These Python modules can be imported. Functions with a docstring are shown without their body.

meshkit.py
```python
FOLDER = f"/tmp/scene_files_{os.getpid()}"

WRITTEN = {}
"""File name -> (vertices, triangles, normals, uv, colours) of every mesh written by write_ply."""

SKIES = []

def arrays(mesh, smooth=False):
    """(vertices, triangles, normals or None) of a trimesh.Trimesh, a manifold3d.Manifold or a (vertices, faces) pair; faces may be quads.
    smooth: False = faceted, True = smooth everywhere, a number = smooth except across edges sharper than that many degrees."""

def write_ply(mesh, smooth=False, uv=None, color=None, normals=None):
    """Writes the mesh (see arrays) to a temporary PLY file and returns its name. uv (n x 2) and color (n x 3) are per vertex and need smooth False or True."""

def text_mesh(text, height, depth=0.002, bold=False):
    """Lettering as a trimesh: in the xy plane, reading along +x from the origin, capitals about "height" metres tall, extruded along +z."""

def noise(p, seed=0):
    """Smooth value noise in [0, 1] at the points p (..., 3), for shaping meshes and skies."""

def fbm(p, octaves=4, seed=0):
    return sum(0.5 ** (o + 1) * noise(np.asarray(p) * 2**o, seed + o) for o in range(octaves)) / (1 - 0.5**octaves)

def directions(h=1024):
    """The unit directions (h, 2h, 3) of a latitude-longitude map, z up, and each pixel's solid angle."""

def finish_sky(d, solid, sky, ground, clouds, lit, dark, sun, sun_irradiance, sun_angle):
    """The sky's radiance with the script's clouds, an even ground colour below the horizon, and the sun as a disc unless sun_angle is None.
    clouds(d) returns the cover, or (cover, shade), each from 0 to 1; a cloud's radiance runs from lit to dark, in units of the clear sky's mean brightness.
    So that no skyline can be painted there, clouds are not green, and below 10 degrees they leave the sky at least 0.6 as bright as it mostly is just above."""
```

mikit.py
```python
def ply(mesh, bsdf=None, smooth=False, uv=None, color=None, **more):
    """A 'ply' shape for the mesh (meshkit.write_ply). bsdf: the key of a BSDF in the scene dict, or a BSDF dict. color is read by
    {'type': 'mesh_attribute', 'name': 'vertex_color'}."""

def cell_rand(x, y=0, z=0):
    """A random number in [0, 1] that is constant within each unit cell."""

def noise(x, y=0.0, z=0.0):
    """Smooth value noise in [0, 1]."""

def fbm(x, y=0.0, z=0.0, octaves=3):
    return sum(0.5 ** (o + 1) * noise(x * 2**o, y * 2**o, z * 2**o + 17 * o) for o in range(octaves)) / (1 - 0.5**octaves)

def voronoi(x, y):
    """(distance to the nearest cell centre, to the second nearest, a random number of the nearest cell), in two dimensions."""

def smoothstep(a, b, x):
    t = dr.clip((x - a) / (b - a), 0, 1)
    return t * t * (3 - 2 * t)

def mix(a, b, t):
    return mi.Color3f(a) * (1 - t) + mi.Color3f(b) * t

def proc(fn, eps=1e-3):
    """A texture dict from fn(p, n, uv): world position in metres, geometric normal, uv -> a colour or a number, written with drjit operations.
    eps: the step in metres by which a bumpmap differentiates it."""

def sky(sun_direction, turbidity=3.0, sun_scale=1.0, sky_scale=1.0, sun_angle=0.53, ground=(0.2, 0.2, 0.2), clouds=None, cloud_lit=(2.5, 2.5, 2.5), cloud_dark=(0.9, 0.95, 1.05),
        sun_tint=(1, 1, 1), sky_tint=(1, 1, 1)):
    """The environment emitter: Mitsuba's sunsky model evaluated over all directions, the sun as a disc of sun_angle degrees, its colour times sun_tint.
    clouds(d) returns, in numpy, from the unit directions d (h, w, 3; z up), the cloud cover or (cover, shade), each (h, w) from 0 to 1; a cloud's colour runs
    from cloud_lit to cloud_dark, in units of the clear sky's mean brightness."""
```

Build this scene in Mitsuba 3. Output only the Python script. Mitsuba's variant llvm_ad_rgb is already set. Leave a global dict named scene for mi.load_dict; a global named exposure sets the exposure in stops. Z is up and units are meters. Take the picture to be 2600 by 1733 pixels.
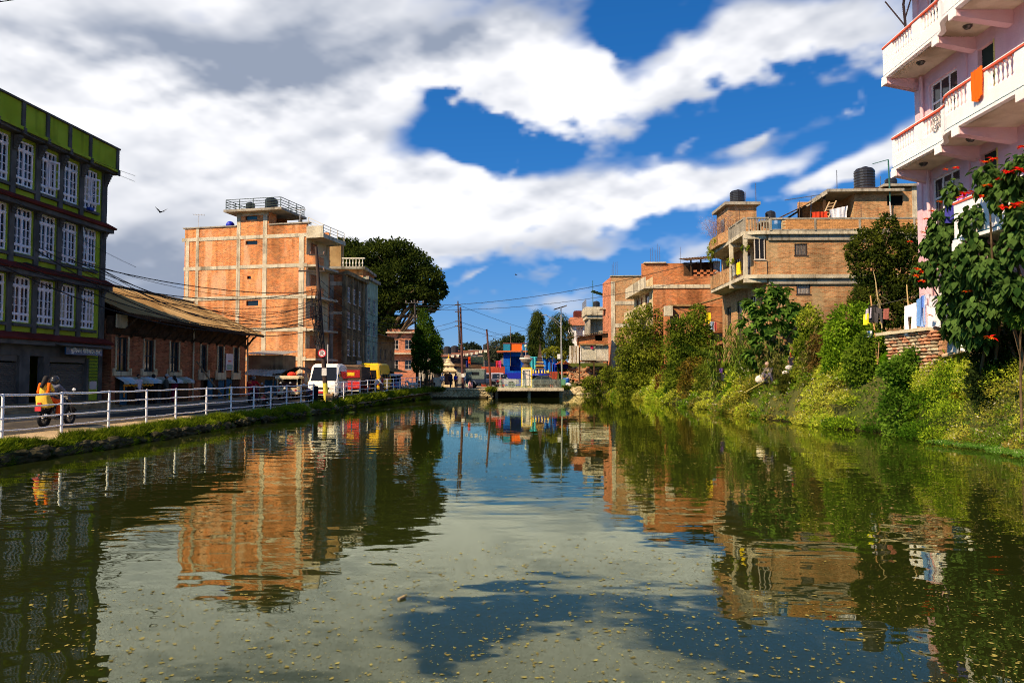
import math, random
import numpy as np, trimesh, mitsuba as mi, drjit as dr, mikit, meshkit
import manifold3d as m3
from shapely.geometry import Polygon, box as sbox
from shapely.ops import unary_union
from mikit import proc, noise, fbm, smoothstep, mix, cell_rand
T = mi.ScalarTransform4f
PI = math.pi
random.seed(7)
R = np.random.default_rng(7)
scene, labels = {}, {}

# ---------------------------------------------------------------- camera, light, exposure
exposure = 2.3
EYE, PITCH, FPX = (0.0, 0.0, 2.15), math.atan(90.5 / 1950), 1950.0
scene['camera'] = {'type': 'perspective', 'fov': 2 * math.degrees(math.atan(1300 / FPX)), 'fov_axis': 'x', 'near_clip': 0.1, 'far_clip': 9000.0,
                   'to_world': T().look_at(origin=list(EYE), target=[0, math.cos(PITCH), EYE[2] + math.sin(PITCH)], up=[0, 0, 1])}
SUN = (-0.60, -0.52, 0.66)


def clouds(d):
    az = np.degrees(np.arctan2(d[..., 0], d[..., 1]))
    el = np.degrees(np.arcsin(np.clip(d[..., 2], -1, 1)))
    n2 = meshkit.fbm(d * np.array([9.0, 9.0, 13.0]) + 5.3, 5, 11) - 0.5
    n3 = meshkit.fbm(d * np.array([30.0, 30.0, 48.0]) + 1.7, 4, 23) - 0.5
    n4 = meshkit.fbm(np.stack([az * 0.16 + el * 0.10, el * 0.75 - az * 0.22, az * 0], -1), 4, 37) - 0.5     # drawn out by the wind
    wa = az + 4.5 * n2 + 2.2 * n3
    we = el + 3.2 * (meshkit.fbm(d * 10.0 + 40, 4, 31) - 0.5) + 2.0 * n3

    def g(a, e, ra, re, rot=0.0):
        c, s = math.cos(math.radians(rot)), math.sin(math.radians(rot))
        x, y = (wa - a) * c + (we - e) * s, -(wa - a) * s + (we - e) * c
        return np.exp(-(x / ra) ** 2 - (y / re) ** 2)

    f = 1.2 / (1 + np.exp((wa + 9.0 + 0.12 * (we - 14)) / 1.3)) * np.clip(0.55 + 0.5 / (1 + np.exp(-(we - 8) / 1.2)), 0, 1)
    for a, e, ra, re, rot, w in CLOUDS:
        f = f + w * g(a, e, ra, re, rot)
    behind = np.clip((np.abs(az) - 42) / 20, 0, 1)
    high = np.clip((el - 31) / 10, 0, 1) * (1 - behind)
    f = f * (1 - behind) * (1 - high) + (behind + high * (1 - behind)) * (0.22 + 1.3 * n2)
    f = f + 0.40 * n2 + 0.95 * n3 + 0.70 * n4
    cover = np.clip((f - 0.12) / 0.80, 0, 1)
    cover = cover * cover * (3 - 2 * cover)
    cover = cover * np.clip((el + 1) / 3.0, 0, 1) ** 0.5
    # thick parts and undersides grey, edges and tops lit
    shade = 0.24 + 0.95 * n2 + 0.85 * n3 + 0.55 * n4
    for a, e, ra, re, rot, w in SHADES:
        shade = shade + w * g(a, e, ra, re, rot)
    veil = 0.42 * np.exp(-np.clip(el, 0, 90) / 4.5)                       # dust haze low over the town
    shade = np.where(veil > cover, 0.45 + 0 * shade, shade)
    return np.maximum(cover * 0.985, veil), np.clip(shade + behind * 0.15, 0, 1)


# azimuth, elevation, widths (degrees), tilt, weight
CLOUDS = [(-7.3, 24.5, 9.58, 4.37, 5, 0.9), (-4.4, 21.9, 6.73, 2.35, 12, 0.7), (5.3, 20.5, 4.82, 2.58, 10, 1.5), (0.9, 21.5, 3.53, 2.06, 0, 0.8), (-0.9, 19.7, 1.76, 1.32, 0, 0.45), (13.6, 21.7, 5.35, 1.37, 36, 1.15), (17.9, 23.3, 4.64, 1.54, 20, 1.0), (22.8, 23.2, 6.77, 1.63, 8, 1.0), (27.8, 21.5, 2.94, 1.56, 0, 0.5), (16.0, 20.7, 1.94, 0.62, 30, 0.45), (20.5, 22.1, 3.46, 0.83, 25, 0.35), (-5.0, 11.5, 9.65, 2.49, 0, 1.3), (-10.2, 12.4, 7.18, 2.6, 0, 0.8), (0.9, 12.5, 7.64, 1.7, 8, 1.1), (7.6, 12.8, 5.51, 1.31, 10, 1.15), (11.3, 13.5, 3.71, 1.15, 0, 0.95), (-3.5, 14.8, 2.05, 1.47, 0, 0.6), (-5.3, 14.0, 2.34, 1.76, 0, 0.5), (16.8, 14.5, 3.03, 0.84, 25, 0.9), (20.0, 14.9, 2.95, 0.72, 25, 0.75), (24.8, 14.7, 4.83, 1.12, 24, 0.95), (22.8, 13.5, 3.9, 0.81, 10, 0.6), (27.8, 15.6, 2.94, 1.04, 25, 0.6), (18.0, 16.9, 2.05, 0.5, 28, 0.75), (19.1, 17.5, 0.81, 0.33, 45, 0.5), (13.6, 16.4, 1.13, 0.29, 25, 0.5), (24.1, 19.2, 0.41, 1.13, -5, 0.55), (24.5, 18.5, 0.26, 0.54, 0, 0.3), (-0.4, 16.1, 0.53, 1.06, 10, 0.75), (0.0, 17.6, 0.35, 0.59, 0, 0.3), (-4.7, 8.3, 1.17, 0.41, 5, 0.5), (-1.8, 7.6, 1.06, 0.29, 5, 0.4), (7.0, 9.2, 4.07, 0.7, 10, 0.42), (13.3, 9.0, 3.39, 0.74, 10, 0.5), (4.4, 5.2, 2.63, 1.17, 15, 0.45), (-6.1, 19.9, 1.28, 0.7, 10, -1.0), (-3.5, 17.8, 2.93, 2.2, 10, -1.25), (0.9, 17.0, 4.41, 1.62, 0, -0.8), (9.0, 24.4, 2.02, 2.03, -40, -0.9), (8.2, 23.0, 1.16, 1.45, 0, -0.5), (16.6, 18.4, 5.52, 1.69, 20, -0.3)]
SHADES = [(-18.7, 21.2, 7.86, 2.09, -3, 0.68), (-11.6, 23.3, 9.41, 2.3, 6, 0.55), (-3.5, 25.4, 8.8, 1.47, 5, 0.4), (-26.4, 22.4, 7.48, 2.11, 0, 0.35), (-25.0, 8.4, 6.6, 2.93, -8, 0.55), (-26.4, 5.2, 6.48, 1.84, 0, 0.6), (-31.2, 21.5, 5.81, 1.51, 0, 0.2), (-13.0, 17.4, 5.66, 0.86, 8, 0.2), (-4.4, 17.8, 8.78, 1.76, 0, -0.1), (-26.4, 16.8, 8.22, 1.84, 8, -0.45), (-8.7, 20.7, 10.11, 1.16, 14, -0.25), (5.3, 20.8, 4.38, 2.34, 10, -0.5), (-4.4, 11.5, 10.24, 1.76, 0, -0.35), (11.6, 21.6, 4.28, 1.15, 30, -0.2), (7.3, 12.3, 4.65, 0.87, 5, -0.25), (23.6, 22.6, 6.71, 1.62, 8, 0.15), (-1.5, 9.8, 8.82, 0.65, 0, 0.18), (-17.1, 14.7, 6.87, 0.84, 10, 0.12)]
scene['sky'] = mikit.sky(SUN, turbidity=4.2, clouds=clouds, cloud_lit=(4.5, 4.5, 4.6), cloud_dark=(1.35, 1.58, 2.05),
                         sun_tint=(1.08, 1.0, 0.90), sky_tint=(0.085, 0.40, 0.74))


# ---------------------------------------------------------------- helpers
def P(px, py, Y):
    """Where the line of sight through a point of the 2600 x 1733 photograph reaches the distance Y: used to measure the place."""
    u, w = (px - 1300) / FPX, (866.5 - py) / FPX
    c, s = math.cos(PITCH), math.sin(PITCH)
    dy, dz = c - w * s, s + w * c
    return np.array([u / dy * Y, Y, EYE[2] + dz / dy * Y])


class Fr:
    """A local frame: a to the right along a facade seen from outside, b out of it, z up. n: the outward direction."""
    def __init__(s, o, n=(0, -1), k=1.0):
        s.k = k
        n = np.array([n[0], n[1], 0.0]) / math.hypot(*n[:2])
        s.o, s.B, s.A, s.Z = np.array([o[0], o[1], o[2] if len(o) > 2 else 0.0], float), n, np.array([-n[1], n[0], 0.0]), np.array([0, 0, 1.0])
        s.flip = True

    def __call__(s, v):
        v = v * s.k
        return s.o + v[:, :1] * s.A + v[:, 1:2] * s.B + v[:, 2:3] * s.Z


class Yaw:
    """A frame for things that face along local x: turned by yaw, scaled, at o."""
    def __init__(s, o, yaw=0.0, k=1.0, roll=0.0):
        c, n = math.cos(yaw), math.sin(yaw)
        cr, sr = math.cos(roll), math.sin(roll)
        s.o, s.M, s.flip = np.array(o, float), np.array([[c, -n, 0], [n, c, 0], [0, 0, 1.0]]) @ np.array([[1, 0, 0], [0, cr, -sr], [0, sr, cr]]) * k, False

    def __call__(s, v):
        return s.o + v @ s.M.T


def ring(n, r0, r1=None):
    a = np.arange(n) * 2 * PI / n
    return np.stack([np.cos(a) * r0, np.sin(a) * (r0 if r1 is None else r1)], 1)


BOXF = np.array([[0, 2, 1], [0, 3, 2], [4, 5, 6], [4, 6, 7], [0, 1, 5], [0, 5, 4], [1, 2, 6], [1, 6, 5], [2, 3, 7], [2, 7, 6], [3, 0, 4], [3, 4, 7]])
ICO = {k: (lambda m: (np.array(m.vertices), np.array(m.faces)))(trimesh.creation.icosphere(k)) for k in (0, 1, 2, 3)}


class MB:
    def __init__(s, fr=None, col=(0.5, 0.5, 0.5)):
        s.v, s.f, s.c, s.n, s.fr, s.col = [], [], [], 0, fr, col

    def add(s, v, f, c=None):
        v, f = np.asarray(v, float).reshape(-1, 3), np.asarray(f, int)
        if s.fr is not None:
            v = s.fr(v)
            if s.fr.flip:
                f = f[:, ::-1]
        s.v.append(v)
        s.f.append(f + s.n)
        s.c.append(np.broadcast_to(np.asarray(s.col if c is None else c, float), (len(v), 3)))
        s.n += len(v)
        return s

    def box(s, a0, b0, z0, a1, b1, z1, c=None, taper=0.0):
        x0, x1, y0, y1, w0, w1 = min(a0, a1), max(a0, a1), min(b0, b1), max(b0, b1), min(z0, z1), max(z0, z1)
        t = taper
        v = [[x0, y0, w0], [x1, y0, w0], [x1, y1, w0], [x0, y1, w0], [x0 + t, y0 + t, w1], [x1 - t, y0 + t, w1], [x1 - t, y1 - t, w1], [x0 + t, y1 - t, w1]]
        return s.add(v, BOXF, c)

    def hexa(s, v, c=None):
        """Eight corners: four below, four above, both counterclockwise from above."""
        return s.add(v, BOXF, c)

    def bar(s, p, q, w, h=None, c=None):
        """A square bar between two points."""
        p, q = np.array(p, float), np.array(q, float)
        d = (q - p) / np.linalg.norm(q - p)
        a = np.cross(d, [0, 0, 1.0] if abs(d[2]) < 0.95 else [1.0, 0, 0])
        a /= np.linalg.norm(a)
        b = np.cross(a, d)
        a, b = a * w / 2, b * (h or w) / 2
        return s.add([p - a - b, p + a - b, p + a + b, p - a + b, q - a - b, q + a - b, q + a + b, q - a + b], BOXF, c)

    def tube(s, pts, r, n=6, c=None, caps=True):
        p = np.asarray(pts, float)
        r = np.broadcast_to(np.asarray(r, float), (len(p),))
        t = np.gradient(p, axis=0)
        t /= np.linalg.norm(t, axis=1, keepdims=True) + 1e-12
        ref = np.array([0, 0, 1.0]) if abs(t[:, 2]).mean() < 0.9 else np.array([1.0, 0, 0])
        a = np.cross(t, ref)
        a /= np.linalg.norm(a, axis=1, keepdims=True) + 1e-12
        b = np.cross(t, a)
        g = ring(n, 1.0)
        v = p[:, None] + r[:, None, None] * (g[None, :, :1] * a[:, None] + g[None, :, 1:] * b[:, None])
        i, j = np.meshgrid(np.arange(len(p) - 1), np.arange(n), indexing='ij')
        q = np.stack([i * n + j, i * n + (j + 1) % n, (i + 1) * n + (j + 1) % n, (i + 1) * n + j], -1).reshape(-1, 4)
        f = np.vstack([q[:, [0, 2, 1]], q[:, [0, 3, 2]]])
        v = v.reshape(-1, 3)
        if caps:
            k = len(v)
            v = np.vstack([v, p[:1], p[-1:]])
            j = np.arange(n)
            e = (len(p) - 1) * n
            f = np.vstack([f, np.stack([j, (j + 1) % n, j * 0 + k], 1), np.stack([e + (j + 1) % n, e + j, j * 0 + k + 1], 1)])
        return s.add(v, f, c)

    def cyl(s, p, q, r, r1=None, n=10, c=None):
        return s.tube([p, q], [r, r if r1 is None else r1], n, c)

    def lathe(s, o, prof, n=12, c=None):
        prof = np.asarray(prof, float)
        g = ring(n, 1.0)
        v = np.concatenate([np.stack([g[:, 0] * r, g[:, 1] * r, np.full(n, z)], 1) for r, z in prof]) + np.asarray(o, float)
        i, j = np.meshgrid(np.arange(len(prof) - 1), np.arange(n), indexing='ij')
        q = np.stack([i * n + j, i * n + (j + 1) % n, (i + 1) * n + (j + 1) % n, (i + 1) * n + j], -1).reshape(-1, 4)
        return s.add(v, np.vstack([q[:, [0, 1, 2]], q[:, [0, 2, 3]]]), c)

    def ell(s, o, r, k=1, c=None, rough=0.0, seed=0):
        v, f = ICO[k]
        v = v.copy()
        if rough:
            v = v * (1 + rough * (np.random.default_rng(seed).random((len(v), 1)) - 0.5) * 2)
        return s.add(v * np.asarray(r, float) + np.asarray(o, float), f, c)

    def ext(s, poly, b0, b1, c=None):
        """A polygon of (a, z), with holes, from b0 to b1."""
        m = trimesh.creation.extrude_polygon(poly, abs(b1 - b0), engine='earcut')
        v = np.array(m.vertices)
        return s.add(np.stack([v[:, 0], min(b0, b1) + v[:, 2], v[:, 1]], 1), np.array(m.faces)[:, ::-1], c)

    def extz(s, poly, z0, z1, c=None):
        m = trimesh.creation.extrude_polygon(poly, z1 - z0, engine='earcut')
        return s.add(np.array(m.vertices) + [0, 0, z0], np.array(m.faces), c)

    def mesh(s, m, c=None):
        if hasattr(m, 'to_mesh'):
            k = m.to_mesh()
            return s.add(np.array(k.vert_properties[:, :3], float), np.array(k.tri_verts), c)
        return s.add(np.array(m.vertices), np.array(m.faces), c)

    def corr(s, p00, p10, p01, p11, waves, amp=0.02, th=0.012, c=None):
        """A corrugated sheet: waves across the first direction; p00->p10 is across the ribs."""
        p00, p10, p01, p11 = (np.asarray(x, float) for x in (p00, p10, p01, p11))
        m = waves * 4 + 1
        u = np.linspace(0, 1, m)[:, None]
        nrm = np.cross(p10 - p00, p01 - p00)
        nrm /= np.linalg.norm(nrm)
        off = amp * np.sin(u * waves * 2 * PI)
        a, b = p00 + (p10 - p00) * u + off * nrm, p01 + (p11 - p01) * u + off * nrm
        v = np.vstack([a, b, a - th * nrm, b - th * nrm])
        i = np.arange(m - 1)
        q = np.vstack([np.stack([i, i + 1, i + 1 + m, i + m], 1), np.stack([i + 2 * m, i + 3 * m, i + 1 + 3 * m, i + 1 + 2 * m], 1)])
        return s.add(v, np.vstack([q[:, :3], q[:, [0, 2, 3]]]), c)


VC = {'matte', 'gloss', 'leaf', 'cloth', 'metal', 'fleck'}
taken = set()


def numbered(base):
    k, i = base, 0
    while k in taken:
        i += 1
        k = f'{base}_{i:03d}'
    taken.add(k)
    return k


def note(key, label=None, cat=None, group=None, kind=None):
    d = labels.setdefault(key, {})
    for n, x in (('label', label), ('category', cat), ('group', group), ('kind', kind)):
        if x:
            d[n] = x
    if not d:
        del labels[key]


def thing(name, label, cat, group=None):
    k = numbered(name)
    note(k, label, cat, group)
    return k


def obj(name, mb, mat, parent=None, label=None, cat=None, group=None, kind=None, smooth=False):
    k = numbered(name if parent is None else f'{parent}__{name}')
    v, f, c = np.vstack(mb.v), np.vstack(mb.f), np.vstack(mb.c)
    if mat in VC:
        if np.abs(c[f[:, 0]] - c[f[:, 1]]).max() + np.abs(c[f[:, 0]] - c[f[:, 2]]).max() > 1e-6:      # one colour for each face
            c, v, f = np.repeat(c[f[:, 0]], 3, 0), v[f].reshape(-1, 3), np.arange(f.size).reshape(-1, 3)
        c = np.clip(c, 0, 1)                                                                          # red, green and blue packed into the two uv numbers
        scene[k] = mikit.ply(trimesh.Trimesh(v, f, process=False), mat, smooth=bool(smooth), uv=np.stack([np.round(c[:, 0] * 1000) + 0.05 + 0.9 * c[:, 1], c[:, 2]], 1))
    elif mat in TAB['plain'][1] or mat in TAB['brick'][1]:
        kind_ = 'plain' if mat in TAB['plain'][1] else 'brick'
        scene[k] = mikit.ply(trimesh.Trimesh(v, f, process=False), kind_, smooth=bool(smooth), uv=np.tile([TAB[kind_][1][mat] + 0.5, 0.0], (len(v), 1)))
    else:
        scene[k] = mikit.ply(trimesh.Trimesh(v, f, process=False), mat, smooth=smooth)
    note(k, label, cat, group, kind)
    return k


def rects(outer, holes):
    p = sbox(*outer)
    return p.difference(unary_union([sbox(*h) for h in holes])) if holes else p


# ---------------------------------------------------------------- materials
def two(d):
    return {'type': 'twosided', 'bsdf': d}


def dif(fn):
    return two({'type': 'diffuse', 'reflectance': proc(fn)})


def rgb(*c):
    return {'type': 'rgb', 'value': list(c)}




def own_colour(p, n, uv):
    r = dr.floor(uv.x)
    return mi.Color3f(r * 0.001, dr.clip((uv.x - r - 0.05) / 0.9, 0, 1), uv.y)


VCOL = proc(own_colour)
scene['matte'] = two({'type': 'principled', 'base_color': VCOL, 'roughness': 0.75, 'specular': 0.3})
scene['gloss'] = two({'type': 'principled', 'base_color': VCOL, 'roughness': 0.28, 'specular': 0.5, 'clearcoat': 0.5, 'clearcoat_gloss': 0.9})
scene['cloth'] = two({'type': 'principled', 'base_color': VCOL, 'roughness': 0.9, 'specular': 0.1, 'sheen': 0.4})
scene['metal'] = two({'type': 'principled', 'base_color': VCOL, 'roughness': 0.4, 'metallic': 0.7})
scene['leaf'] = {'type': 'principledthin', 'base_color': VCOL, 'roughness': 0.42, 'diff_trans': 0.7, 'eta': 1.35, 'spec_trans': 0.0}
scene['fleck'] = two({'type': 'diffuse', 'reflectance': VCOL})
scene['pane'] = two({'type': 'principled', 'base_color': rgb(0.012, 0.014, 0.017), 'roughness': 0.08, 'specular': 0.5})
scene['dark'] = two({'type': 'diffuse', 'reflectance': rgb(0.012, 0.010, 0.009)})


def along(p, n):
    return p.x * (-n.y) + p.y * n.x


# Wall materials: one texture for all plaster, paint, wood, tin and stone and one for all bricks; each mesh says by its uv which row of the table is its own.
TAB = {'plain': ([], {}), 'brick': ([], {})}


def row(kind, name, *v):
    t, ids = TAB[kind]
    ids[name] = len(t)
    t.append([x for q in v for x in (q if isinstance(q, tuple) else (q,))])


def brick(name, c1, c2, mortar, mstr=0.8, stain=0.5, pale=0.0, low=(1.0, 1.0, 1.0)):
    row('brick', name, c1, c2, mortar, mstr, stain, pale, low)


def plain(name, c1, c2, s=1.0, streak=0.35, dirt=(0.10, 0.085, 0.06), amt=0.5):
    row('plain', name, c1, c2, dirt, s, streak, amt)


def look_up(kind, uv):
    t = np.array(TAB[kind][0], float)
    i = mi.UInt32(dr.clip(uv.x, 0, len(t) - 0.01))
    f = [dr.gather(mi.Float, mi.Float(t[:, k].copy()), i) for k in range(t.shape[1])]
    return f, lambda k: mi.Color3f(f[k], f[k + 1], f[k + 2])


def brick_fn(p, n, uv):
    """Courses of bricks, each with a tone of its own, mortar between, damp stains and lime washed down."""
    f, c = look_up('brick', uv)
    mstr, stain, pale = f[9:12]
    bl, bh = 0.235, 0.078
    u, z = along(p, n), p.z
    rw = dr.floor(z / bh)
    x = u / bl + 0.5 * (rw - 2 * dr.floor(rw / 2)) + 0.13 * noise(z * 3, u * 0.5)
    col = dr.floor(x)
    t = cell_rand(col, rw, 3)
    fx, fz = x - col, z / bh - rw
    m = dr.maximum(1 - smoothstep(0.03, 0.09, dr.minimum(fx, 1 - fx)), 1 - smoothstep(0.10, 0.26, dr.minimum(fz, 1 - fz)))
    big = fbm(u * 0.45, z * 0.33, 7.0, 4)
    base = mix(c(0), c(3), smoothstep(0.1, 0.9, 0.55 * t + 0.45 * noise(u * 1.3, z * 2.1, 2.0)))
    base = base * (0.62 + 0.7 * cell_rand(col, rw, 9))
    base = base * mix(c(12), (1.0, 1.0, 1.0), smoothstep(5.0, 12.0, z + 3 * big))
    base = mix(base, c(6), m * mstr * (0.6 + 0.4 * noise(u * 3, z * 3)))
    base = base * (1 - stain * smoothstep(0.5, 0.78, big))
    streak = noise(u * 3.1, z * 0.22, 5.0)
    base = base * (1 - 0.55 * stain * smoothstep(0.62, 0.85, streak))
    wash = smoothstep(0.60, 0.80, fbm(u * 1.5 + 9, z * 0.30, 3.0, 3))
    return mix(base, c(6), wash * pale)


def plain_fn(p, n, uv):
    """Two tones, rain streaks and grime."""
    f, c = look_up('plain', uv)
    s, streak, amt = f[9:12]
    u, z = along(p, n) + p.x * 0.02, p.z
    base = mix(c(0), c(3), smoothstep(0.3, 0.7, fbm(p.x * 1.7 * s, p.y * 1.7 * s, z * 1.7 * s, 3)))
    st = smoothstep(0.52, 0.80, fbm(u * 4.5 * s, z * 0.45 * s, 4.0, 3)) * streak
    g = smoothstep(0.52, 0.80, fbm(p.x * 0.6 * s + 5, p.y * 0.6 * s, z * 0.7 * s, 3)) * amt
    return mix(base, c(6), dr.clip(st + g, 0, 0.9)) * (0.94 + 0.12 * noise(p.x * 40, p.y * 40, z * 40))


scene['brick'], scene['plain'] = dif(brick_fn), dif(plain_fn)
brick('brick_orange', (0.60, 0.165, 0.035), (0.68, 0.26, 0.075), (0.70, 0.48, 0.30), 0.7, stain=0.38, pale=0.5, low=(1.0, 1.18, 1.6))
brick('brick_dark', (0.30, 0.085, 0.04), (0.40, 0.14, 0.06), (0.36, 0.25, 0.14), 0.45, stain=0.5, pale=0.15)
brick('brick_brown', (0.40, 0.15, 0.055), (0.50, 0.27, 0.12), (0.46, 0.38, 0.22), 0.85, stain=0.42, pale=0.4)
brick('brick_pink', (0.55, 0.20, 0.11), (0.60, 0.25, 0.14), (0.55, 0.30, 0.19), 0.35, stain=0.25)
brick('brick_rust', (0.44, 0.13, 0.045), (0.52, 0.20, 0.07), (0.45, 0.31, 0.18), 0.55, stain=0.5, pale=0.2)
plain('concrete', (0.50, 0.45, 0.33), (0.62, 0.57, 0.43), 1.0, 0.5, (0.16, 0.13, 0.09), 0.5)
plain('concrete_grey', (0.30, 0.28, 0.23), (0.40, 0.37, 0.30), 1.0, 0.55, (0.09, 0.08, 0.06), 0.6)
plain('green_paint', (0.33, 0.42, 0.030), (0.39, 0.48, 0.045), 0.7, 0.30, (0.12, 0.13, 0.02), 0.3)
plain('slate_paint', (0.095, 0.090, 0.080), (0.14, 0.132, 0.118), 1.0, 0.3, (0.04, 0.04, 0.04), 0.4)
plain('pink_paint', (0.70, 0.46, 0.51), (0.76, 0.53, 0.58), 0.6, 0.12, (0.45, 0.22, 0.25), 0.25)
plain('white_paint', (0.86, 0.84, 0.85), (0.90, 0.885, 0.89), 0.6, 0.10, (0.55, 0.50, 0.44), 0.2)
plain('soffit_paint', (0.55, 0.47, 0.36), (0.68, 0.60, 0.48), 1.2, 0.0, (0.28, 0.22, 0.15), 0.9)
plain('cream_plaster', (0.58, 0.47, 0.27), (0.66, 0.56, 0.36), 1.0, 0.5, (0.20, 0.14, 0.07), 0.6)
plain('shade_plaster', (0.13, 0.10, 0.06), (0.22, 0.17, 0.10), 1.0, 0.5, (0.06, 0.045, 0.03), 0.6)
plain('brown_plaster', (0.23, 0.17, 0.09), (0.33, 0.25, 0.14), 1.0, 0.5, (0.08, 0.06, 0.04), 0.6)
plain('blue_paint', (0.008, 0.07, 0.45), (0.012, 0.14, 0.55), 0.8, 0.3, (0.005, 0.03, 0.20), 0.5)
plain('pale_green_paint', (0.30, 0.42, 0.30), (0.38, 0.50, 0.38), 1.0, 0.4, (0.12, 0.13, 0.09), 0.5)
plain('red_roof', (0.12, 0.028, 0.022), (0.17, 0.038, 0.03), 1.0, 0.4, (0.07, 0.03, 0.025), 0.5)
plain('maroon_wall', (0.34, 0.06, 0.035), (0.42, 0.09, 0.05), 1.0, 0.4, (0.12, 0.04, 0.03), 0.5)
plain('old_tin', (0.32, 0.20, 0.085), (0.44, 0.30, 0.14), 0.5, 0.45, (0.16, 0.085, 0.03), 0.6)
plain('pale_tin', (0.50, 0.48, 0.40), (0.60, 0.57, 0.48), 0.8, 0.5, (0.25, 0.16, 0.09), 0.5)
plain('dark_wood', (0.060, 0.036, 0.022), (0.10, 0.06, 0.035), 2.0, 0.4, (0.03, 0.02, 0.012), 0.4)
plain('grey_wood', (0.26, 0.20, 0.13), (0.38, 0.30, 0.20), 2.0, 0.5, (0.10, 0.08, 0.05), 0.4)
plain('stone', (0.42, 0.34, 0.18), (0.62, 0.53, 0.34), 3.0, 0.2, (0.12, 0.10, 0.05), 0.5)
plain('wet_stone', (0.05, 0.045, 0.025), (0.09, 0.08, 0.045), 3.0, 0.2, (0.03, 0.035, 0.015), 0.5)
plain('bark', (0.10, 0.07, 0.04), (0.17, 0.12, 0.07), 3.0, 0.3, (0.04, 0.03, 0.02), 0.5)

# ---------------------------------------------------------------- the setting: ground, water, road
LY = [-8, 18, 24, 36, 45, 55, 65, 74, 79]
XLs = [-13.2, -12.55, -12.2, -11.95, -11.2, -10.5, -9.6, -8.5, -8.0]
XFs = [-14.4, -13.75, -13.45, -13.1, -12.3, -11.5, -10.6, -9.6, -9.1]


def XL(y):
    return np.interp(y, LY, XLs) + 0.10 * np.sin(np.asarray(y) * 1.7) + 0.07 * np.sin(np.asarray(y) * 4.1 + 1)


def XF(y):
    return np.interp(y, LY, XFs)


def XR(y):
    return np.interp(y, [-8, 21, 28, 35, 40, 57, 70, 85, 93], [14.9, 14.4, 14.4, 13.6, 13.2, 12.9, 12.4, 11.7, 12.1]) + 0.18 * np.sin(np.asarray(y) * 0.9) + 0.10 * np.sin(np.asarray(y) * 2.3)


def YF(x):
    return np.interp(x, [-9, -2.3, -1.9, 5.4, 5.8, 14], [77.6, 78.2, 86, 86, 92, 93])


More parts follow.
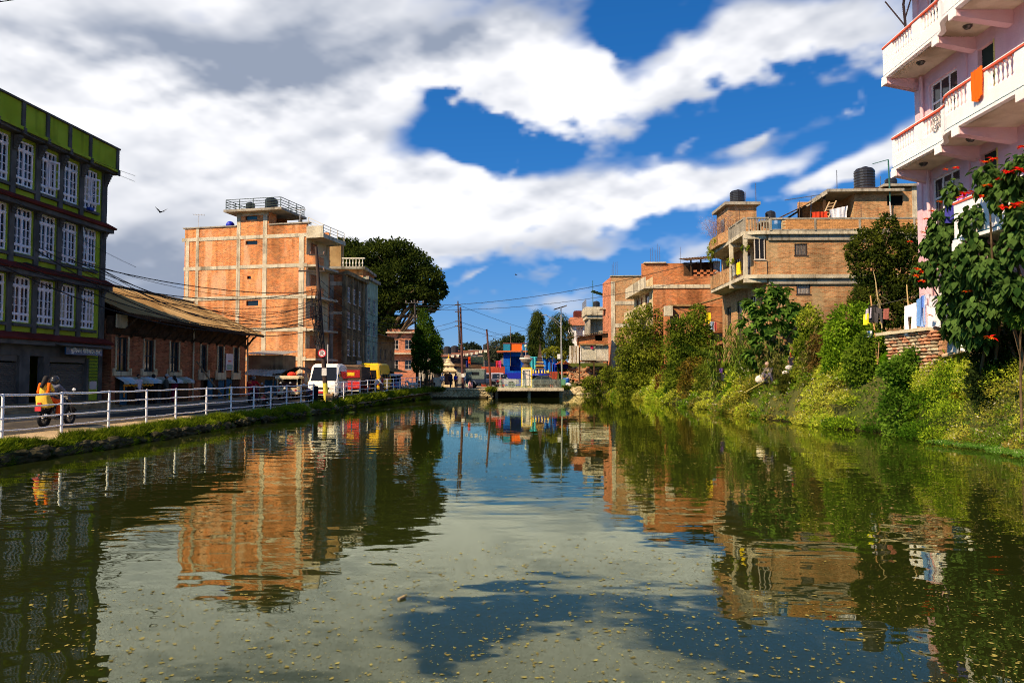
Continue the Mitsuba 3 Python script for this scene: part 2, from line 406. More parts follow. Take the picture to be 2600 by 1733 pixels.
def road_z(y):
    return np.interp(y, [0, 45, 55, 75, 90], [0.50, 0.52, 0.60, 0.84, 0.90])


def verge_z(y):
    return np.interp(y, [0, 45, 55, 75, 90], [0.36, 0.36, 0.52, 0.78, 0.86])


def height(x, y):
    x, y = np.broadcast_arrays(np.asarray(x, float), np.asarray(y, float))
    tl, tr, tn, tf = XL(y) - x, x - XR(y), 1.0 - y, y - YF(x)
    t = np.maximum(np.maximum(tl, tr), np.maximum(tn, tf))
    zl = np.where(tl < 0.5, np.interp(tl, [-1.2, -0.1, 0.25, 0.5], [-0.7, -0.2, 0.22, 0.3]), verge_z(y)) - 0.06
    nz = 0.22 * (meshkit.noise(np.stack([x * 0.8, y * 0.8, x * 0], -1), 5) - 0.5)
    zr = np.interp(np.where(tr > 0, tr * np.interp(y, [31, 44], [1.75, 1.0]), tr), [-1.2, 0, 0.3, 0.7, 1.2, 2.0, 4, 12, 30], [-0.7, -0.05, 0.65, 1.35, 1.95, 2.3, 2.6, 2.8, 3.1]) * np.interp(y, [18, 32, 42, 60, 78, 90], [1.08, 1.02, 0.86, 0.82, 0.85, 1.2]) + np.where(tr > 0.3, nz, 0)
    zf = np.where(x < 5.6, np.interp(tf, [-1, 0, 0.4, 6], [-0.7, 0.0, 0.78, 0.86]), np.interp(tf, [-1, 0, 0.9, 3, 6, 14, 30], [-0.7, 0.0, 0.9, 2.0, 4.0, 4.2, 3.0])) - 0.04
    zn = np.interp(tn, [-1, 0, 0.6, 3], [-0.7, 0, 0.4, 0.45])
    z = np.where(t == tl, zl, np.where(t == tr, zr, np.where(t == tf, zf, zn)))
    # right of the far shore the bank and the slope run together
    z = np.where((x > 5.8) & (y > 88) & (tr < 2), np.where(t == tf, zf, z), z)
    z = np.where(t < -1.1, -0.7, z)
    far = np.clip((np.hypot(x, y) - 140) / 300, 0, 1)
    return z * (1 - far) + far * 1.0


def H(x, y):
    return float(height(x, y))


xs = np.unique(np.concatenate([np.linspace(-15, 22, 149), np.linspace(-40, 45, 86), np.geomspace(45, 4000, 16), -np.geomspace(40, 4000, 16)]))
ys = np.unique(np.concatenate([np.linspace(-6, 102, 271), np.linspace(102, 150, 25), np.geomspace(150, 5000, 16), -np.geomspace(6, 4000, 14)]))
gx, gy = np.meshgrid(xs, ys, indexing='ij')
i, j = np.meshgrid(np.arange(len(xs) - 1), np.arange(len(ys) - 1), indexing='ij')
m = len(ys)
q = np.stack([i * m + j, (i + 1) * m + j, (i + 1) * m + j + 1, i * m + j + 1], -1).reshape(-1, 4)
g = MB()
g.add(np.stack([gx, gy, height(gx, gy)], -1).reshape(-1, 3), np.vstack([q[:, :3], q[:, [0, 2, 3]]]))


def soil(p, n, uv):
    a = fbm(p.x * 0.8, p.y * 0.8, 1.0, 4)
    b = fbm(p.x * 5, p.y * 5, p.z * 5, 3)
    base = mix((0.10, 0.07, 0.035), (0.20, 0.15, 0.08), b)
    base = mix(base, (0.05, 0.075, 0.014), dr.select(p.x > 4, 0.72 + 0.28 * smoothstep(0.4, 0.6, a), 0.25 * smoothstep(0.4, 0.6, a)))
    return mix(base, (0.025, 0.022, 0.012), 1 - smoothstep(0.0, 0.35, p.z))


scene['soil'] = dif(soil)
obj('ground', g, 'soil', label='bare earth and banks around the pond', kind='structure', smooth=True)


def sheet(name, cols, y0, y1, mat, label, step=1.0):
    """A strip along the street; cols: (x(y), z(y)) from right to left."""
    yy = np.arange(y0, y1 + 1e-6, step)
    v = np.concatenate([np.stack([np.broadcast_to(fx(yy), yy.shape), yy, np.broadcast_to(fz(yy), yy.shape)], 1) for fx, fz in cols])
    n = len(yy)
    i, j = np.meshgrid(np.arange(len(cols) - 1), np.arange(n - 1), indexing='ij')
    q = np.stack([i * n + j, i * n + j + 1, (i + 1) * n + j + 1, (i + 1) * n + j], -1).reshape(-1, 4)
    s = MB()
    s.add(v, np.vstack([q[:, :3], q[:, [0, 2, 3]]]))
    return obj(name, s, mat, label=label, kind='structure')


def asphalt(p, n, uv):
    a = fbm(p.x * 0.7, p.y * 0.25, 1.0, 4)
    base = mix((0.050, 0.047, 0.043), (0.085, 0.078, 0.068), a) * (0.8 + 0.4 * noise(p.x * 45, p.y * 45))
    dust = smoothstep(0.45, 0.75, fbm(p.x * 0.9 + 3, p.y * 0.35, 8.0, 4))
    return mix(base, (0.26, 0.20, 0.12), dust * 0.4)


def sand(p, n, uv):
    a = fbm(p.x * 2.3, p.y * 1.1, 1.0, 4)
    base = mix((0.40, 0.29, 0.15), (0.56, 0.43, 0.26), a) * (0.85 + 0.3 * noise(p.x * 25, p.y * 25))
    return mix(base, (0.13, 0.13, 0.035), smoothstep(0.56, 0.70, fbm(p.x * 1.6 + 4, p.y * 1.2, 3.0, 4)) * 0.75)


def paving(p, n, uv):
    a = fbm(p.x * 0.9, p.y * 0.9, 1.0, 4)
    return mix((0.22, 0.17, 0.11), (0.42, 0.35, 0.24), a) * (0.85 + 0.3 * noise(p.x * 20, p.y * 20))


scene['asphalt'], scene['sand'], scene['paving'] = dif(asphalt), dif(sand), dif(paving)
bl_x = lambda y: -23.84 + 0.077 * np.asarray(y) + 0.25     # the building line of the left street
sheet('road', [(lambda y: XF(y) - 0.75, lambda y: road_z(y) - 0.02), (lambda y: XF(y) - 2.5, lambda y: road_z(y) + 0.02), (lambda y: XF(y) - 5.0, lambda y: road_z(y))], 2, 118, 'asphalt', 'grey asphalt street running along the left shore')
sheet('verge', [(lambda y: XL(y) - 0.12, lambda y: verge_z(y) - 0.22), (lambda y: XL(y) - 0.45, lambda y: verge_z(y) - 0.02), (lambda y: XF(y) - 0.1, lambda y: verge_z(y) + 0.02), (lambda y: XF(y) - 0.80, lambda y: road_z(y) - 0.012)], 2, 78, 'sand', 'sandy verge between the street and the pond', 0.4)
sheet('pavement', [(lambda y: XF(y) - 4.95, lambda y: road_z(y) - 0.02), (lambda y: XF(y) - 5.0, lambda y: road_z(y) + 0.10), (lambda y: bl_x(y) - 2.5, lambda y: road_z(y) + 0.12)], 2, 118, 'paving', 'dusty raised pavement in front of the left houses')
pz = MB()
pz.extz(Polygon([(-9.4, 78.1), (-2.0, 78.8), (-2.0, 86.6), (5.5, 86.6), (5.5, 130), (-14, 130), (-14, 88)]), 0.70, 0.90)
obj('plaza', pz, 'paving', label='dusty square at the far end of the pond', kind='structure')


def waves(p, n, uv):
    x, y = p.x, p.y
    w = noise(x * 1.1 + 0.4 * y, y * 2.3) * 0.0042 + noise(x * 2.6 - y * 0.7, y * 5.2, 4.0) * 0.0016 + noise(x * 7 + y, y * 11, 9.0) * 0.00045
    calm = smoothstep(0.30, 0.66, fbm(x * 0.13 + 2, y * 0.07, 5.0, 3))
    return w * (0.25 + 0.95 * calm)


def murk(p, n, uv):
    return mix((0.010, 0.015, 0.0025), (0.019, 0.025, 0.005), fbm(p.x * 0.2, p.y * 0.12, 2.0, 3))


scene['water_surface'] = {'type': 'bumpmap', 'arbitrary': proc(waves, 0.01), 'scale': 1.0,
                          'bsdf': two({'type': 'plastic', 'int_ior': 1.5, 'diffuse_reflectance': proc(murk), 'specular_reflectance': rgb(0.97, 1.0, 0.74)})}
w = MB()
w.add([[-17, -9, 0], [18, -9, 0], [18, 96, 0], [-17, 96, 0]], [[0, 1, 2], [0, 2, 3]])
scene[numbered('water')] = mikit.ply(trimesh.Trimesh(np.vstack(w.v), np.vstack(w.f), process=False), 'water_surface', uv=np.array([[0, 0], [35, 0], [35, 105], [0, 105.0]]))
note('water', 'green murky pond water with mirror reflections', kind='structure')

# duckweed and leaf crumbs floating on the water, thickest to the right and near the camera
n = 26000
yy = 4.2 + 26 * R.random(n) ** 1.5
xx = yy * (-0.62 + 1.28 * R.random(n))
dens = meshkit.fbm(np.stack([xx * 0.30, yy * 0.55, xx * 0], -1), 5, 77)
keep = (dens + 0.12 * np.clip(xx / yy / 0.6, -1, 1) - 0.004 * (yy - 8) > 0.47 + 0.10 * R.random(n)) & (xx < XR(yy) - 0.2) & (xx > XL(yy) + 0.2)
xx, yy = xx[keep], yy[keep]
k = len(xx)
s = (0.005 + 0.020 * R.random(k) ** 5) * (yy / 8) ** 0.5
a = R.random(k) * 6.28
fl = MB()
c4 = np.stack([np.stack([np.cos(a + t) * s * w1, np.sin(a + t) * s * w1, np.full(k, 0.004 + 0.002 * (w1 > 1))], 1) for t, w1 in ((0, 1.4), (1.4, 0.8), (3.1, 1.3), (4.6, 0.9))], 1) + np.stack([xx, yy, yy * 0], 1)[:, None]
fl.add(c4.reshape(-1, 3), (np.arange(k)[:, None, None] * 4 + np.array([[0, 1, 2], [0, 2, 3]])).reshape(-1, 3), np.repeat(np.array([0.30, 0.26, 0.07]) * (0.4 + 0.9 * R.random((k, 1))), 4, 0))
obj('floating_scum', fl, 'fleck', label='yellowish duckweed crumbs floating on the near water', cat='scum', kind='stuff')
SIGN_TEXT = [[[[381,53],[382,61],[463,61],[463,53],[457,51],[457,18],[448,17],[448,39],[444,38],[442,31],[440,30],[433,33],[433,40],[427,39],[429,31],[439,22],[434,16],[421,27],[418,33],[418,41],[424,48],[433,49],[441,46],[448,49],[448,52],[413,52],[413,43],[405,41],[414,36],[416,26],[411,19],[404,17],[402,25],[407,30],[404,32],[395,31],[395,22],[404,15],[404,12],[400,8],[397,8],[385,22],[385,32],[387,34],[385,40],[386,46],[394,52]],[[398,40],[395,42],[395,40]]],[[[180,53],[181,61],[206,61],[202,70],[194,69],[192,77],[196,79],[207,77],[211,73],[216,61],[222,61],[222,71],[227,77],[243,79],[256,73],[267,61],[369,61],[369,53],[363,51],[363,18],[354,17],[354,39],[350,38],[348,31],[345,30],[339,33],[339,40],[334,40],[333,34],[345,22],[340,16],[338,16],[325,30],[324,41],[330,48],[339,49],[347,46],[354,49],[354,52],[305,52],[305,46],[313,47],[319,44],[322,38],[322,31],[319,22],[313,20],[309,23],[313,36],[312,38],[306,37],[305,18],[297,17],[296,26],[291,24],[282,25],[275,33],[276,44],[286,52],[270,52],[269,42],[254,42],[253,41],[255,39],[263,40],[270,37],[273,32],[273,25],[270,20],[266,18],[254,17],[244,21],[237,27],[237,31],[241,34],[244,34],[253,26],[264,27],[263,31],[251,30],[244,38],[245,47],[253,52],[233,52],[233,18],[224,17],[224,52],[217,52],[217,19],[216,17],[208,17],[207,33],[197,33],[195,27],[189,27],[185,30],[183,33],[183,40],[188,42],[188,52]],[[284,40],[286,33],[292,33],[295,35],[296,41],[286,42]],[[294,52],[295,51],[295,52]],[[233,70],[231,61],[254,61],[250,67],[244,70]],[[197,43],[207,42],[207,52],[197,52]]],[[[0,53],[1,61],[41,61],[40,67],[42,73],[46,77],[52,79],[62,79],[72,75],[85,61],[167,61],[167,53],[161,52],[160,17],[152,17],[152,36],[144,36],[144,32],[141,29],[137,29],[129,38],[130,43],[133,45],[152,45],[151,52],[125,52],[125,17],[117,17],[116,26],[105,25],[95,32],[92,42],[100,46],[99,52],[88,52],[88,18],[79,17],[79,36],[71,36],[71,32],[68,29],[64,29],[56,38],[57,43],[60,45],[79,45],[79,52],[52,52],[52,18],[43,17],[43,52],[35,52],[35,22],[42,15],[42,7],[38,2],[32,0],[21,1],[8,11],[10,16],[15,17],[24,9],[33,9],[34,11],[33,13],[24,12],[22,14],[21,19],[26,21],[26,26],[15,25],[5,32],[2,42],[10,46],[10,51]],[[104,36],[105,34],[111,34],[116,37],[116,52],[109,52],[109,43]],[[52,70],[50,61],[73,61],[69,67],[63,70]],[[14,36],[15,34],[21,34],[26,37],[26,52],[19,52],[19,43]]]]


# ---------------------------------------------------------------- building pieces
def win(parent, fr, a0, z0, a1, z1, cols=2, rows=2, col=(0.78, 0.74, 0.72), mat='matte', b=-0.12, fw=0.055, dep=0.06, pane='pane', bars=0, tops=0.0, name='window', paint=None):
    """A window: frame with glazing bars, one pane behind each light; tops: height of a row of top lights; bars: an iron grille."""
    cells, aw = [], (a1 - a0 - fw * (cols + 1)) / cols
    zt = z1 - tops if tops else z1
    zh = (zt - z0 - fw * (rows + 1)) / rows
    for c in range(cols):
        x = a0 + fw + c * (aw + fw)
        for r in range(rows):
            y = z0 + fw + r * (zh + fw)
            cells.append((x, y, x + aw, y + zh))
        if tops:
            cells.append((x, zt, x + aw, z1 - fw))
    f = MB(fr, col)
    f.ext(rects((a0, z0, a1, z1), cells), b - dep, b)
    f.box(a0 - 0.04, b - 0.02, z0 - 0.05, a1 + 0.04, b + 0.10, z0 + 0.001)
    for k in range(bars):
        x = a0 + (a1 - a0) * (k + 0.5) / bars
        f.box(x - 0.009, b + 0.02, z0, x + 0.009, b + 0.038, z1)
    w = obj(name, f, mat, parent)
    for c in cells:
        p = MB(fr, paint or (0.5, 0.5, 0.5))
        p.box(c[0] - 0.01, b - dep * 0.75, c[1] - 0.01, c[2] + 0.01, b - dep * 0.75 + 0.012, c[3] + 0.01)
        obj('pane', p, 'cloth' if paint else pane, w)
    return w


def sill_hole(a0, z0, a1, z1):
    return (a0, z0, a1, z1)


def shutter(parent, fr, a0, z0, a1, z1, col, b=-0.2, step=0.085, name='roller_shutter'):
    s = MB(fr, col)
    s.box(a0 - 0.06, b - 0.03, z0, a0, b + 0.06, z1).box(a1, b - 0.03, z0, a1 + 0.06, b + 0.06, z1).box(a0, b - 0.05, z1 - 0.25, a1, b + 0.10, z1)
    k = obj(name, s, 'matte', parent)
    n = int((z1 - 0.25 - z0) / step)
    for i in range(n):
        z = z0 + i * step
        t = 0.85 + 0.3 * R.random()
        m = MB(fr, np.array(col) * t)
        m.add([[x, y, w] for x in (a0, a1) for y, w in ((b - 0.02, z), (b + 0.018, z + step * 0.3), (b + 0.018, z + step * 0.6), (b - 0.02, z + step * 0.97), (b - 0.03, z + step / 2))],
              [[0, 5, 6], [0, 6, 1], [1, 6, 7], [1, 7, 2], [2, 7, 8], [2, 8, 3], [3, 8, 9], [3, 9, 4]])
        obj('slat', m, 'matte', k)
    return k


def rail_run(mb, pts, h, nb=2, r=0.018, posts=None, c=None):
    """A pipe railing along points: posts and rails."""
    pts = [np.array(p, float) for p in pts]
    for p, q in zip(pts[:-1], pts[1:]):
        for k in range(nb):
            z = np.array([0, 0, h * (k + 1) / nb])
            mb.bar(p + z, q + z, r * 2, c=c)
        n = max(1, int(round(np.linalg.norm(q - p) / 1.2)))
        for i in range(n + 1):
            s = p + (q - p) * i / n
            mb.bar(s, s + [0, 0, h], r * 2.2, c=c)


def tank(name_label, o, r, h, col, group=None, cat='water tank'):
    """A ribbed plastic water tank with a domed top and a lid."""
    t = thing('water_tank', name_label, cat, group)
    m = MB(Yaw(o), col)
    prof = [(r * 0.97, 0)]
    n = 7
    for k in range(n):
        z = h * 0.86 * (k + 0.5) / n
        prof += [(r, z - h * 0.03), (r, z + h * 0.025), (r * 0.955, z + h * 0.035), (r * 0.955, z + h * 0.05)]
    prof += [(r * 0.97, h * 0.86), (r * 0.80, h * 0.95), (r * 0.42, h * 0.99), (0.001, h)]
    m.lathe((0, 0, 0), prof, 18)
    obj('body', m, 'gloss', t)
    obj('lid', MB(Yaw(o), col).lathe((r * 0.1, 0, h * 0.97), [(r * 0.36, 0), (r * 0.36, h * 0.05), (r * 0.2, h * 0.09), (0.001, h * 0.09)], 12), 'gloss', t)
    p = MB(Yaw(o), (0.5, 0.5, 0.48))
    p.tube([(r * 1.05, 0.05, h * 0.9), (r * 1.08, 0.05, h * 0.3), (r * 1.08, 0.1, -0.25)], 0.025, 5)
    obj('pipe', p, 'matte', t)
    return t


def antenna(label, o, h=1.2, w=0.6, group=None, yaw=0.3):
    t = MB(Yaw(o, yaw), (0.62, 0.62, 0.60))
    t.bar((0, 0, 0), (0, 0, h), 0.04).bar((-w, 0, h), (w, 0, h), 0.03)
    for k in range(5):
        x = -w + 2 * w * k / 4
        t.bar((x, -0.22 - 0.03 * k, h + 0.02), (x, 0.22 + 0.03 * k, h + 0.02), 0.02)
    return obj('roof_antenna', t, 'matte', label=label, cat='antenna', group=group)


# ---------------------------------------------------------------- green building
G = Fr((-21.05, 39.42), (1, -0.077))
gb = thing('green_building', 'tall lime green and grey building with white windows at the left edge of the photo', 'building')
FL, BAY, NB = [4.0, 7.02, 9.98], 1.55, 8
wall, pil, band = MB(G), MB(G), MB(G)
holes, wins = [], []
for f, z in enumerate(FL):
    for k in range(NB):
        c = -1.27 - BAY * k
        holes.append((c - 0.58, z + 0.55, c + 0.58, z + 2.55))
        wins.append((f, k, c, z + 0.55))
AN = -NB * BAY - 0.45
wall.ext(rects((AN, 4.0, 0, 12.8), holes), -0.25, 0)
wall.box(AN, -9, 0.5, AN + 0.2, -0.25, 13.0).box(-0.2, -9, 0.5, -0.003, -0.25, 13.0).box(AN, -9.2, 0.5, 0, -9, 13.0).box(AN, -9, 12.8, 0, -0.0, 12.95)
wall.box(-1.18, -0.25, 0.9, -0.30, -0.02, 4.0)
obj('wall', wall, 'green_paint', gb)
for k in range(NB + 1):
    a = -0.2 if k == 0 else -1.27 - BAY * (k - 0.5)
    w = 0.2 if k == 0 else 0.15
    p = MB(G)
    p.box(a - w, 0, 4.05, a + w, 0.08, 12.75)
    for z in (6.9, 9.86, 12.6):          # stepped brackets below each eave
        for s in range(5):
            p.box(a - 0.12, 0.123, z - 0.62 + s * 0.12, a + 0.12, 0.15 + 0.06 * s, z - 0.5 + s * 0.12)
    obj('pillar', p, 'slate_paint', gb)
for z in FL:
    e = MB(G)
    e.hexa([[AN, 0, z - 0.22], [0.22, 0, z - 0.22], [0.22, 0.50, z - 0.22], [AN, 0.50, z - 0.22], [AN, 0, z + 0.14], [0.22, 0, z + 0.14], [0.22, 0.54, z - 0.15], [AN, 0.54, z - 0.15]])
    obj('eave', e, 'red_roof', gb, label='dark red sloping eave strip')
    b2 = MB(G)
    b2.box(AN, 0, z - 0.42, 0.15, 0.40, z - 0.223)
    for k in range(NB):
        c = -1.27 - BAY * k
        b2.box(c - 0.585, 0.0, z + 0.36, c + 0.585, 0.13, z + 0.50)
    obj('sill_band', b2, 'slate_paint', gb)
# open slatted sash, panes, arched lights
for f, k, c, z in wins:
    fr_ = MB(G, (0.88, 0.82, 0.84))
    hh, w = [], 0.58
    lights = []
    for s in (-1, 1):
        m = c + s * 0.28
        for q in (-1, 1):
            x = m + q * 0.122
            arch = Polygon([(x - 0.102, z + 0.41), (x + 0.102, z + 0.41), (x + 0.102, z + 1.44)] + [(x + 0.102 * math.cos(t), z + 1.44 + 0.10 * math.sin(t)) for t in np.linspace(0.3, PI - 0.3, 6)] + [(x - 0.102, z + 1.44)])
            hh += [sbox(x - 0.10, z + 0.09, x + 0.10, z + 0.30), sbox(x - 0.10, z + 1.66, x + 0.10, z + 1.92), arch]
        lights.append((m - 0.235, z + 0.08, m + 0.235, z + 0.32))
        lights.append((m - 0.235, z + 0.38, m + 0.235, z + 1.56))
        lights.append((m - 0.235, z + 1.66, m + 0.235, z + 1.92))
    w = 0.58
    fr_.ext(sbox(c - w, z, c + w, z + 2.0).difference(unary_union(hh)), -0.14, -0.06)
    for s in (-1, 1):
        for zz in (0.74, 1.08):
            fr_.box(c + s * 0.285 - 0.21, -0.11, z + zz - 0.016, c + s * 0.285 + 0.21, -0.075, z + zz + 0.016)
    fr_.box(c - 0.02, -0.06, z + 0.02, c + 0.02, -0.03, z + 1.98).box(c - w, -0.06, z + 1.58, c + w, -0.035, z + 1.645).box(c - w, -0.06, z + 0.325, c + w, -0.035, z + 0.39)
    opened = (f == 2 and k in (0, 2))
    wk = obj('window', fr_, 'matte', gb, label='window with one sash swung open' if opened else None)
    for li, l in enumerate(lights):
        p = MB(G, (0.42, 0.35, 0.24))
        p.box(l[0], -0.125, l[1], l[2], -0.113, l[3])
        drape = (f * 7 + k * 3 + li) % 11 == 4 and li in (1, 4)
        obj('pane', p, 'cloth' if drape else 'pane', wk)
    if opened:
        o = np.array([c - 0.05, 0.0, z + 0.36])
        sa = MB(Fr(G.o + G.A * (c - 0.02) + G.B * 0.02 + np.array([0, 0, z + 0.34]), (1, -0.45)), (0.80, 0.74, 0.76))
        sa.ext(rects((0, 0, 0.52, 1.28), [(0.06, 0.06 + r * 0.39, 0.24, 0.42 + r * 0.39) for r in range(3)] + [(0.28, 0.06 + r * 0.39, 0.46, 0.42 + r * 0.39) for r in range(3)]), -0.03, 0.01)
        obj('sash', sa, 'matte', wk)
# overhanging parapet
par = MB(G)
par.box(AN, -0.2, 12.78, 0.35, 0.55, 12.92)
par.box(AN, 0.30, 12.92, 0.30, 0.42, 14.0).box(0.18, -6, 12.92, 0.30, 0.297, 14.0)
obj('parapet', par, 'green_paint', gb)
cop = MB(G)
cop.box(AN, 0.24, 14.0, 0.38, 0.52, 14.08).box(0.14, -6, 14.0, 0.38, 0.237, 14.12).box(AN, 0.423, 12.78, 0.36, 0.50, 12.93).box(AN, -0.2, 12.66, 0.33, 0.42, 12.777)
for k in range(NB + 1):
    a = 0.22 if k == 0 else -1.27 - BAY * (k - 0.5)
    cop.box(a - 0.10, 0.423, 12.93, a + 0.10, 0.49, 14.0)
    cop.box(a - 0.09, 0.503, 12.62, a + 0.09, 0.57, 12.9)
obj('coping', cop, 'slate_paint', gb)
# ground floor
gf = MB(G)
gf.box(AN, -0.25, 3.1, -1.18, -0.05, 4.0).box(AN, -0.25, 1.0, -10.0, -0.03, 3.1)
for a0, a1 in ((-4.35, -3.95), (-5.9, -5.25), (-1.22, -1.02)):
    gf.box(a0, -0.3, 1.0, a1, 0.0, 3.1)
gf.box(-0.3, -0.25, 0.9, 0.0, 0.03, 3.8)
obj('ground_floor', gf, 'slate_paint', gb)
shutter(gb, G, -3.93, 1.0, -1.24, 3.1, (0.135, 0.115, 0.09))
shutter(gb, G, -9.9, 1.0, -5.92, 3.1, (0.12, 0.105, 0.085))
d = MB(G)
d.box(-5.24, -1.6, 1.0, -4.36, -1.5, 3.1)
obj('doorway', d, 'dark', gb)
pl = MB(G)
pl.box(AN, -0.3, 0.45, 0.0, 0.75, 1.0)
pl.box(AN, 0.753, 0.45, 0.0, 1.15, 0.75)
obj('plinth', pl, 'brown_plaster', gb)
can = MB(G, (0.10, 0.09, 0.08))
can.hexa([[-4.2, 0, 3.72], [-0.35, 0, 3.72], [-0.35, 0.8, 3.60], [-4.2, 0.8, 3.60], [-4.2, 0, 3.77], [-0.35, 0, 3.77], [-0.35, 0.8, 3.65], [-4.2, 0.8, 3.65]])
obj('canopy', can, 'matte', gb)
for k in range(9):                           # thin painted slats on the green end wall
    obj('wall_slat', MB(G, (0.10, 0.16, 0.02)).box(-1.10, -0.02, 1.95 + k * 0.16, -0.36, 0.03, 2.02 + k * 0.16), 'matte', gb)
pp = MB(G, (0.80, 0.78, 0.72)).tube([(-2.1, 0.2, 9.75), (-2.08, 0.24, 9.2), (-1.85, 0.24, 8.2), (-1.80, 0.24, 7.9)], 0.022, 5)
obj('drain_pipe', pp, 'matte', gb)
sg = thing('shop_sign', 'long dark blue shop sign with white lettering on the green building', 'sign')
obj('board', MB(G, (0.012, 0.10, 0.26)).box(-3.35, 0.30, 3.22, -0.55, 0.36, 3.60), 'gloss', sg)
tx = MB(G, (0.85, 0.88, 0.85))
for pol in SIGN_TEXT:
    p = Polygon(pol[0], pol[1:]).buffer(0)
    for q in getattr(p, 'geoms', [p]):
        m = trimesh.creation.extrude_polygon(q, 0.012, engine='earcut')
        v = np.array(m.vertices) * [2.3 / 463, 0.30 / 79, 1]
        tx.add(np.stack([v[:, 0] - 3.02, 0.362 + v[:, 2], v[:, 1] + 3.26], 1), np.array(m.faces)[:, ::-1])
obj('lettering', tx, 'matte', sg)
obj('paper_notice', MB(G, (0.62, 0.50, 0.46)).box(-0.95, -0.015, 1.55, -0.38, 0.0, 1.95), 'matte', label='torn pale paper notice on the green wall beside the shutter', cat='notice')
bt = MB(G, (0.02, 0.05, 0.28)).box(-1.75, 0.12, 10.42, -1.42, 0.30, 10.56)
obj('blue_cloth', bt, 'cloth', label='blue cloth hanging over the sill of an open top window', cat='cloth')

# ---------------------------------------------------------------- low brick house
L = Fr((-20.78, 39.75), (1, -0.077))
LA = 16.55
lh = thing('low_brick_house', 'low old brick house with a long rusty tin roof along the street', 'house')
wl = MB(L)
wz = [(1.0, 2), (3.6, 2), (6.4, 2), (10.1, 2), (12.5, 2), (14.9, 2)]
ww = [0.52, 0.50, 0.50, 0.40, 0.40, 0.40]
hs = [(c - w, 2.45, c + w, 4.25) for (c, _), w in zip(wz, ww)]
doors = [(0.9, 1.7), (2.5, 3.4), (4.2, 5.2), (6.0, 7.0), (10.2, 11.6), (12.3, 13.3), (13.5, 14.5)]
hs += [(a, 0.65, b, 2.05) for a, b in doors]
lowpart = unary_union([sbox(0.45, 0.5, 8.2, 2.12), sbox(9.75, 0.5, 15.6, 2.12)])
wl.ext(rects((0.05, 0.55, LA, 4.38), hs).difference(lowpart), -0.32, 0)
sf_ = MB(L)
for q in rects((0.05, 0.55, LA, 4.75), hs).intersection(lowpart).geoms:
    sf_.ext(q, -0.30, -0.02)
obj('shop_front', sf_, 'dark_wood', lh)
wl.box(0.05, -9, 0.5, 0.3, -0.32, 5.2).box(LA - 0.3, -9, 0.5, LA - 0.003, -0.32, 5.2).box(0.05, -9.2, 0.5, LA, -9, 5.2).box(0.3, -0.9, 0.5, LA - 0.3, -0.86, 5.2)
wl.ext(Polygon([(0, 4.7), (0, 4.75), (0.01, 4.75)]), -0.2, -0.19)
for b in (LA - 0.3,):
    v = [[b, 0, 4.7], [b, -4.5, 7.35], [b, -9, 4.7], [b + 0.28, 0, 4.7], [b + 0.28, -4.5, 7.35], [b + 0.28, -9, 4.7]]
    wl.add(v, [[0, 1, 2], [3, 5, 4], [0, 3, 4], [0, 4, 1], [1, 4, 5], [1, 5, 2]])
obj('wall', wl, 'brick_dark', lh)
up = MB(L)
up.ext(rects((0.05, 4.38, LA, 5.35), []), -0.30, 0.03)
obj('upper_wall', up, 'dark_wood', lh)
# plaster trims and windows
for (c, _), w, k in zip(wz, ww, range(6)):
    t = MB(L)
    t.box(c - w - 0.10, 0, 2.55, c - w, 0.05, 4.3).box(c + w, 0, 2.55, c + w + 0.10, 0.05, 4.3)
    z0 = 2.22 if k < 3 else 1.98
    t.box(c - w - 0.32, 0, z0, c + w + 0.32, 0.09, 2.45).box(c - w - 0.32, 0, 2.453, c - w - 0.103, 0.08, 2.62).box(c + w + 0.103, 0, 2.453, c + w + 0.32, 0.08, 2.62)
    obj('plaster_trim', t, 'cream_plaster', lh)
    win(lh, L, c - w, 2.45, c + w, 4.25, 2, 2, (0.035, 0.055, 0.06), b=-0.08, fw=0.06, bars=5 if k == 2 else 0)
for a, b in doors:
    t = MB(L, (0.02, 0.10, 0.16) if a > 9 or a < 2 else (0.05, 0.06, 0.06))
    n = 3 if a > 11 else 2
    op = a in (2.5, 4.2, 10.2)
    for i in range(n):
        x0, x1 = a + (b - a) * i / n, a + (b - a) * (i + 1) / n
        if op and i == 0:
            continue
        t.box(x0 + 0.015, -0.14, 0.66, x1 - 0.015, -0.08, 2.04).box(x0 + 0.06, -0.078, 0.8, x1 - 0.06, -0.06, 1.25).box(x0 + 0.06, -0.078, 1.35, x1 - 0.06, -0.06, 1.95)
    obj('door', t, 'matte', lh)
step = MB(L)
step.box(0.05, 0, 0.45, LA, 0.55, 0.66)
obj('plinth', step, 'brown_plaster', lh)
# roof: corrugated tin from the eave up to the ridge and down the back
def rl(a, b, z): return [a, b, z]
rf = MB(L)
e0, e1, r0, r1 = rl(-0.15, 1.05, 5.46), rl(LA + 0.75, 1.05, 5.24), rl(-0.15, -4.5, 7.82), rl(LA + 0.75, -4.5, 7.70)
rf.corr(e0, e1, r0, r1, 84, 0.03)
rf.corr(rl(-0.15, -9.6, 5.3), rl(LA + 0.75, -9.6, 5.1), r0, r1, 84, 0.03)
obj('roof', rf, 'old_tin', lh, label='rusty corrugated tin roof')
rg = MB(L).bar(np.array(r0) + [0, 0, 0.05], np.array(r1) + [0, 0, 0.05], 0.35, 0.08)
obj('ridge_cap', rg, 'old_tin', lh)
fa = MB(L)
fa.bar(np.array(e0) + [0, -0.02, -0.09], np.array(e1) + [0, -0.02, -0.09], 0.05, 0.14).bar(np.array(e1) + [-0.1, 0, -0.1], np.array(r1) + [-0.1, 0, -0.1], 0.05, 0.16)
fa.bar(np.array(e0) + [0.1, 0, -0.08], np.array(e0) + [0.1, -1.1, 0.42], 0.06, 0.12)
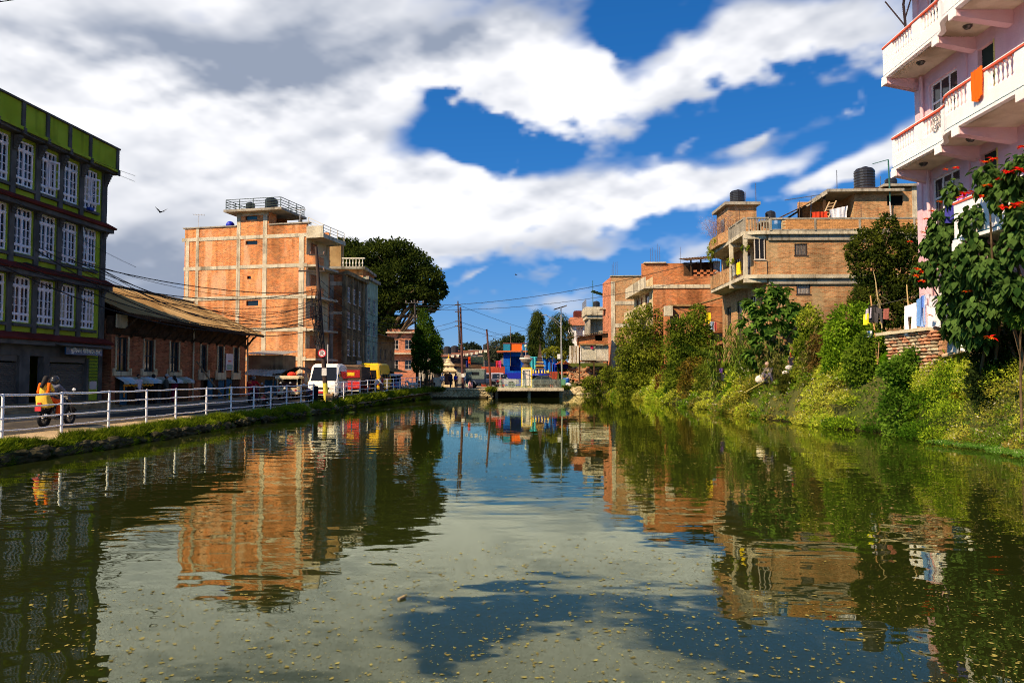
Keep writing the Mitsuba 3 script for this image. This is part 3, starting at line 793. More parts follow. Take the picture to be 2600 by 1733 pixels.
obj('fascia', fa, 'dark_wood', lh)
wb = MB(L).box(-0.02, 0.25, 4.72, 0.95, 0.31, 5.42)
obj('end_board', wb, 'cream_plaster', lh)
for k in range(15):
    a = 0.6 + k * 1.12
    obj('roof_strut', MB(L).bar((a, 0.04, 4.30), (a + 0.1, 0.98, 5.26), 0.07, 0.09), 'dark_wood', lh)
obj('roof_strut', MB(L).bar((LA - 0.02, 0.0, 4.2), (LA + 0.7, 0.3, 5.1), 0.08, 0.1), 'dark_wood', lh)
for k in range(14):
    a = 0.3 + k * 1.2
    obj('rafter', MB(L).bar((a, -0.2, 5.86), (a, 1.0, 5.32), 0.06, 0.09), 'dark_wood', lh)
obj('drain_pipe', MB(L).tube([(8.55, 0.10, 5.2), (8.55, 0.10, 0.7)], 0.055, 8), 'cream_plaster', lh)
obj('drain_pipe', MB(L).tube([(LA + 0.1, 0.10, 5.0), (LA + 0.1, 0.10, 0.6)], 0.06, 8), 'cream_plaster', lh)
aw = MB(L)
for k in range(16):                        # torn plastic awning strip
    a0 = 0.35 + k * 0.47
    cc = [(0.42, 0.46, 0.42), (0.24, 0.30, 0.22), (0.34, 0.52, 0.60), (0.30, 0.34, 0.26), (0.55, 0.58, 0.56)][(k * 7) % 5]
    dz = 0.05 * R.random()
    aw.add([[a0, 0.05, 2.16], [a0 + 0.47, 0.05, 2.16], [a0 + 0.47, 0.55, 1.92 + dz], [a0, 0.55, 1.92 - dz], [a0, 0.56, 1.78 + dz], [a0 + 0.47, 0.56, 1.80 - dz]], [[0, 1, 2], [0, 2, 3], [3, 2, 5], [3, 5, 4]], cc)
obj('awning', aw, 'cloth', lh, label='torn pale plastic awning strip over the shop doors')
ga = thing('marigold_garland', 'orange marigold garland strung under the awning of the brick house', 'garland')
gm = MB(L, (0.75, 0.22, 0.01))
for k in range(60):
    a = 0.4 + k * 0.048
    gm.ell((a, 0.50, 1.72 + 0.035 * math.sin(k * 0.9) - 0.02 * R.random()), (0.045, 0.045, 0.05), 0, (0.78, 0.25 + 0.1 * R.random(), 0.012))
for k in range(12):
    gm.ell((0.45, 0.5, 1.68 - k * 0.05), (0.045, 0.045, 0.04), 0)
obj('flower_string', gm, 'matte', ga)
obj('wooden_pole', MB(L, (0.22, 0.15, 0.08)).tube([(8.75, 0.2, 3.15), (9.55, 0.7, 2.0), (10.6, 1.3, 0.68)], 0.05, 6), 'matte', label='weathered wooden pole leaning against the low brick house', cat='pole')
po = thing('notice_board', 'white and pink notice board fixed between two windows of the low brick house', 'notice board')
obj('board', MB(L, (0.66, 0.58, 0.55)).box(13.15, 0.06, 2.62, 14.25, 0.10, 3.78), 'matte', po)
obj('picture', MB(L, (0.30, 0.38, 0.28)).box(13.25, 0.102, 2.68, 14.15, 0.108, 3.02), 'matte', po)
obj('picture', MB(L, (0.62, 0.10, 0.08)).box(13.45, 0.102, 3.22, 13.95, 0.108, 3.30), 'matte', po, label='red band on the notice board')

# ---------------------------------------------------------------- shed behind the low house
S = Fr((-20.2, 58.6, 0), (-0.05, -1))
sh = thing('plaster_shed', 'brown plastered shed with a tin roof between the low house and the tall brick block', 'shed')
sw = MB(S)
sw.ext(rects((0, 0.6, 2.75, 3.85), [(1.35, 0.62, 2.3, 1.95)]), -0.2, 0)
sw.box(2.55, -3, 0.6, 2.75, -0.2, 3.85).box(0, -3, 0.6, 0.2, -0.2, 3.85).box(0.2, -3, 0.6, 2.55, -2.8, 3.85)
obj('wall', sw, 'brown_plaster', sh)
obj('roof', MB(S).corr((-0.1, 0.35, 3.92), (2.95, 0.35, 3.86), (-0.1, -3.1, 4.25), (2.95, -3.1, 4.2), 14, 0.035), 'pale_tin', sh)
obj('awning', MB(S).corr((0.2, 1.4, 2.35), (3.0, 1.4, 2.15), (0.2, 0.0, 2.75), (3.0, 0.0, 2.70), 12, 0.025), 'pale_tin', sh, label='pale tin awning over the blue door')
dm = MB(S, (0.015, 0.12, 0.24))
for k in range(4):
    dm.box(1.37 + k * 0.235, -0.12, 0.62, 1.58 + k * 0.235, -0.06, 1.93)
obj('door', dm, 'matte', sh, label='blue plank door')

# ---------------------------------------------------------------- tall brick apartment block
AP = Fr((-28.1, 65.5), (-0.2197, -0.9756))
AW = 11.38
ap = thing('brick_apartment_block', 'tall orange brick block with a bare concrete frame and a tank platform on top', 'building')
BZ = [3.67, 6.1, 8.8, 11.4, 13.9]
vents = [(5.75, 15.35, 6.85, 15.70), (5.8, 13.25, 6.9, 13.60), (6.0, 10.35, 6.35, 10.62), (5.95, 8.12, 7.05, 8.55), (6.9, 5.6, 7.2, 5.9)]
bw = MB(AP)
bw.ext(rects((0.0, 0.5, AW, 14.85), vents).union(rects((5.0, 14.8, 7.95, 15.95), vents)), -0.22, 0)
bw.box(0, -4.1, 0.5, 0.22, -0.22, 14.85).box(AW - 0.22, -4.1, 0.5, AW, -0.22, 13.9).box(0, -4.3, 0.5, AW, -4.1, 14.85)
bw.box(5.0, -3.0, 13.9, 5.22, -0.22, 15.95).box(7.73, -1.2, 13.9, 7.95, -0.22, 15.95).box(5.22, -3.0, 13.9, 7.95, -2.8, 15.95)
obj('wall', bw, 'brick_orange', ap)
for c0, c1, z1 in ((0.12, 0.45, 14.0), (1.10, 1.38, 14.84), (4.98, 5.32, 15.95), (7.42, 7.80, 15.95), (10.75, 11.20, 14.0)):
    obj('column', MB(AP).box(c0, 0, 0.5, c1, 0.035 + 0.01 * R.random(), z1), 'concrete', ap)
for z in BZ:
    obj('beam', MB(AP).box(-0.25 if z > 13 else -0.03, 0, z - 0.16, AW + 0.10, 0.05, z + 0.14), 'concrete', ap)
obj('beam', MB(AP).box(4.95, 0.0, 15.72, 7.9, 0.048, 15.96), 'concrete', ap)
obj('parapet_cap', MB(AP).box(-0.15, -0.3, 14.85, 4.97, 0.10, 14.95).box(7.96, -0.3, 14.85, AW + 0.3, 0.10, 14.95).box(-0.15, -4.3, 14.85, 0.2, -0.3, 14.95), 'concrete_grey', ap)
obj('roof_slab', MB(AP).box(0.0, -4.1, 13.75, AW, -0.22, 13.9), 'concrete_grey', ap)
obj('tank_slab', MB(AP).box(4.15, -3.6, 15.96, 9.5, 0.75, 16.16), 'concrete_grey', ap)
obj('slab_post', MB(AP).box(9.0, -3.3, 13.9, 9.25, -3.05, 15.96), 'concrete_grey', ap)
for v in vents:
    obj('vent', MB(AP).box(v[0], -0.2, v[1], v[2], -0.15, v[3]), 'pane', ap)
rl_ = MB(AP, (0.03, 0.055, 0.05))
rail_run(rl_, [(4.3, 0.6, 16.16), (9.35, 0.6, 16.16), (9.35, -3.4, 16.16)], 0.85, 4, 0.022)
rail_run(rl_, [(4.3, 0.6, 16.16), (4.3, -3.4, 16.16), (9.35, -3.4, 16.16)], 0.85, 4, 0.022)
obj('platform_railing', rl_, 'matte', ap)
AB = Fr(AP(np.array([[AW, 0, 0.0]]))[0], (0.9756, -0.2197))
# the street side: balconies with brick aprons, cream walls, grilled windows
cw = MB(AB)
cw.ext(rects((0.003, 0.6, 4.1, 13.75), [(0.75, z + 0.75, 1.85, z + 1.95) for z in (3.67, 6.1, 8.8, 11.4)] + [(0.5, 0.62, 3.2, 3.0)]), -0.05, 0.02)
obj('street_wall', cw, 'cream_plaster', ap)
for z in (3.67, 6.1, 8.8, 11.4):
    s = MB(AB)
    s.box(0.0, 0.02, z - 0.16, 4.1, 0.95, z + 0.02)
    k = obj('balcony', s, 'concrete', ap)
    obj('apron', MB(AB).box(0.0, 0.03, z + 0.02, 0.12, 0.95, z + 0.82).box(0.12, 0.83, z + 0.02, 1.3, 0.95, z + 0.72), 'brick_orange' if z > 5 else 'brick_rust', k)
    win(ap, AB, 0.75, z + 0.75, 1.85, z + 1.95, 3, 1, (0.10, 0.07, 0.06), b=0.0, bars=6)
tb = MB(AB)
tb.box(-0.05, 0.02, 13.62, 4.2, 1.55, 13.95).box(-0.02, 0.02, 13.953, 0.12, 1.5, 14.6)
obj('top_balcony', tb, 'concrete', ap)
tr = MB(AB, (0.55, 0.50, 0.36))
rail_run(tr, [(0.1, 0.1, 14.6), (0.1, 1.45, 13.95), (4.1, 1.45, 13.95)], 0.75, 3, 0.02)
obj('top_railing', tr, 'matte', ap)
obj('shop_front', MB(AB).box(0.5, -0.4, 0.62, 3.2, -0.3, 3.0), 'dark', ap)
tank('smaller black water tank on the platform of the orange brick block', AP(np.array([[5.75, -0.7, 16.16]]))[0], 0.36, 0.85, (0.015, 0.018, 0.018))
tank('larger black water tank on the platform of the orange brick block', AP(np.array([[7.85, -0.5, 16.16]]))[0], 0.52, 1.08, (0.015, 0.018, 0.018))
st = thing('solar_water_heater', 'solar heater with a round blue tank on the roof of the orange brick block', 'water heater')
o = AP(np.array([[3.55, -1.2, 14.0]]))[0]
m = MB(Yaw(o), (0.01, 0.02, 0.42)).ell((0, 0, 1.25), (0.36, 0.36, 0.36), 2).lathe((0, 0, 0.5), [(0.30, 0), (0.33, 0.4), (0.2, 0.6), (0.22, 0.75)], 12)
obj('tank', m, 'gloss', st)
obj('collector', MB(Yaw(o), (0.08, 0.08, 0.09)).hexa([[0.3, -0.5, 0.75], [1.5, -0.5, 0.3], [1.5, 0.6, 0.3], [0.3, 0.6, 0.75], [0.35, -0.5, 1.15], [1.55, -0.5, 0.7], [1.55, 0.6, 0.7], [0.35, 0.6, 1.15]]), 'gloss', st)
obj('leg', MB(Yaw(o), (0.3, 0.3, 0.3)).bar((0.2, 0, -0.1), (0.2, 0, 0.8), 0.06).bar((1.4, 0, -0.1), (1.4, 0, 0.5), 0.06).bar((0, 0, -0.1), (0, 0, 0.6), 0.08), 'metal', st)
antenna('thin aerial on the left corner of the orange brick block roof', AP(np.array([[1.2, -0.15, 14.9]]))[0], 1.15, 0.45)
antenna('thin aerial near the right corner of the orange brick block roof', AP(np.array([[10.7, -0.15, 14.9]]))[0], 1.15, 0.45)

# ---------------------------------------------------------------- houses further along the street
sb = thing('street_brick_house', 'brown house with rows of tall windows right of the orange brick block', 'house')
F1 = Fr((-18.9, 67.7), (0.03, -1))
F2 = Fr((-14.8, 67.6), (1, -0.075))
m = MB(F1)
m.box(0, -0.2, 0.6, 4.1, 0, 11.5).box(0, -7, 0.6, 0.2, -0.2, 11.5)
obj('side_wall', m, 'brick_rust', sb)
obj('column', MB(F1).box(2.75, 0, 0.6, 3.1, 0.05, 11.4).box(3.85, 0, 0.6, 4.13, 0.05, 11.4), 'concrete_grey', sb)
obj('beam', MB(F1).box(0, 0, 10.25, 4.15, 0.06, 10.6).box(0, 0, 7.7, 4.15, 0.06, 7.95), 'concrete', sb)
wins = [(a, z, a + 0.75, z + 1.4) for a in (1.0, 2.7, 4.5) for z in (4.1, 6.6, 8.85)]
m = MB(F2)
m.ext(rects((0.0, 0.6, 6.9, 11.5), wins + [(0.6, 0.62, 2.6, 2.9), (3.4, 0.62, 6.0, 2.9)]), -0.2, 0)
m.box(0, -4, 11.2, 6.9, -0.2, 11.35).box(6.7, -4, 0.6, 6.9, -0.2, 11.5).box(0.2, -0.8, 0.6, 6.7, -0.75, 11.2)
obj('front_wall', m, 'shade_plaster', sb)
for w_ in wins:
    win(sb, F2, *w_, 2, 3, (0.62, 0.56, 0.50), b=-0.03, fw=0.07)
cr = MB(F2)
for a in (0.3, 2.2, 4.0, 5.9):
    cr.box(a - 0.15, 0, 3.4, a + 0.15, 0.14, 11.2)
cr.box(-0.1, 0, 11.2, 7.0, 0.35, 11.55).box(-0.1, 0, 3.3, 7.0, 0.9, 3.5)
obj('trim', cr, 'brown_plaster', sb)
obj('wall_sign', MB(F2, (0.62, 0.60, 0.55)).box(0.7, 0.95, 1.9, 2.2, 1.0, 3.6), 'matte', label='pale grey upright board on the brown street house above the van', cat='board')
tc = thing('terrace_house', 'house behind with a balustraded roof terrace and an orange stair tower', 'house')
F3 = Fr((-19.9, 78.5), (0, -1))
m = MB(F3)
m.box(-1, -6, 0.8, 4.6, 0, 13.2)
obj('wall', m, 'brick_rust', tc)
obj('terrace_slab', MB(F3).box(-1.2, -6.2, 13.2, 4.9, 0.5, 13.45), 'concrete_grey', tc)
obj('stair_tower', MB(F3).box(1.15, -1.2, 13.45, 2.35, 0.2, 16.0).box(1.05, -1.3, 16.0, 2.45, 0.3, 16.12), 'old_tin', tc, label='orange stair tower')
for k in range(18):
    a = -1.0 + k * 0.33
    if 1.0 < a < 2.5:
        continue
    obj('baluster', MB(Yaw(F3(np.array([[a, 0.35, 13.45]]))[0]), (0.62, 0.58, 0.48)).lathe((0, 0, 0), [(0.06, 0), (0.06, 0.05), (0.035, 0.12), (0.09, 0.32), (0.04, 0.6), (0.07, 0.72), (0.07, 0.78)], 8), 'matte', tc)
obj('handrail', MB(F3, (0.62, 0.58, 0.48)).box(-1.15, 0.24, 14.23, 1.0, 0.46, 14.36).box(2.5, 0.24, 14.23, 4.85, 0.46, 14.36), 'matte', tc)
pg = thing('pale_green_house', 'narrow pale green house beside the brown street house', 'house')
F4 = Fr((-14.27, 74.7), (1, -0.06))
wins = [(a, z, a + 0.9, z + 1.4) for a in (0.9, 3.0) for z in (3.9, 6.3, 8.6)]
m = MB(F4)
m.ext(rects((0, 0.7, 5.0, 11.9), wins + [(0.8, 0.72, 4.2, 2.9)]), -0.2, 0)
m.box(0, -4, 0.7, 0.2, -0.2, 11.9).box(4.8, -4, 0.7, 5, -0.2, 11.9).box(0, -4, 11.6, 5, -0.2, 11.8).box(0.2, -0.9, 0.7, 4.8, -0.85, 11.6)
obj('wall', m, 'pale_green_paint', pg)
for w_ in wins:
    win(pg, F4, *w_, 2, 3, (0.50, 0.48, 0.44), b=-0.05)
obj('trim', MB(F4).box(-0.05, 0, 11.7, 5.05, 0.3, 12.0).box(-0.05, 0, 3.2, 5.05, 0.7, 3.35).box(-0.02, 0, 3.4, 0.2, 0.1, 11.7), 'concrete_grey', pg)
dk = thing('shade_house', 'dark brown shop house in the shade under the big tree', 'house')
F5 = Fr((-14.3, 81.5), (1, -0.05))
m = MB(F5)
m.ext(rects((0, 0.8, 9, 6.8), [(0.8, 0.82, 2.6, 2.8), (3.4, 0.82, 5.2, 2.8), (6.2, 0.82, 8, 2.8)] + [(a, 4, a + 0.8, 5.3) for a in (1.2, 3.6, 6.4)]), -0.2, 0)
m.box(0, -5, 0.8, 0.2, -0.2, 6.8).box(8.8, -5, 0.8, 9, -0.2, 6.8).box(0.2, -0.8, 0.8, 8.8, -0.75, 6.6)
obj('wall', m, 'brown_plaster', dk)
obj('roof', MB(F5).corr((-0.3, 1.2, 6.4), (9.3, 1.2, 6.4), (-0.3, -5.2, 8.0), (9.3, -5.2, 8.0), 30, 0.03), 'old_tin', dk)
obj('awning', MB(F5).corr((0.2, 1.6, 2.7), (9, 1.6, 2.7), (0.2, 0, 3.2), (9, 0, 3.2), 26, 0.02), 'old_tin', dk)
for a in (1.2, 3.6, 6.4):
    win(dk, F5, a, 4, a + 0.8, 5.3, 2, 2, (0.30, 0.24, 0.18), b=-0.06)
rb = thing('red_brick_house', 'small red brick house at the end of the street behind the poles', 'house')
F6 = Fr((-17.2, 106), (0.1, -1))
wins = [(0.6, 6.0, 1.5, 7.3), (2.4, 6.0, 3.3, 7.3), (0.6, 3.2, 1.5, 4.5), (2.4, 3.2, 3.3, 4.5)]
m = MB(F6)
m.ext(rects((0, 0.8, 4.2, 8.8), wins), -0.2, 0)
m.box(4.0, -6, 0.8, 4.2, -0.2, 8.8).box(0, -6, 0.8, 0.2, -0.2, 8.8).box(0, -6, 8.4, 4.2, -0.2, 8.6)
obj('wall', m, 'brick_pink', rb)
for w_ in wins:
    win(rb, F6, *w_, 2, 2, (0.5, 0.45, 0.4), b=-0.05)
obj('slab', MB(F6).box(-0.2, 0, 5.3, 4.6, 0.7, 5.5).box(-0.2, 0, 8.2, 4.4, 0.5, 8.4), 'concrete', rb)

# ---------------------------------------------------------------- the white pipe fence
def fence_run(label, ys_, h, zf):
    t = thing('pipe_fence', label, 'fence')
    pts = [np.array([float(XF(y)), y, float(zf(y))]) for y in ys_]
    tops = []
    for p in pts:
        lean = np.array([0.03 * (R.random() - 0.5), 0.02 * (R.random() - 0.5), 0])
        m = MB(None, (0.80, 0.80, 0.82))
        m.tube([p - [0, 0, 0.35], p + lean * 0.5 + [0, 0, h * 0.5], p + lean + [0, 0, h - 0.02], p + lean + [0, 0, h]], [0.042, 0.04, 0.04, 0.024], 10)
        m.lathe(p + [0, 0, 0.0], [(0.075, -0.2), (0.075, 0.02), (0.045, 0.03)], 8, (0.45, 0.40, 0.30))
        obj('post', m, 'gloss', t, smooth=True)
        tops.append((p, lean))
    for k, fz in enumerate((0.97, 0.735, 0.50, 0.265)):
        for (p, l0), (q, l1) in zip(tops[:-1], tops[1:]):
            a, b = p + l0 * fz + [0.0, 0, h * fz], q + l1 * fz + [0.0, 0, h * fz]
            mid = (a + b) / 2 - [0, 0, 0.012 + 0.02 * R.random()]
            obj('rail', MB(None, (0.80, 0.80, 0.82)).tube([a, (a * 3 + mid) / 4 - [0, 0, 0.004], mid, (b * 3 + mid) / 4 - [0, 0, 0.004], b], 0.03 if k == 0 else 0.022, 8), 'gloss', t, smooth=True)
    return t


fence_run('near white pipe fence of four rails along the left shore', [15.5, 18.0, 20.6, 23.1, 25.6, 28.1, 30.4, 33.2, 35.9, 38.4, 40.5, 42.7, 44.9, 47.0], 1.35, lambda y: verge_z(y) + 0.0)
fence_run('far white pipe fence beside the vans, past the leaning wooden pole', [51.2, 53.2, 55.2, 57.2, 59.3, 61.4, 63.3, 65.2, 67.2, 69.3, 71.6, 74.0, 76.2, 77.6], 1.35, lambda y: verge_z(y) + 0.02)

# ---------------------------------------------------------------- poles and cables
def catenary(p, q, sag, n=14):
    p, q = np.asarray(p, float), np.asarray(q, float)
    t = np.linspace(0, 1, n)[:, None]
    return p + (q - p) * t - np.array([0, 0, 1.0]) * sag * 4 * t * (1 - t)


def cable(p, q, sag, r=0.014, label='thin black overhead cable along the left street', group='cables over the left street', col=(0.015, 0.015, 0.017)):
    return obj('overhead_cable', MB(None, col).tube(catenary(p, q, sag), r, 5), 'matte', label=label, cat='cable', group=group)


up_ = thing('utility_pole', 'tall dark leaning wooden pole with a no parking sign in front of the white van', 'utility pole')
b0, b1 = np.array([-12.42, 51.6, 0.2]), np.array([-13.25, 51.6, 10.95])
pole_at = lambda z: b0 + (b1 - b0) * (z - 0.2) / 10.75
obj('shaft', MB(None, (0.055, 0.035, 0.028)).tube([pole_at(1.75), pole_at(4), pole_at(8), b1], [0.15, 0.145, 0.12, 0.10], 10), 'matte', up_)
obj('painted_base', MB(None, (0.58, 0.52, 0.06)).tube([b0, pole_at(0.9), pole_at(1.75)], [0.17, 0.165, 0.152], 10), 'matte', up_, label='base painted yellow and white')
obj('crossarm', MB(None, (0.05, 0.04, 0.035)).bar(pole_at(9.3) + [-1.3, 0, 0], pole_at(9.3) + [0.5, 0, 0], 0.1, 0.1), 'matte', up_)
obj('crossarm', MB(None, (0.05, 0.04, 0.035)).bar(pole_at(10.4) + [-0.5, 0, 0], pole_at(10.4) + [0.6, 0, 0], 0.09, 0.09), 'matte', up_)
for x, z in ((-1.2, 9.35), (-0.7, 9.35), (0.4, 9.35), (-0.4, 10.45), (0.5, 10.45)):
    obj('insulator', MB(None, (0.35, 0.2, 0.14)).lathe(pole_at(z) + [x, 0, 0], [(0.03, 0), (0.05, 0.06), (0.03, 0.1), (0.05, 0.14), (0.0, 0.2)], 8), 'gloss', up_)
bun = MB(None, (0.018, 0.018, 0.02))
for k in range(26):
    z0 = 5.0 + 3.2 * R.random()
    p = pole_at(z0) + [-0.1 - 0.35 * R.random(), -0.2, 0]
    bun.tube([p, p + [0.2 * (R.random() - 0.5), -0.1, -0.5 - 0.4 * R.random()], p + [0.3 * (R.random() - 0.2), 0, -0.9 - R.random()], pole_at(z0 - 1.8 * R.random()) + [0.1, -0.15, 0]], 0.022, 5)
obj('cable_bundle', bun, 'matte', up_, kind='stuff')
ns = thing('no_parking_sign', 'round red and white no parking sign fixed to the leaning wooden pole', 'sign')
sf = Fr(pole_at(3.75) + [-0.02, -0.2, 0], (0.02, -1))
obj('disc', MB(sf, (0.80, 0.78, 0.76)).ext(Polygon(ring(28, 0.27)), 0, 0.012), 'gloss', ns)
obj('red_ring', MB(sf, (0.62, 0.02, 0.03)).ext(Polygon(ring(28, 0.275), [ring(28, 0.205)]), 0.013, 0.018), 'gloss', ns)
lt = meshkit.text_mesh('R', 0.27, 0.006, True)
v = np.array(lt.vertices)
v = v - [(v[:, 0].min() + v[:, 0].max()) / 2, 0.135, 0]
obj('letter', MB(sf, (0.01, 0.01, 0.01)).add(np.stack([v[:, 0], 0.0135 + v[:, 2], v[:, 1]], 1), np.array(lt.faces)[:, ::-1]), 'matte', ns)
obj('slash', MB(sf, (0.62, 0.02, 0.03)).hexa([[-0.16, 0.021, 0.15], [0.15, 0.021, -0.16], [0.15, 0.023, -0.16], [-0.16, 0.023, 0.15], [-0.15, 0.021, 0.16], [0.16, 0.021, -0.15], [0.16, 0.023, -0.15], [-0.15, 0.023, 0.16]]), 'gloss', ns)
obj('paper_sticker', MB(None, (0.7, 0.7, 0.68)).box(-12.72, 51.40, 2.25, -12.40, 51.43, 2.75), 'matte', label='white paper bill stuck on the leaning wooden pole', cat='notice')
ends = [(-19.6, 31, 7.3), (-19.55, 33, 7.0), (-19.6, 30, 6.6), (-19.5, 36, 7.1), (-19.6, 28, 6.2), (-19.4, 38, 6.6)]
for k in range(15):
    e = ends[k % 6]
    cable(pole_at(5.4 + 0.19 * k) + [-0.12, -0.12, 0], np.array(e) + [0.1 * R.random(), R.random(), 0.35 * R.random()], 0.5 + 1.25 * R.random(), 0.012 + 0.014 * R.random())
for k in range(7):
    cable(pole_at(6.0 + 0.45 * k) + [0.1, 0.1, 0], np.array([-10.6 - 0.25 * k, 90, 7.6 + 0.3 * k]), 1.0 + 0.8 * R.random(), 0.016, 'thin black cable from the leaning wooden pole to the far street', 'cables beyond the leaning pole')
cable((-19.7, 40.0, 7.9), (-22.0, 24, 12.2), 0.5, 0.010, 'thin wire slung against the green building facade', 'wires on the green building')
cable((-19.8, 39.9, 12.4), (-21.5, 25, 13.1), 0.25, 0.010, 'thin wire slung against the green building facade', 'wires on the green building')
cable((-19.8, 39.9, 12.7), (-21.0, 25, 12.7), 0.25, 0.010, 'thin wire slung against the green building facade', 'wires on the green building')
cable(P(-60, 12, 24), P(80, -8, 26), 0.02, 0.016, 'short stretch of black wire across the upper left corner of the sky', None)


def simple_pole(label, base, top, r0, r1, col=(0.05, 0.045, 0.045), arms=(), mat='matte'):
    t = thing('utility_pole', label, 'utility pole')
    base, top = np.array(base, float), np.array(top, float)
    obj('shaft', MB(None, col).tube([base - [0, 0, 0.3], (base + top) / 2, top], [r0, (r0 + r1) / 2, r1], 8), mat, t)
    for f, w in arms:
        p = base + (top - base) * f
        obj('crossarm', MB(None, col).bar(p + [-w, -0.12, 0], p + [w, -0.12, 0], 0.1, 0.1), mat, t)
        for x in (-0.9, -0.3, 0.3, 0.9):
            obj('insulator', MB(None, (0.3, 0.25, 0.22)).lathe(p + [x * w, -0.12, 0.05], [(0.04, 0), (0.06, 0.08), (0.03, 0.12), (0.05, 0.18), (0, 0.24)], 6), 'gloss', t)
    return t


simple_pole('dark pole with crossarms beside the round topped cone tree', (-9.9, 80.5, 0.8), (-10.25, 80.5, 10.3), 0.13, 0.09, arms=((0.96, 1.0), (0.80, 0.6)))
simple_pole('tall double pole standing on the stone wall in the middle of the sky gap', (-5.05, 79.3, 0.85), (-5.35, 79.3, 9.4), 0.14, 0.10, (0.10, 0.04, 0.035), arms=())
t_ = MB(None, (0.06, 0.05, 0.05)).tube([(-5.42, 79.2, 5.6), (-5.6, 79.2, 10.0)], [0.10, 0.07], 8)
k_ = [k for k in scene if k.startswith('utility_pole_002')][0].split('__')[0]
obj('splice', t_, 'matte', k_)
for z in (9.6, 8.9, 7.9, 7.4):
    obj('insulator', MB(None, (0.10, 0.06, 0.05)).bar((-5.9, 79.15, z), (-5.3, 79.15, z), 0.09, 0.09), 'matte', k_)
obj('sticker', MB(None, (0.75, 0.74, 0.7)).box(-5.2, 79.12, 2.15, -4.88, 79.15, 2.5), 'matte', k_, label='white notice on the pole')
simple_pole('leaning dark red pole in front of the silver jeep', (-2.15, 79.5, 0.9), (-2.62, 79.5, 7.1), 0.12, 0.09, (0.11, 0.045, 0.035))
simple_pole('thin pole on the roof of the blue temple hall', (-0.2, 106, 4.0), (-0.2, 106, 9.2), 0.06, 0.04, (0.16, 0.12, 0.09))
simple_pole('slim white lamp post behind the leaning wooden pole', (-14.4, 60, 0.5), (-14.4, 60, 4.7), 0.045, 0.04, (0.6, 0.6, 0.58))
far_k = dict(label='thin cable strung high across the gap of sky over the far square', group='cables over the far square')
for z, y0, x1, z1 in ((9.7, 79.2, -24, 6.0), (8.0, 79.2, -24, 5.2), (7.5, 79.2, -24, 4.8), (4.0, 79.2, -22, 4.6)):
    cable((-5.5, y0, z), (-11.2 + 0.0 * x1, 80.5, z - 0.9 + 0.0 * z1), 0.25, 0.02, **far_k)
for z, q in ((9.6, (8.5, 120, 8.4)), (7.9, (9, 125, 7.0)), (7.4, (10, 120, 6.1)), (4.2, (4.0, 112, 3.9))):
    cable((-5.5, 79.2, z), q, 0.5, 0.02, **far_k)
cable((-10.2, 80.5, 9.6), (21.5, 62, 13.4), 1.3, 0.026, **far_k)
cable((-10.2, 80.5, 9.2), (21.5, 66, 12.0), 1.2, 0.022, **far_k)
cable((-5.0, 130, 9.0), (15, 96, 11.5), 0.6, 0.022, **far_k)
lp = thing('solar_street_lamp', 'slim grey solar street lamp with a tilted panel at the right of the deck', 'street lamp')
lx, ly = 5.25, 82.0
obj('post', MB(None, (0.55, 0.55, 0.52)).tube([(lx + 0.12, ly, 0.6), (lx + 0.02, ly, 5), (lx, ly, 9.5)], [0.10, 0.085, 0.06], 10), 'metal', lp)
obj('solar_panel', MB(None, (0.03, 0.035, 0.05)).hexa([[lx - 0.75, ly - 0.5, 9.35], [lx + 0.6, ly - 0.5, 9.75], [lx + 0.6, ly + 0.5, 9.75], [lx - 0.75, ly + 0.5, 9.35], [lx - 0.77, ly - 0.5, 9.41], [lx + 0.58, ly - 0.5, 9.81], [lx + 0.58, ly + 0.5, 9.81], [lx - 0.77, ly + 0.5, 9.41]]), 'gloss', lp)
obj('arm', MB(None, (0.55, 0.55, 0.52)).tube([(lx, ly, 7.8), (lx - 0.8, ly, 8.4), (lx - 1.6, ly, 8.75)], 0.035, 6).tube([(lx, ly, 7.4), (lx - 0.8, ly, 8.2), (lx - 1.5, ly, 8.65)], 0.025, 6), 'metal', lp)
obj('lamp_head', MB(None, (0.5, 0.5, 0.5)).box(lx - 2.1, ly - 0.12, 8.74, lx - 1.5, ly + 0.12, 8.83), 'metal', lp)
obj('control_box', MB(None, (0.7, 0.72, 0.72)).box(lx - 0.4, ly - 0.15, 4.1, lx - 0.08, ly + 0.1, 4.6), 'matte', lp)


# ---------------------------------------------------------------- vehicles
def sec(hw, zb, zbelt, zr, tum=0.90):
    h = [(hw * 0.93, zb), (hw, zb + 0.14), (hw, zbelt), (hw * tum, zr - min(0.12, (zr - zbelt) * 0.3)), (hw * tum * 0.82, zr)]
    return h + [(-y, z) for y, z in h[::-1]]


def loft(mb, st, c=None):
    n = len(st[0][1])
    v = np.array([[x, y, z] for x, s in st for y, z in s])
    i, j = np.meshgrid(np.arange(len(st) - 1), np.arange(n), indexing='ij')
    q = np.stack([i * n + j, (i + 1) * n + j, (i + 1) * n + (j + 1) % n, i * n + (j + 1) % n], -1).reshape(-1, 4)
    f = [np.vstack([q[:, :3], q[:, [0, 2, 3]]])]
    k = np.arange(1, n - 1)
    f.append(np.stack([k * 0, k, k + 1], 1))
    e = (len(st) - 1) * n
    f.append(np.stack([k * 0 + e, e + k + 1, e + k], 1))
    return mb.add(v, np.vstack(f), c)


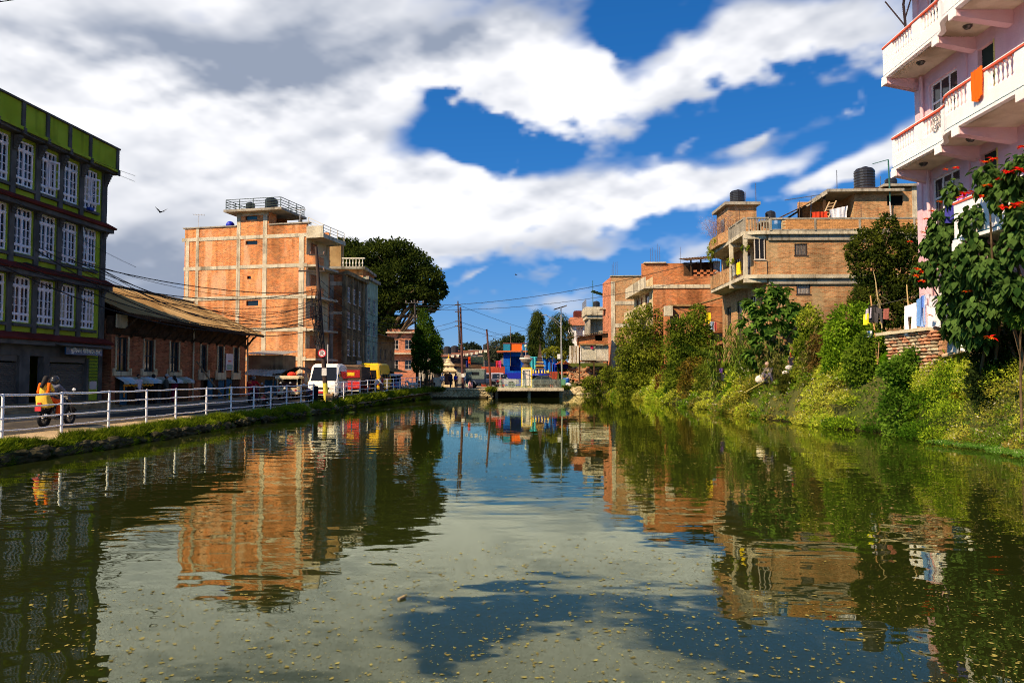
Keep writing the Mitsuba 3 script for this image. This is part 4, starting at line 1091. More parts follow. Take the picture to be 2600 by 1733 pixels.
def wheel(parent, fr, x, y, r, w=0.2, rimc=(0.4, 0.4, 0.4)):
    s = 1 if y > 0 else -1
    pr = [(r * 0.62, -w / 2), (r * 0.93, -w / 2), (r, -w * 0.3), (r, w * 0.3), (r * 0.93, w / 2), (r * 0.62, w / 2)]
    g_ = ring(18, 1.0)
    v = np.concatenate([np.stack([x + g_[:, 0] * a, np.full(18, y + b), r + g_[:, 1] * a], 1) for a, b in pr])
    i, j = np.meshgrid(np.arange(len(pr) - 1), np.arange(18), indexing='ij')
    q = np.stack([i * 18 + j, i * 18 + (j + 1) % 18, (i + 1) * 18 + (j + 1) % 18, (i + 1) * 18 + j], -1).reshape(-1, 4)
    k = obj('wheel', MB(fr, (0.018, 0.018, 0.018)).add(v, np.vstack([q[:, :3], q[:, [0, 2, 3]]])), 'matte', parent)
    m = MB(fr, rimc)
    m.cyl((x, y - s * w * 0.1, r), (x, y + s * w * 0.36, r), r * 0.63, r * 0.58, 14).cyl((x, y + s * w * 0.36, r), (x, y + s * w * 0.46, r), r * 0.2, r * 0.15, 8)
    obj('rim', m, 'metal', k)
    return k


def side_panel(fr, x0, x1, z0, z1, ylo, yhi, s, c, slant=0.0, th=0.012):
    """A pane lying on the leaning flank of a car body: ylo at z0, yhi at z1."""
    y0, y1 = s * (ylo + 0.004), s * (yhi + 0.004)
    o = s * th
    v = [[x0, y0, z0], [x1, y0, z0], [x1, y0 + o, z0], [x0, y0 + o, z0], [x0 + slant, y1, z1], [x1 - abs(slant) * 0.3, y1, z1], [x1 - abs(slant) * 0.3, y1 + o, z1], [x0 + slant, y1 + o, z1]]
    return MB(fr, c).add(v, BOXF)


def vehicle(name, label, cat, o, yaw, st, col, wheels, wr, sides, shield=None, rear=None, lights=None, plate=None, extra=None, group=None, ww=0.2, k=1.0):
    fr = Yaw(o, yaw, k)
    t = thing(name, label, cat, group)
    stn = [(x, sec(*a)) for x, *a in st]
    obj('body', loft(MB(fr, col), stn), 'gloss', t)
    for x in wheels:
        hw = max(a[1] for a in st)
        for s in (-1, 1):
            wheel(t, fr, x, s * (hw - ww / 2 + 0.015), wr, ww)
            g_ = MB(fr, (0.01, 0.01, 0.01))
            th = np.linspace(0, PI, 10)
            arch = Polygon([(x + (wr + 0.10) * math.cos(a), wr + (wr + 0.10) * math.sin(a)) for a in th] + [(x - wr - 0.1, wr * 0.8), (x + wr + 0.1, wr * 0.8)])
            v_, f_ = trimesh.creation.triangulate_polygon(arch, engine='earcut')
            g_.add(np.stack([v_[:, 0], np.full(len(v_), s * (hw + 0.004)), v_[:, 1]], 1), f_ if s < 0 else f_[:, ::-1])
            obj('wheel_arch', g_, 'matte', t)
    for (x0, x1, z0, z1, ylo, yhi, sl) in sides:
        for s in (-1, 1):
            obj('side_window', side_panel(fr, x0, x1, z0, z1, ylo, yhi, s, (0.02, 0.025, 0.028), sl), 'pane', t)
    for nm, q in (('windscreen', shield), ('rear_window', rear)):
        if q:
            (xa, za, ya), (xb, zb, yb) = q
            d = np.array([zb - za, 0, -(xb - xa)])
            d = d / np.linalg.norm(d) * (1 if nm == 'windscreen' else -1) * (1 if d[0] * (1 if nm == 'windscreen' else -1) >= 0 else -1)
            d = d if (d[0] > 0) == (nm == 'windscreen') else -d
            b_ = [np.array(p_) + d * 0.008 for p_ in ([xa, -ya, za], [xa, ya, za], [xb, yb, zb], [xb, -yb, zb])]
            obj(nm, MB(fr, (0.03, 0.035, 0.04)).add(b_ + [p_ + d * 0.012 for p_ in b_], np.vstack([[[0, 1, 2], [0, 2, 3], [4, 6, 5], [4, 7, 6]], [[0, 4, 5], [0, 5, 1], [1, 5, 6], [1, 6, 2], [2, 6, 7], [2, 7, 3], [3, 7, 4], [3, 4, 0]]])), 'pane', t)
    for (nm, x, y, z, a, b, c_) in lights or ():
        for s in (-1, 1):
            obj(nm, MB(fr, c_).box(x - 0.03, s * y - a, z - b, x + 0.03, s * y + a, z + b, taper=0.0), 'gloss', t)
    if plate:
        obj('number_plate', MB(fr, (0.55, 0.03, 0.03)).box(plate[0] - 0.012, -0.24, plate[1] - 0.07, plate[0] + 0.012, 0.24, plate[1] + 0.07), 'gloss', t)
    if extra:
        extra(t, fr)
    return t


VAN = [(-2.50, 0.80, 0.40, 1.0, 1.75), (-2.46, 0.88, 0.32, 1.1, 2.08), (-2.2, 0.93, 0.30, 1.12, 2.23), (-1.0, 0.94, 0.28, 1.12, 2.30), (0.9, 0.94, 0.28, 1.12, 2.27), (1.35, 0.94, 0.28, 1.10, 2.12), (1.75, 0.93, 0.28, 1.08, 1.65), (2.18, 0.92, 0.28, 1.02, 1.13), (2.40, 0.88, 0.30, 0.90, 0.99), (2.50, 0.78, 0.36, 0.70, 0.80)]


def van_extra(t, fr):
    obj('grille', MB(fr, (0.05, 0.05, 0.055)).box(2.46, -0.42, 0.66, 2.51, 0.42, 0.80), 'matte', t)
    obj('bumper', MB(fr, (0.62, 0.62, 0.60)).box(2.42, -0.86, 0.32, 2.58, 0.86, 0.55), 'gloss', t)
    obj('bumper_intake', MB(fr, (0.03, 0.03, 0.03)).box(2.57, -0.5, 0.36, 2.59, 0.5, 0.46), 'matte', t)
    for s in (-1, 1):
        obj('mirror', MB(fr, (0.05, 0.05, 0.05)).box(1.95, s * 0.95, 1.15, 2.05, s * 1.16, 1.42), 'gloss', t)
        obj('door_seam', MB(fr, (0.25, 0.25, 0.25)).box(0.62, s * 0.939, 0.42, 0.64, s * 0.945, 1.1).box(-0.62, s * 0.939, 0.42, -0.60, s * 0.945, 1.1), 'matte', t)
        obj('door_handle', MB(fr, (0.08, 0.08, 0.08)).box(0.75, s * 0.94, 0.98, 0.92, s * 0.97, 1.02), 'matte', t)


WHITE = (0.78, 0.77, 0.72)
vehicle('white_van', 'white high roof passenger van parked behind the leaning wooden pole', 'van', (-13.30, 55.8, 0.56), -PI / 2 + 0.08, VAN, WHITE, (1.55, -1.5), 0.33,
        [(1.2, 1.75, 1.16, 1.62, 0.925, 0.885, -0.0), (0.0, 1.1, 1.16, 1.78, 0.925, 0.88, 0), (-1.15, -0.08, 1.16, 1.78, 0.925, 0.88, 0), (-2.25, -1.23, 1.16, 1.76, 0.92, 0.875, 0.06)],
        shield=((2.12, 1.18, 0.78), (1.42, 2.02, 0.70)), lights=[('headlight', 2.44, 0.66, 0.80, 0.15, 0.10, (0.7, 0.7, 0.68)), ('fog_lamp', 2.58, 0.66, 0.44, 0.08, 0.05, (0.6, 0.55, 0.4))], plate=(2.59, 0.50), extra=van_extra, k=1.12)
YB = [(-2.6, 0.86, 0.42, 1.1, 2.1), (-2.55, 0.95, 0.36, 1.15, 2.45), (-2.2, 0.98, 0.34, 1.15, 2.60), (0.8, 0.98, 0.34, 1.15, 2.62), (1.4, 0.96, 0.34, 1.15, 2.45), (2.0, 0.92, 0.34, 1.1, 1.75), (2.4, 0.86, 0.36, 1.0, 1.12), (2.7, 0.78, 0.40, 0.9, 1.0)]
vehicle('yellow_minibus', 'bright yellow school minibus seen from behind near the street end', 'minibus', (-12.1, 68.5, 0.74), PI / 2 - 0.06, YB, (0.80, 0.50, 0.008), (1.6, -1.5), 0.36,
        [(0.35, 1.2, 1.25, 1.95, 0.965, 0.90, 0), (-0.65, 0.25, 1.25, 1.95, 0.965, 0.90, 0), (-1.65, -0.75, 1.25, 1.95, 0.965, 0.90, 0), (-2.4, -1.75, 1.25, 1.95, 0.955, 0.89, 0)],
        rear=((-2.602, 1.25, 0.66), (-2.602, 2.0, 0.60)), lights=[('tail_light', -2.60, 0.78, 0.85, 0.06, 0.12, (0.5, 0.02, 0.01))], plate=(-2.62, 0.62))


def truck_extra(t, fr):
    obj('cargo_body', MB(fr, (0.055, 0.038, 0.028)).box(-2.3, -0.95, 0.85, 0.6, 0.95, 2.30), 'matte', t)
    obj('cargo_rack', MB(fr, (0.10, 0.07, 0.05)).bar((-2.3, -0.95, 2.45), (0.6, -0.95, 2.45), 0.05).bar((-2.3, 0.95, 2.45), (0.6, 0.95, 2.45), 0.05).bar((-2.3, -0.95, 2.45), (-2.3, 0.95, 2.45), 0.05).bar((-2.28, -0.93, 2.3), (-2.28, -0.93, 2.47), 0.05).bar((-2.28, 0.93, 2.3), (-2.28, 0.93, 2.47), 0.05), 'matte', t)
    obj('painted_board', MB(fr, (0.36, 0.012, 0.012)).box(-2.345, -0.85, 1.45, -2.303, 0.85, 2.05), 'gloss', t, label='red painted board across the back')
    obj('yellow_plate', MB(fr, (0.75, 0.48, 0.02)).box(-2.37, -0.42, 1.60, -2.347, 0.36, 1.86), 'gloss', t)
    obj('tailgate', MB(fr, (0.66, 0.02, 0.02)).box(-2.42, -0.93, 0.62, -2.303, 0.93, 1.22), 'gloss', t, label='bright red ribbed tailgate')
    for z in (0.74, 0.92, 1.10):
        obj('tailgate_rib', MB(fr, (0.72, 0.10, 0.09)).box(-2.45, -0.9, z - 0.03, -2.423, 0.9, z + 0.03), 'gloss', t)
    obj('rear_bumper', MB(fr, (0.5, 0.46, 0.38)).box(-2.4, -0.8, 0.38, -2.25, 0.8, 0.5), 'matte', t)
    for k in range(6):
        obj('load_stick', MB(fr, (0.16, 0.10, 0.06)).bar((-2.2 + 0.3 * k, -0.9, 2.32 + 0.03 * k), (-1.6 + 0.2 * k, 0.9, 2.38 + 0.02 * k), 0.05), 'matte', t)


TR = [(0.62, 0.85, 0.45, 1.1, 1.95), (0.7, 0.88, 0.42, 1.12, 2.05), (1.5, 0.88, 0.42, 1.12, 2.0), (2.0, 0.86, 0.42, 1.05, 1.2), (2.4, 0.80, 0.45, 0.9, 1.0)]
vehicle('red_truck', 'small truck with a bright red tailgate parked between the white van and the yellow minibus', 'truck', (-12.65, 62.6, 0.66), PI / 2 - 0.05, TR, (0.5, 0.03, 0.02), (1.6, -1.5), 0.34, [(0.85, 1.45, 1.2, 1.7, 0.87, 0.82, 0)], extra=truck_extra)


def three_wheeler(label, o, yaw, col, top, rear_open=True):
    fr = Yaw(o, yaw)
    t = thing('three_wheeler', label, 'three-wheeler')
    b_ = MB(fr, col)
    b_.box(-1.3, -0.70, 0.42, -1.25, 0.70, 0.85).box(-1.3, -0.70, 0.40, 0.9, 0.70, 0.50).box(-1.3, -0.70, 0.50, 0.4, -0.66, 0.95).box(-1.3, 0.66, 0.50, 0.4, 0.70, 0.95)
    for x in (-1.27, 0.38):
        for s in (-1, 1):
            b_.box(x - 0.04, s * 0.70, 0.9, x + 0.04, s * 0.63, 1.52)
    loft(b_, [(0.9, [(y, z) for y, z in ((0.6, 0.42), (0.6, 0.9), (0.5, 1.0), (-0.5, 1.0), (-0.6, 0.9), (-0.6, 0.42))]), (1.35, [(y, z) for y, z in ((0.35, 0.42), (0.35, 0.75), (0.25, 0.85), (-0.25, 0.85), (-0.35, 0.75), (-0.35, 0.42))])])
    obj('body', b_, 'gloss', t)
    r_ = MB(fr, top)
    loft(r_, [(-1.5, sec(0.80, 1.46, 1.50, 1.60)), (-1.3, sec(0.82, 1.50, 1.56, 1.68)), (0.7, sec(0.80, 1.50, 1.56, 1.68)), (1.0, sec(0.74, 1.42, 1.48, 1.56))])
    obj('roof', r_, 'matte', t)
    obj('windscreen', MB(fr, (0.02, 0.02, 0.02)).hexa([[0.86, -0.6, 0.98], [0.92, -0.6, 0.98], [0.92, 0.6, 0.98], [0.86, 0.6, 0.98], [0.70, -0.6, 1.48], [0.76, -0.6, 1.48], [0.76, 0.6, 1.48], [0.70, 0.6, 1.48]]), 'pane', t)
    obj('seat', MB(fr, (0.06, 0.03, 0.03)).box(-0.9, -0.62, 0.5, -0.4, 0.62, 0.78).box(-1.0, -0.62, 0.78, -0.9, 0.62, 1.25), 'matte', t)
    for x, y in ((-0.9, 0.62), (-0.9, -0.62), (1.05, 0.0)):
        wheel(t, fr, x, y if y else 0.01, 0.25, 0.13)
    obj('tail_light', MB(fr, (0.5, 0.03, 0.02)).box(-1.33, -0.62, 0.6, -1.303, -0.5, 0.75), 'gloss', t)
    obj('tail_light', MB(fr, (0.5, 0.03, 0.02)).box(-1.33, 0.5, 0.6, -1.303, 0.62, 0.75), 'gloss', t)
    return t


three_wheeler('cream canopied three-wheeler parked left of the white van', (-15.7, 54.6, 0.56), PI / 2 + 0.1, (0.62, 0.52, 0.34), (0.66, 0.56, 0.36))
three_wheeler('blue three-wheeler with a white roof beyond the yellow minibus', (-11.25, 72.4, 0.78), PI / 2 - 0.1, (0.02, 0.16, 0.50), (0.65, 0.68, 0.70))


def motorbike(label, o, yaw, col, roll=0.0, steer=0.0, group=None):
    fr = Yaw(o, yaw, 1.0, roll)
    t = thing('motorbike', label, 'motorbike', group)
    for nm, x in (('front', 0.66), ('rear', -0.64)):
        r_, w_ = 0.31, 0.10 if nm == 'front' else 0.12
        k = obj('wheel', MB(fr, (0.015, 0.015, 0.015)).mesh(trimesh.creation.torus(r_ - w_ / 2, w_ / 2, 24, 8).apply_transform(trimesh.transformations.rotation_matrix(PI / 2, [1, 0, 0])).apply_translation([x, 0, r_])), 'matte', t)
        m = MB(fr, (0.10, 0.10, 0.11))
        m.cyl((x, -0.05, r_), (x, 0.05, r_), 0.05, n=8)
        for a in range(5):
            m.bar((x, 0, r_), (x + 0.22 * math.cos(a * 1.2566), 0, r_ + 0.22 * math.sin(a * 1.2566)), 0.035)
        m.mesh(trimesh.creation.torus(r_ - w_ - 0.02, 0.018, 20, 6).apply_transform(trimesh.transformations.rotation_matrix(PI / 2, [1, 0, 0])).apply_translation([x, 0, r_]))
        obj('rim', m, 'metal', k)
    loft_ = lambda c, st: loft(MB(fr, c), [(x, [(hw, z0), (hw, (z0 + z1) / 2), (hw * 0.6, z1), (-hw * 0.6, z1), (-hw, (z0 + z1) / 2), (-hw, z0)]) for x, hw, z0, z1 in st])
    obj('fuel_tank', loft_(col, [(-0.12, 0.09, 0.74, 0.84), (0.0, 0.13, 0.72, 0.92), (0.22, 0.15, 0.70, 0.96), (0.38, 0.09, 0.72, 0.90)]), 'gloss', t)
    obj('seat', loft_((0.02, 0.02, 0.02), [(-0.72, 0.09, 0.80, 0.87), (-0.5, 0.12, 0.74, 0.86), (-0.25, 0.12, 0.71, 0.82), (-0.10, 0.08, 0.71, 0.80)]), 'matte', t)
    obj('tail_cowl', loft_(col, [(-0.86, 0.05, 0.76, 0.84), (-0.6, 0.11, 0.66, 0.79), (-0.3, 0.12, 0.60, 0.73), (-0.2, 0.10, 0.60, 0.70)]), 'gloss', t)
    obj('engine', MB(fr, (0.07, 0.07, 0.075)).box(-0.18, -0.14, 0.26, 0.22, 0.14, 0.52).cyl((0.08, 0, 0.45), (0.20, 0, 0.68), 0.10, 0.11, 8), 'metal', t)
    f_ = MB(fr, (0.10, 0.10, 0.10))
    for s in (-1, 1):
        f_.bar((0.66, s * 0.09, 0.31), (0.44, s * 0.09, 0.86), 0.045)
    f_.bar((0.44, -0.1, 0.84), (0.44, 0.1, 0.84), 0.06)
    obj('fork', f_, 'metal', t)
    obj('frame', MB(fr, (0.03, 0.03, 0.03)).bar((0.42, 0, 0.82), (0.25, 0, 0.3), 0.05).bar((0.25, 0, 0.3), (-0.3, 0, 0.3), 0.05).bar((-0.2, 0.09, 0.32), (-0.64, 0.09, 0.31), 0.05).bar((-0.2, -0.09, 0.32), (-0.64, -0.09, 0.31), 0.05).bar((-0.6, 0.11, 0.35), (-0.4, 0.11, 0.7), 0.05).bar((-0.6, -0.11, 0.35), (-0.4, -0.11, 0.7), 0.05), 'metal', t)
    obj('handlebar', MB(fr, (0.05, 0.05, 0.05)).tube([(0.28, -0.37, 1.0), (0.36, -0.22, 1.04), (0.42, -0.08, 0.98), (0.42, 0.08, 0.98), (0.36, 0.22, 1.04), (0.28, 0.37, 1.0)], 0.018, 6), 'metal', t)
    obj('headlight', MB(fr, (0.55, 0.55, 0.52)).ell((0.56, 0, 0.86), (0.07, 0.10, 0.10), 1), 'gloss', t)
    obj('front_cowl', loft_(col, [(0.42, 0.11, 0.78, 0.98), (0.54, 0.12, 0.76, 1.02), (0.60, 0.07, 0.82, 0.95)]), 'gloss', t)
    for s in (-1, 1):
        obj('mirror', MB(fr, (0.04, 0.04, 0.04)).bar((0.36, s * 0.2, 1.03), (0.38, s * 0.30, 1.20), 0.016).ell((0.38, s * 0.32, 1.22), (0.02, 0.075, 0.05), 1, (0.45, 0.47, 0.5)), 'gloss', t)
    obj('exhaust', MB(fr, (0.30, 0.29, 0.28)).tube([(0.15, -0.15, 0.30), (-0.2, -0.17, 0.26), (-0.45, -0.18, 0.32), (-0.85, -0.19, 0.42)], [0.025, 0.03, 0.055, 0.05], 8), 'metal', t)
    th = np.linspace(0.5, 2.4, 7)
    for nm, x in (('front', 0.66), ('rear', -0.64)):
        m = MB(fr, (0.02, 0.02, 0.022))
        for a, b in zip(th[:-1], th[1:]):
            p_, q_ = (np.array([x + 0.345 * math.cos(e), 0, 0.31 + 0.345 * math.sin(e)]) for e in (a, b))
            m.bar(p_, q_, 0.14, 0.012)
        obj('mudguard', m, 'gloss', t)
    obj('number_plate', MB(fr, (0.60, 0.04, 0.04)).box(-0.95, -0.10, 0.55, -0.93, 0.10, 0.70), 'gloss', t)
    obj('tail_light', MB(fr, (0.5, 0.01, 0.01)).box(-0.90, -0.06, 0.76, -0.86, 0.06, 0.82), 'gloss', t)
    return t


BK = (0.02, 0.02, 0.022)
motorbike('black motorbike ridden by the woman in yellow and a helmeted man', (-15.15, 25.65, 0.51), PI / 2 - 0.06, BK)
motorbike('black and grey motorbike ridden by the rider in a red jacket', (-15.7, 46.9, 0.53), PI / 2 - 0.05, (0.05, 0.05, 0.055))
motorbike('black motorbike parked by the fence, in front of the red jacketed rider', (-13.1, 41.2, 0.42), PI / 2 + 0.05, BK, 0.08)
motorbike('motorbike facing the camera in front of the cream three-wheeler', (-15.3, 52.2, 0.54), -PI / 2 + 0.1, (0.04, 0.04, 0.05))
motorbike('dark blue and white motorbike parked between the fence and the white van', (-12.75, 48.2, 0.46), PI / 2 + 0.45, (0.03, 0.05, 0.14), 0.08)
stl = thing('market_stall', 'black tarpaulin stall between the tin awning and the white van', 'stall')
tp = MB(None, (0.022, 0.02, 0.02))
n_ = 9
gx_, gy_ = np.meshgrid(np.linspace(-17.9, -15.1, n_), np.linspace(57.2, 59.6, 6), indexing='ij')
gz_ = 2.28 + 0.55 * np.exp(-((gx_ + 16.1) / 0.7) ** 2) + 0.15 * R.random(gx_.shape)
i, j = np.meshgrid(np.arange(n_ - 1), np.arange(5), indexing='ij')
q = np.stack([i * 6 + j, (i + 1) * 6 + j, (i + 1) * 6 + j + 1, i * 6 + j + 1], -1).reshape(-1, 4)
tp.add(np.stack([gx_, gy_, gz_], -1).reshape(-1, 3), np.vstack([q[:, :3], q[:, [0, 2, 3]]]))
obj('tarpaulin', tp, 'cloth', stl)
for x, y in ((-17.8, 57.3), (-15.2, 57.3), (-17.8, 59.5), (-15.2, 59.5)):
    obj('post', MB(None, (0.2, 0.14, 0.08)).bar((x, y, 0.5), (x, y, 2.45), 0.07), 'matte', stl)
obj('counter', MB(None, (0.10, 0.07, 0.05)).box(-17.6, 58.2, 0.5, -15.6, 59.2, 1.4), 'matte', stl)
obj('red_bundle', MB(None, (0.62, 0.05, 0.03)).ell((-15.55, 54.3, 2.35), (0.30, 0.30, 0.17), 2, rough=0.1, seed=3), 'cloth', label='red bundle on the roof of the cream three-wheeler', cat='bundle')
obj('black_bundle', MB(None, (0.012, 0.012, 0.016)).lathe((-12.15, 47.6, 0.38), [(0.12, 0), (0.17, 0.2), (0.15, 0.7), (0.19, 1.05), (0.13, 1.22), (0.0, 1.25)], 10), 'cloth', label='tall black cloth bundle standing against the fence end beside the parked motorbike', cat='bundle')
cb = thing('wooden_crate', 'small brown wooden crate behind the yellow pole base', 'crate')
for k in range(4):
    obj('board', MB(None, (0.36, 0.22, 0.10)).box(-12.2, 50.4, 0.45 + k * 0.16, -11.75, 50.44, 0.58 + k * 0.16), 'matte', cb)
obj('frame', MB(None, (0.30, 0.18, 0.08)).box(-12.2, 50.45, 0.45, -12.14, 50.9, 1.08).box(-11.81, 50.45, 0.45, -11.75, 50.9, 1.08), 'matte', cb)
obj('black_tin', MB(None, (0.03, 0.025, 0.025)).lathe((-11.55, 50.6, 0.48), [(0.16, 0), (0.17, 0.02), (0.16, 0.4), (0.17, 0.42), (0.0, 0.42)], 12), 'matte', label='dark round tin standing beside the wooden crate at the pole base', cat='tin')

# ---------------------------------------------------------------- right bank: the large brick house
def U(px, Y):
    return (px - 1300) / FPX * Y


def ZP(py, Y):
    return EYE[2] + (957 - py) / FPX * Y


def rods(label, pts, h, group):
    m = MB(None, (0.10, 0.07, 0.06))
    for x, y, z in pts:
        m.bar((x, y, z - 0.2), (x + 0.06 * (R.random() - 0.5), y, z + h * (0.7 + 0.4 * R.random())), 0.03)
    return m


A_ = Fr((15.67, 47.0), (-0.02, -1))
AL = Fr((15.67, 57.0), (-1, 0.0))           # the pond side, a runs from the far end to the near corner
ha = thing('large_brick_house', 'large brown brick house with balconies and roof tanks on the right bank', 'house')
wn = [(1.72, 9.62, 2.52, 10.36), (1.80, 7.22, 2.66, 7.96)]
m = MB(A_)
m.ext(rects((0.0, 0.4, 9.5, 11.0), wn), -0.25, 0)
m.box(9.25, -10, 1.8, 9.5, -0.25, 11.0).box(0, -10, 1.8, 9.5, -9.8, 11.0)
obj('wall', m, 'brick_brown', ha)
lw = [(1.0, 8.4, 2.2, 10.2), (3.2, 8.4, 4.4, 10.4), (5.6, 8.4, 6.8, 10.4), (1.0, 5.2, 2.2, 7.2), (3.6, 4.0, 4.8, 7.4), (6.6, 4.0, 7.8, 7.4)]
m = MB(AL)
m.ext(rects((0.0, 0.4, 9.75, 11.0), lw), -0.25, 0)
obj('pond_wall', m, 'brick_brown', ha)
for w_ in lw:
    win(ha, AL, *w_, 2, 2, (0.10, 0.07, 0.05), b=-0.08)
for w_, c_ in zip(wn, ((0.30, 0.26, 0.22), (0.55, 0.50, 0.44))):
    win(ha, A_, *w_, 1, 1, (0.05, 0.035, 0.03), b=-0.06, bars=9, paint=c_)
# floor slabs with the balconies towards the pond
for z in (8.3, 11.0):
    m = MB(None)
    m.extz(Polygon([(15.2, 46.72), (25.2, 46.55), (25.2, 57), (15.6, 57), (14.35, 55.2), (14.25, 47.0)]), z - 0.10, z + 0.12)
    m.box(14.28, 46.95, z - 0.35, 15.67, 47.2, z - 0.10).box(14.28, 50.0, z - 0.35, 15.67, 50.25, z - 0.10)
    obj('floor_slab', m, 'concrete', ha)
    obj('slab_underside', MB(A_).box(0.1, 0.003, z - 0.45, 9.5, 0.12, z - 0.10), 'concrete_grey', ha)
obj('corner_post', MB(None).box(14.28, 46.98, 8.42, 14.5, 47.2, 10.9), 'concrete', ha)
obj('corner_post', MB(None).box(14.28, 50.0, 8.42, 14.5, 50.22, 10.9), 'concrete', ha)
obj('brick_apron', MB(A_).box(-0.75, -0.1, 8.42, -0.003, 0.08, 9.35), 'brick_brown', ha)
win(ha, A_, -0.75, 9.36, -0.1, 10.75, 2, 1, (0.48, 0.44, 0.38), b=0.03)
m = MB(None, (0.035, 0.03, 0.03))
for k in range(20):
    m.bar((14.33, 47.25 + k * 0.14, 8.42), (14.33, 47.25 + k * 0.14, 9.35), 0.02)
m.bar((14.33, 47.2, 9.36), (14.33, 50.1, 9.36), 0.04)
obj('iron_railing', m, 'matte', ha)
m = MB(None)
m.box(14.28, 50.25, 8.42, 14.42, 55.0, 9.35)
obj('brick_balustrade', m, 'brick_brown', ha)
m = MB(None, (0.08, 0.07, 0.06))
# roof: brick parapet of separate blocks on the camera side, lattice panels and a brick flower box on the pond side
pa = obj('parapet', MB(A_).box(0.2, 0.10, 11.12, 9.5, 0.30, 11.2).box(0.2, 0.08, 11.80, 9.5, 0.32, 11.90), 'concrete_grey', ha)
for r in range(6):
    for k in range(27):
        a = 0.95 + k * 0.30 + (0.15 if r % 2 else 0)
        if a > 8.9:
            continue
        t = 0.8 + 0.45 * R.random()
        obj('brick', MB(A_, np.array((0.50, 0.25, 0.09)) * t).box(a + 0.008, 0.11 + 0.006 * R.random(), 11.203 + r * 0.099, a + 0.292, 0.285 + 0.012 * R.random(), 11.203 + r * 0.099 + 0.090), 'matte', pa)
obj('mortar_core', MB(A_).box(0.9, 0.12, 11.2, 9.2, 0.272, 11.8), 'cream_plaster', ha)
for a in (0.2, 2.9, 5.6, 8.9):
    obj('parapet_pier', MB(A_).box(a - 0.06, 0.07, 11.12, a + 0.06, 0.33, 11.86), 'concrete_grey', ha)
m = MB(None)
for y0, y1 in ((47.0, 48.7), (48.75, 50.4)):
    m.box(14.3, y0, 11.12, 14.42, y0 + 0.12, 12.0).box(14.3, y1 - 0.12, 11.12, 14.42, y1, 12.0).box(14.3, y0, 11.9, 14.42, y1, 12.0).box(14.3, y0, 11.12, 14.42, y1, 11.22)
    for k in range(7):
        m.box(14.33, y0 + 0.2 + k * 0.2, 11.2, 14.38, y0 + 0.27 + k * 0.2, 11.9)
m.box(14.5, 46.95, 11.9, 15.85, 47.08, 12.0)
for k in range(7):
    m.box(14.6 + k * 0.18, 46.98, 11.12, 14.66 + k * 0.18, 47.04, 11.9)
obj('lattice_balustrade', m, 'concrete_grey', ha)
obj('flower_box', MB(None).extz(Polygon([(14.3, 50.5), (15.6, 50.5), (15.6, 55.2), (15.0, 56.0), (14.3, 55.4), (14.05, 54), (14.05, 52)]), 11.12, 11.85), 'brick_brown', ha)
m = MB(None)
m.box(14.95, 52.6, 11.1, 16.9, 55.6, 14.0)
obj('stair_tower', m, 'brick_brown', ha)
obj('tower_slab', MB(None).box(14.65, 52.3, 14.0, 17.1, 55.8, 14.2), 'concrete_grey', ha)
obj('tower_window', MB(None).box(14.92, 53.6, 12.4, 14.948, 54.4, 13.3), 'pane', ha)
obj('roof_room', MB(None).box(17.3, 52.5, 11.1, 20.2, 56, 12.75), 'brick_brown', ha)
obj('roof_room_slab', MB(None).box(17.1, 52.2, 12.75, 21.6, 56.2, 12.9), 'concrete_grey', ha)
tank('black water tank on the brick stair tower of the large brick house', (15.75, 53.2, 14.2), 0.50, 0.98, (0.018, 0.018, 0.02))
tank('small black water tank behind the roof washing of the large brick house', (18.05, 53.2, 12.9), 0.35, 0.82, (0.018, 0.018, 0.02))
gy = 46.9


def cloth_piece(name, label, p0, p1, drop, col, cat='cloth', group=None, wave=0.06, col2=None, seed=1, split=0):
    """A cloth hanging from a line between two points."""
    rr = np.random.default_rng(seed)
    p0, p1 = np.array(p0, float), np.array(p1, float)
    d = (p1 - p0) / np.linalg.norm(p1 - p0)
    nrm = np.array([d[1], -d[0], 0])
    nu, nv = 13, 9
    u, w_ = np.meshgrid(np.linspace(0, 1, nu), np.linspace(0, 1, nv), indexing='ij')
    ph = rr.random() * 6
    off = wave * np.sin(u * 9 + ph + w_ * 1.5) * (0.3 + w_) + 0.04 * np.sin(u * 23 + ph)
    dr_ = drop * (1 + 0.06 * np.sin(u * 5 + ph))
    nar = 1 - 0.12 * w_ + 0.05 * np.sin(w_ * 6 + ph)
    v = p0 + (p1 - p0) * (0.5 + (u - 0.5) * nar)[..., None] + off[..., None] * nrm - (w_ * dr_)[..., None] * np.array([0, 0, 1.0])
    i, j = np.meshgrid(np.arange(nu - 1), np.arange(nv - 1), indexing='ij')
    if split:
        keep = ~((np.abs(i - nu // 2 + 0.5) < split) & (j > 2))
        i, j = i[keep], j[keep]
    q = np.stack([i * nv + j, (i + 1) * nv + j, (i + 1) * nv + j + 1, i * nv + j + 1], -1).reshape(-1, 4)
    f = np.vstack([q[:, :3], q[:, [0, 2, 3]]])
    v = v.reshape(-1, 3)
    c = np.broadcast_to(np.array(col, float), v.shape).copy()
    if col2 is not None:
        c[((np.arange(len(v)) // nv) // 2) % 2 == 1] = col2
    m = MB()
    m.add(v, f, c).add(v - nrm * 0.012, f[:, ::-1], c)
    return obj(name, m, 'cloth', label=label, cat=cat, group=group)


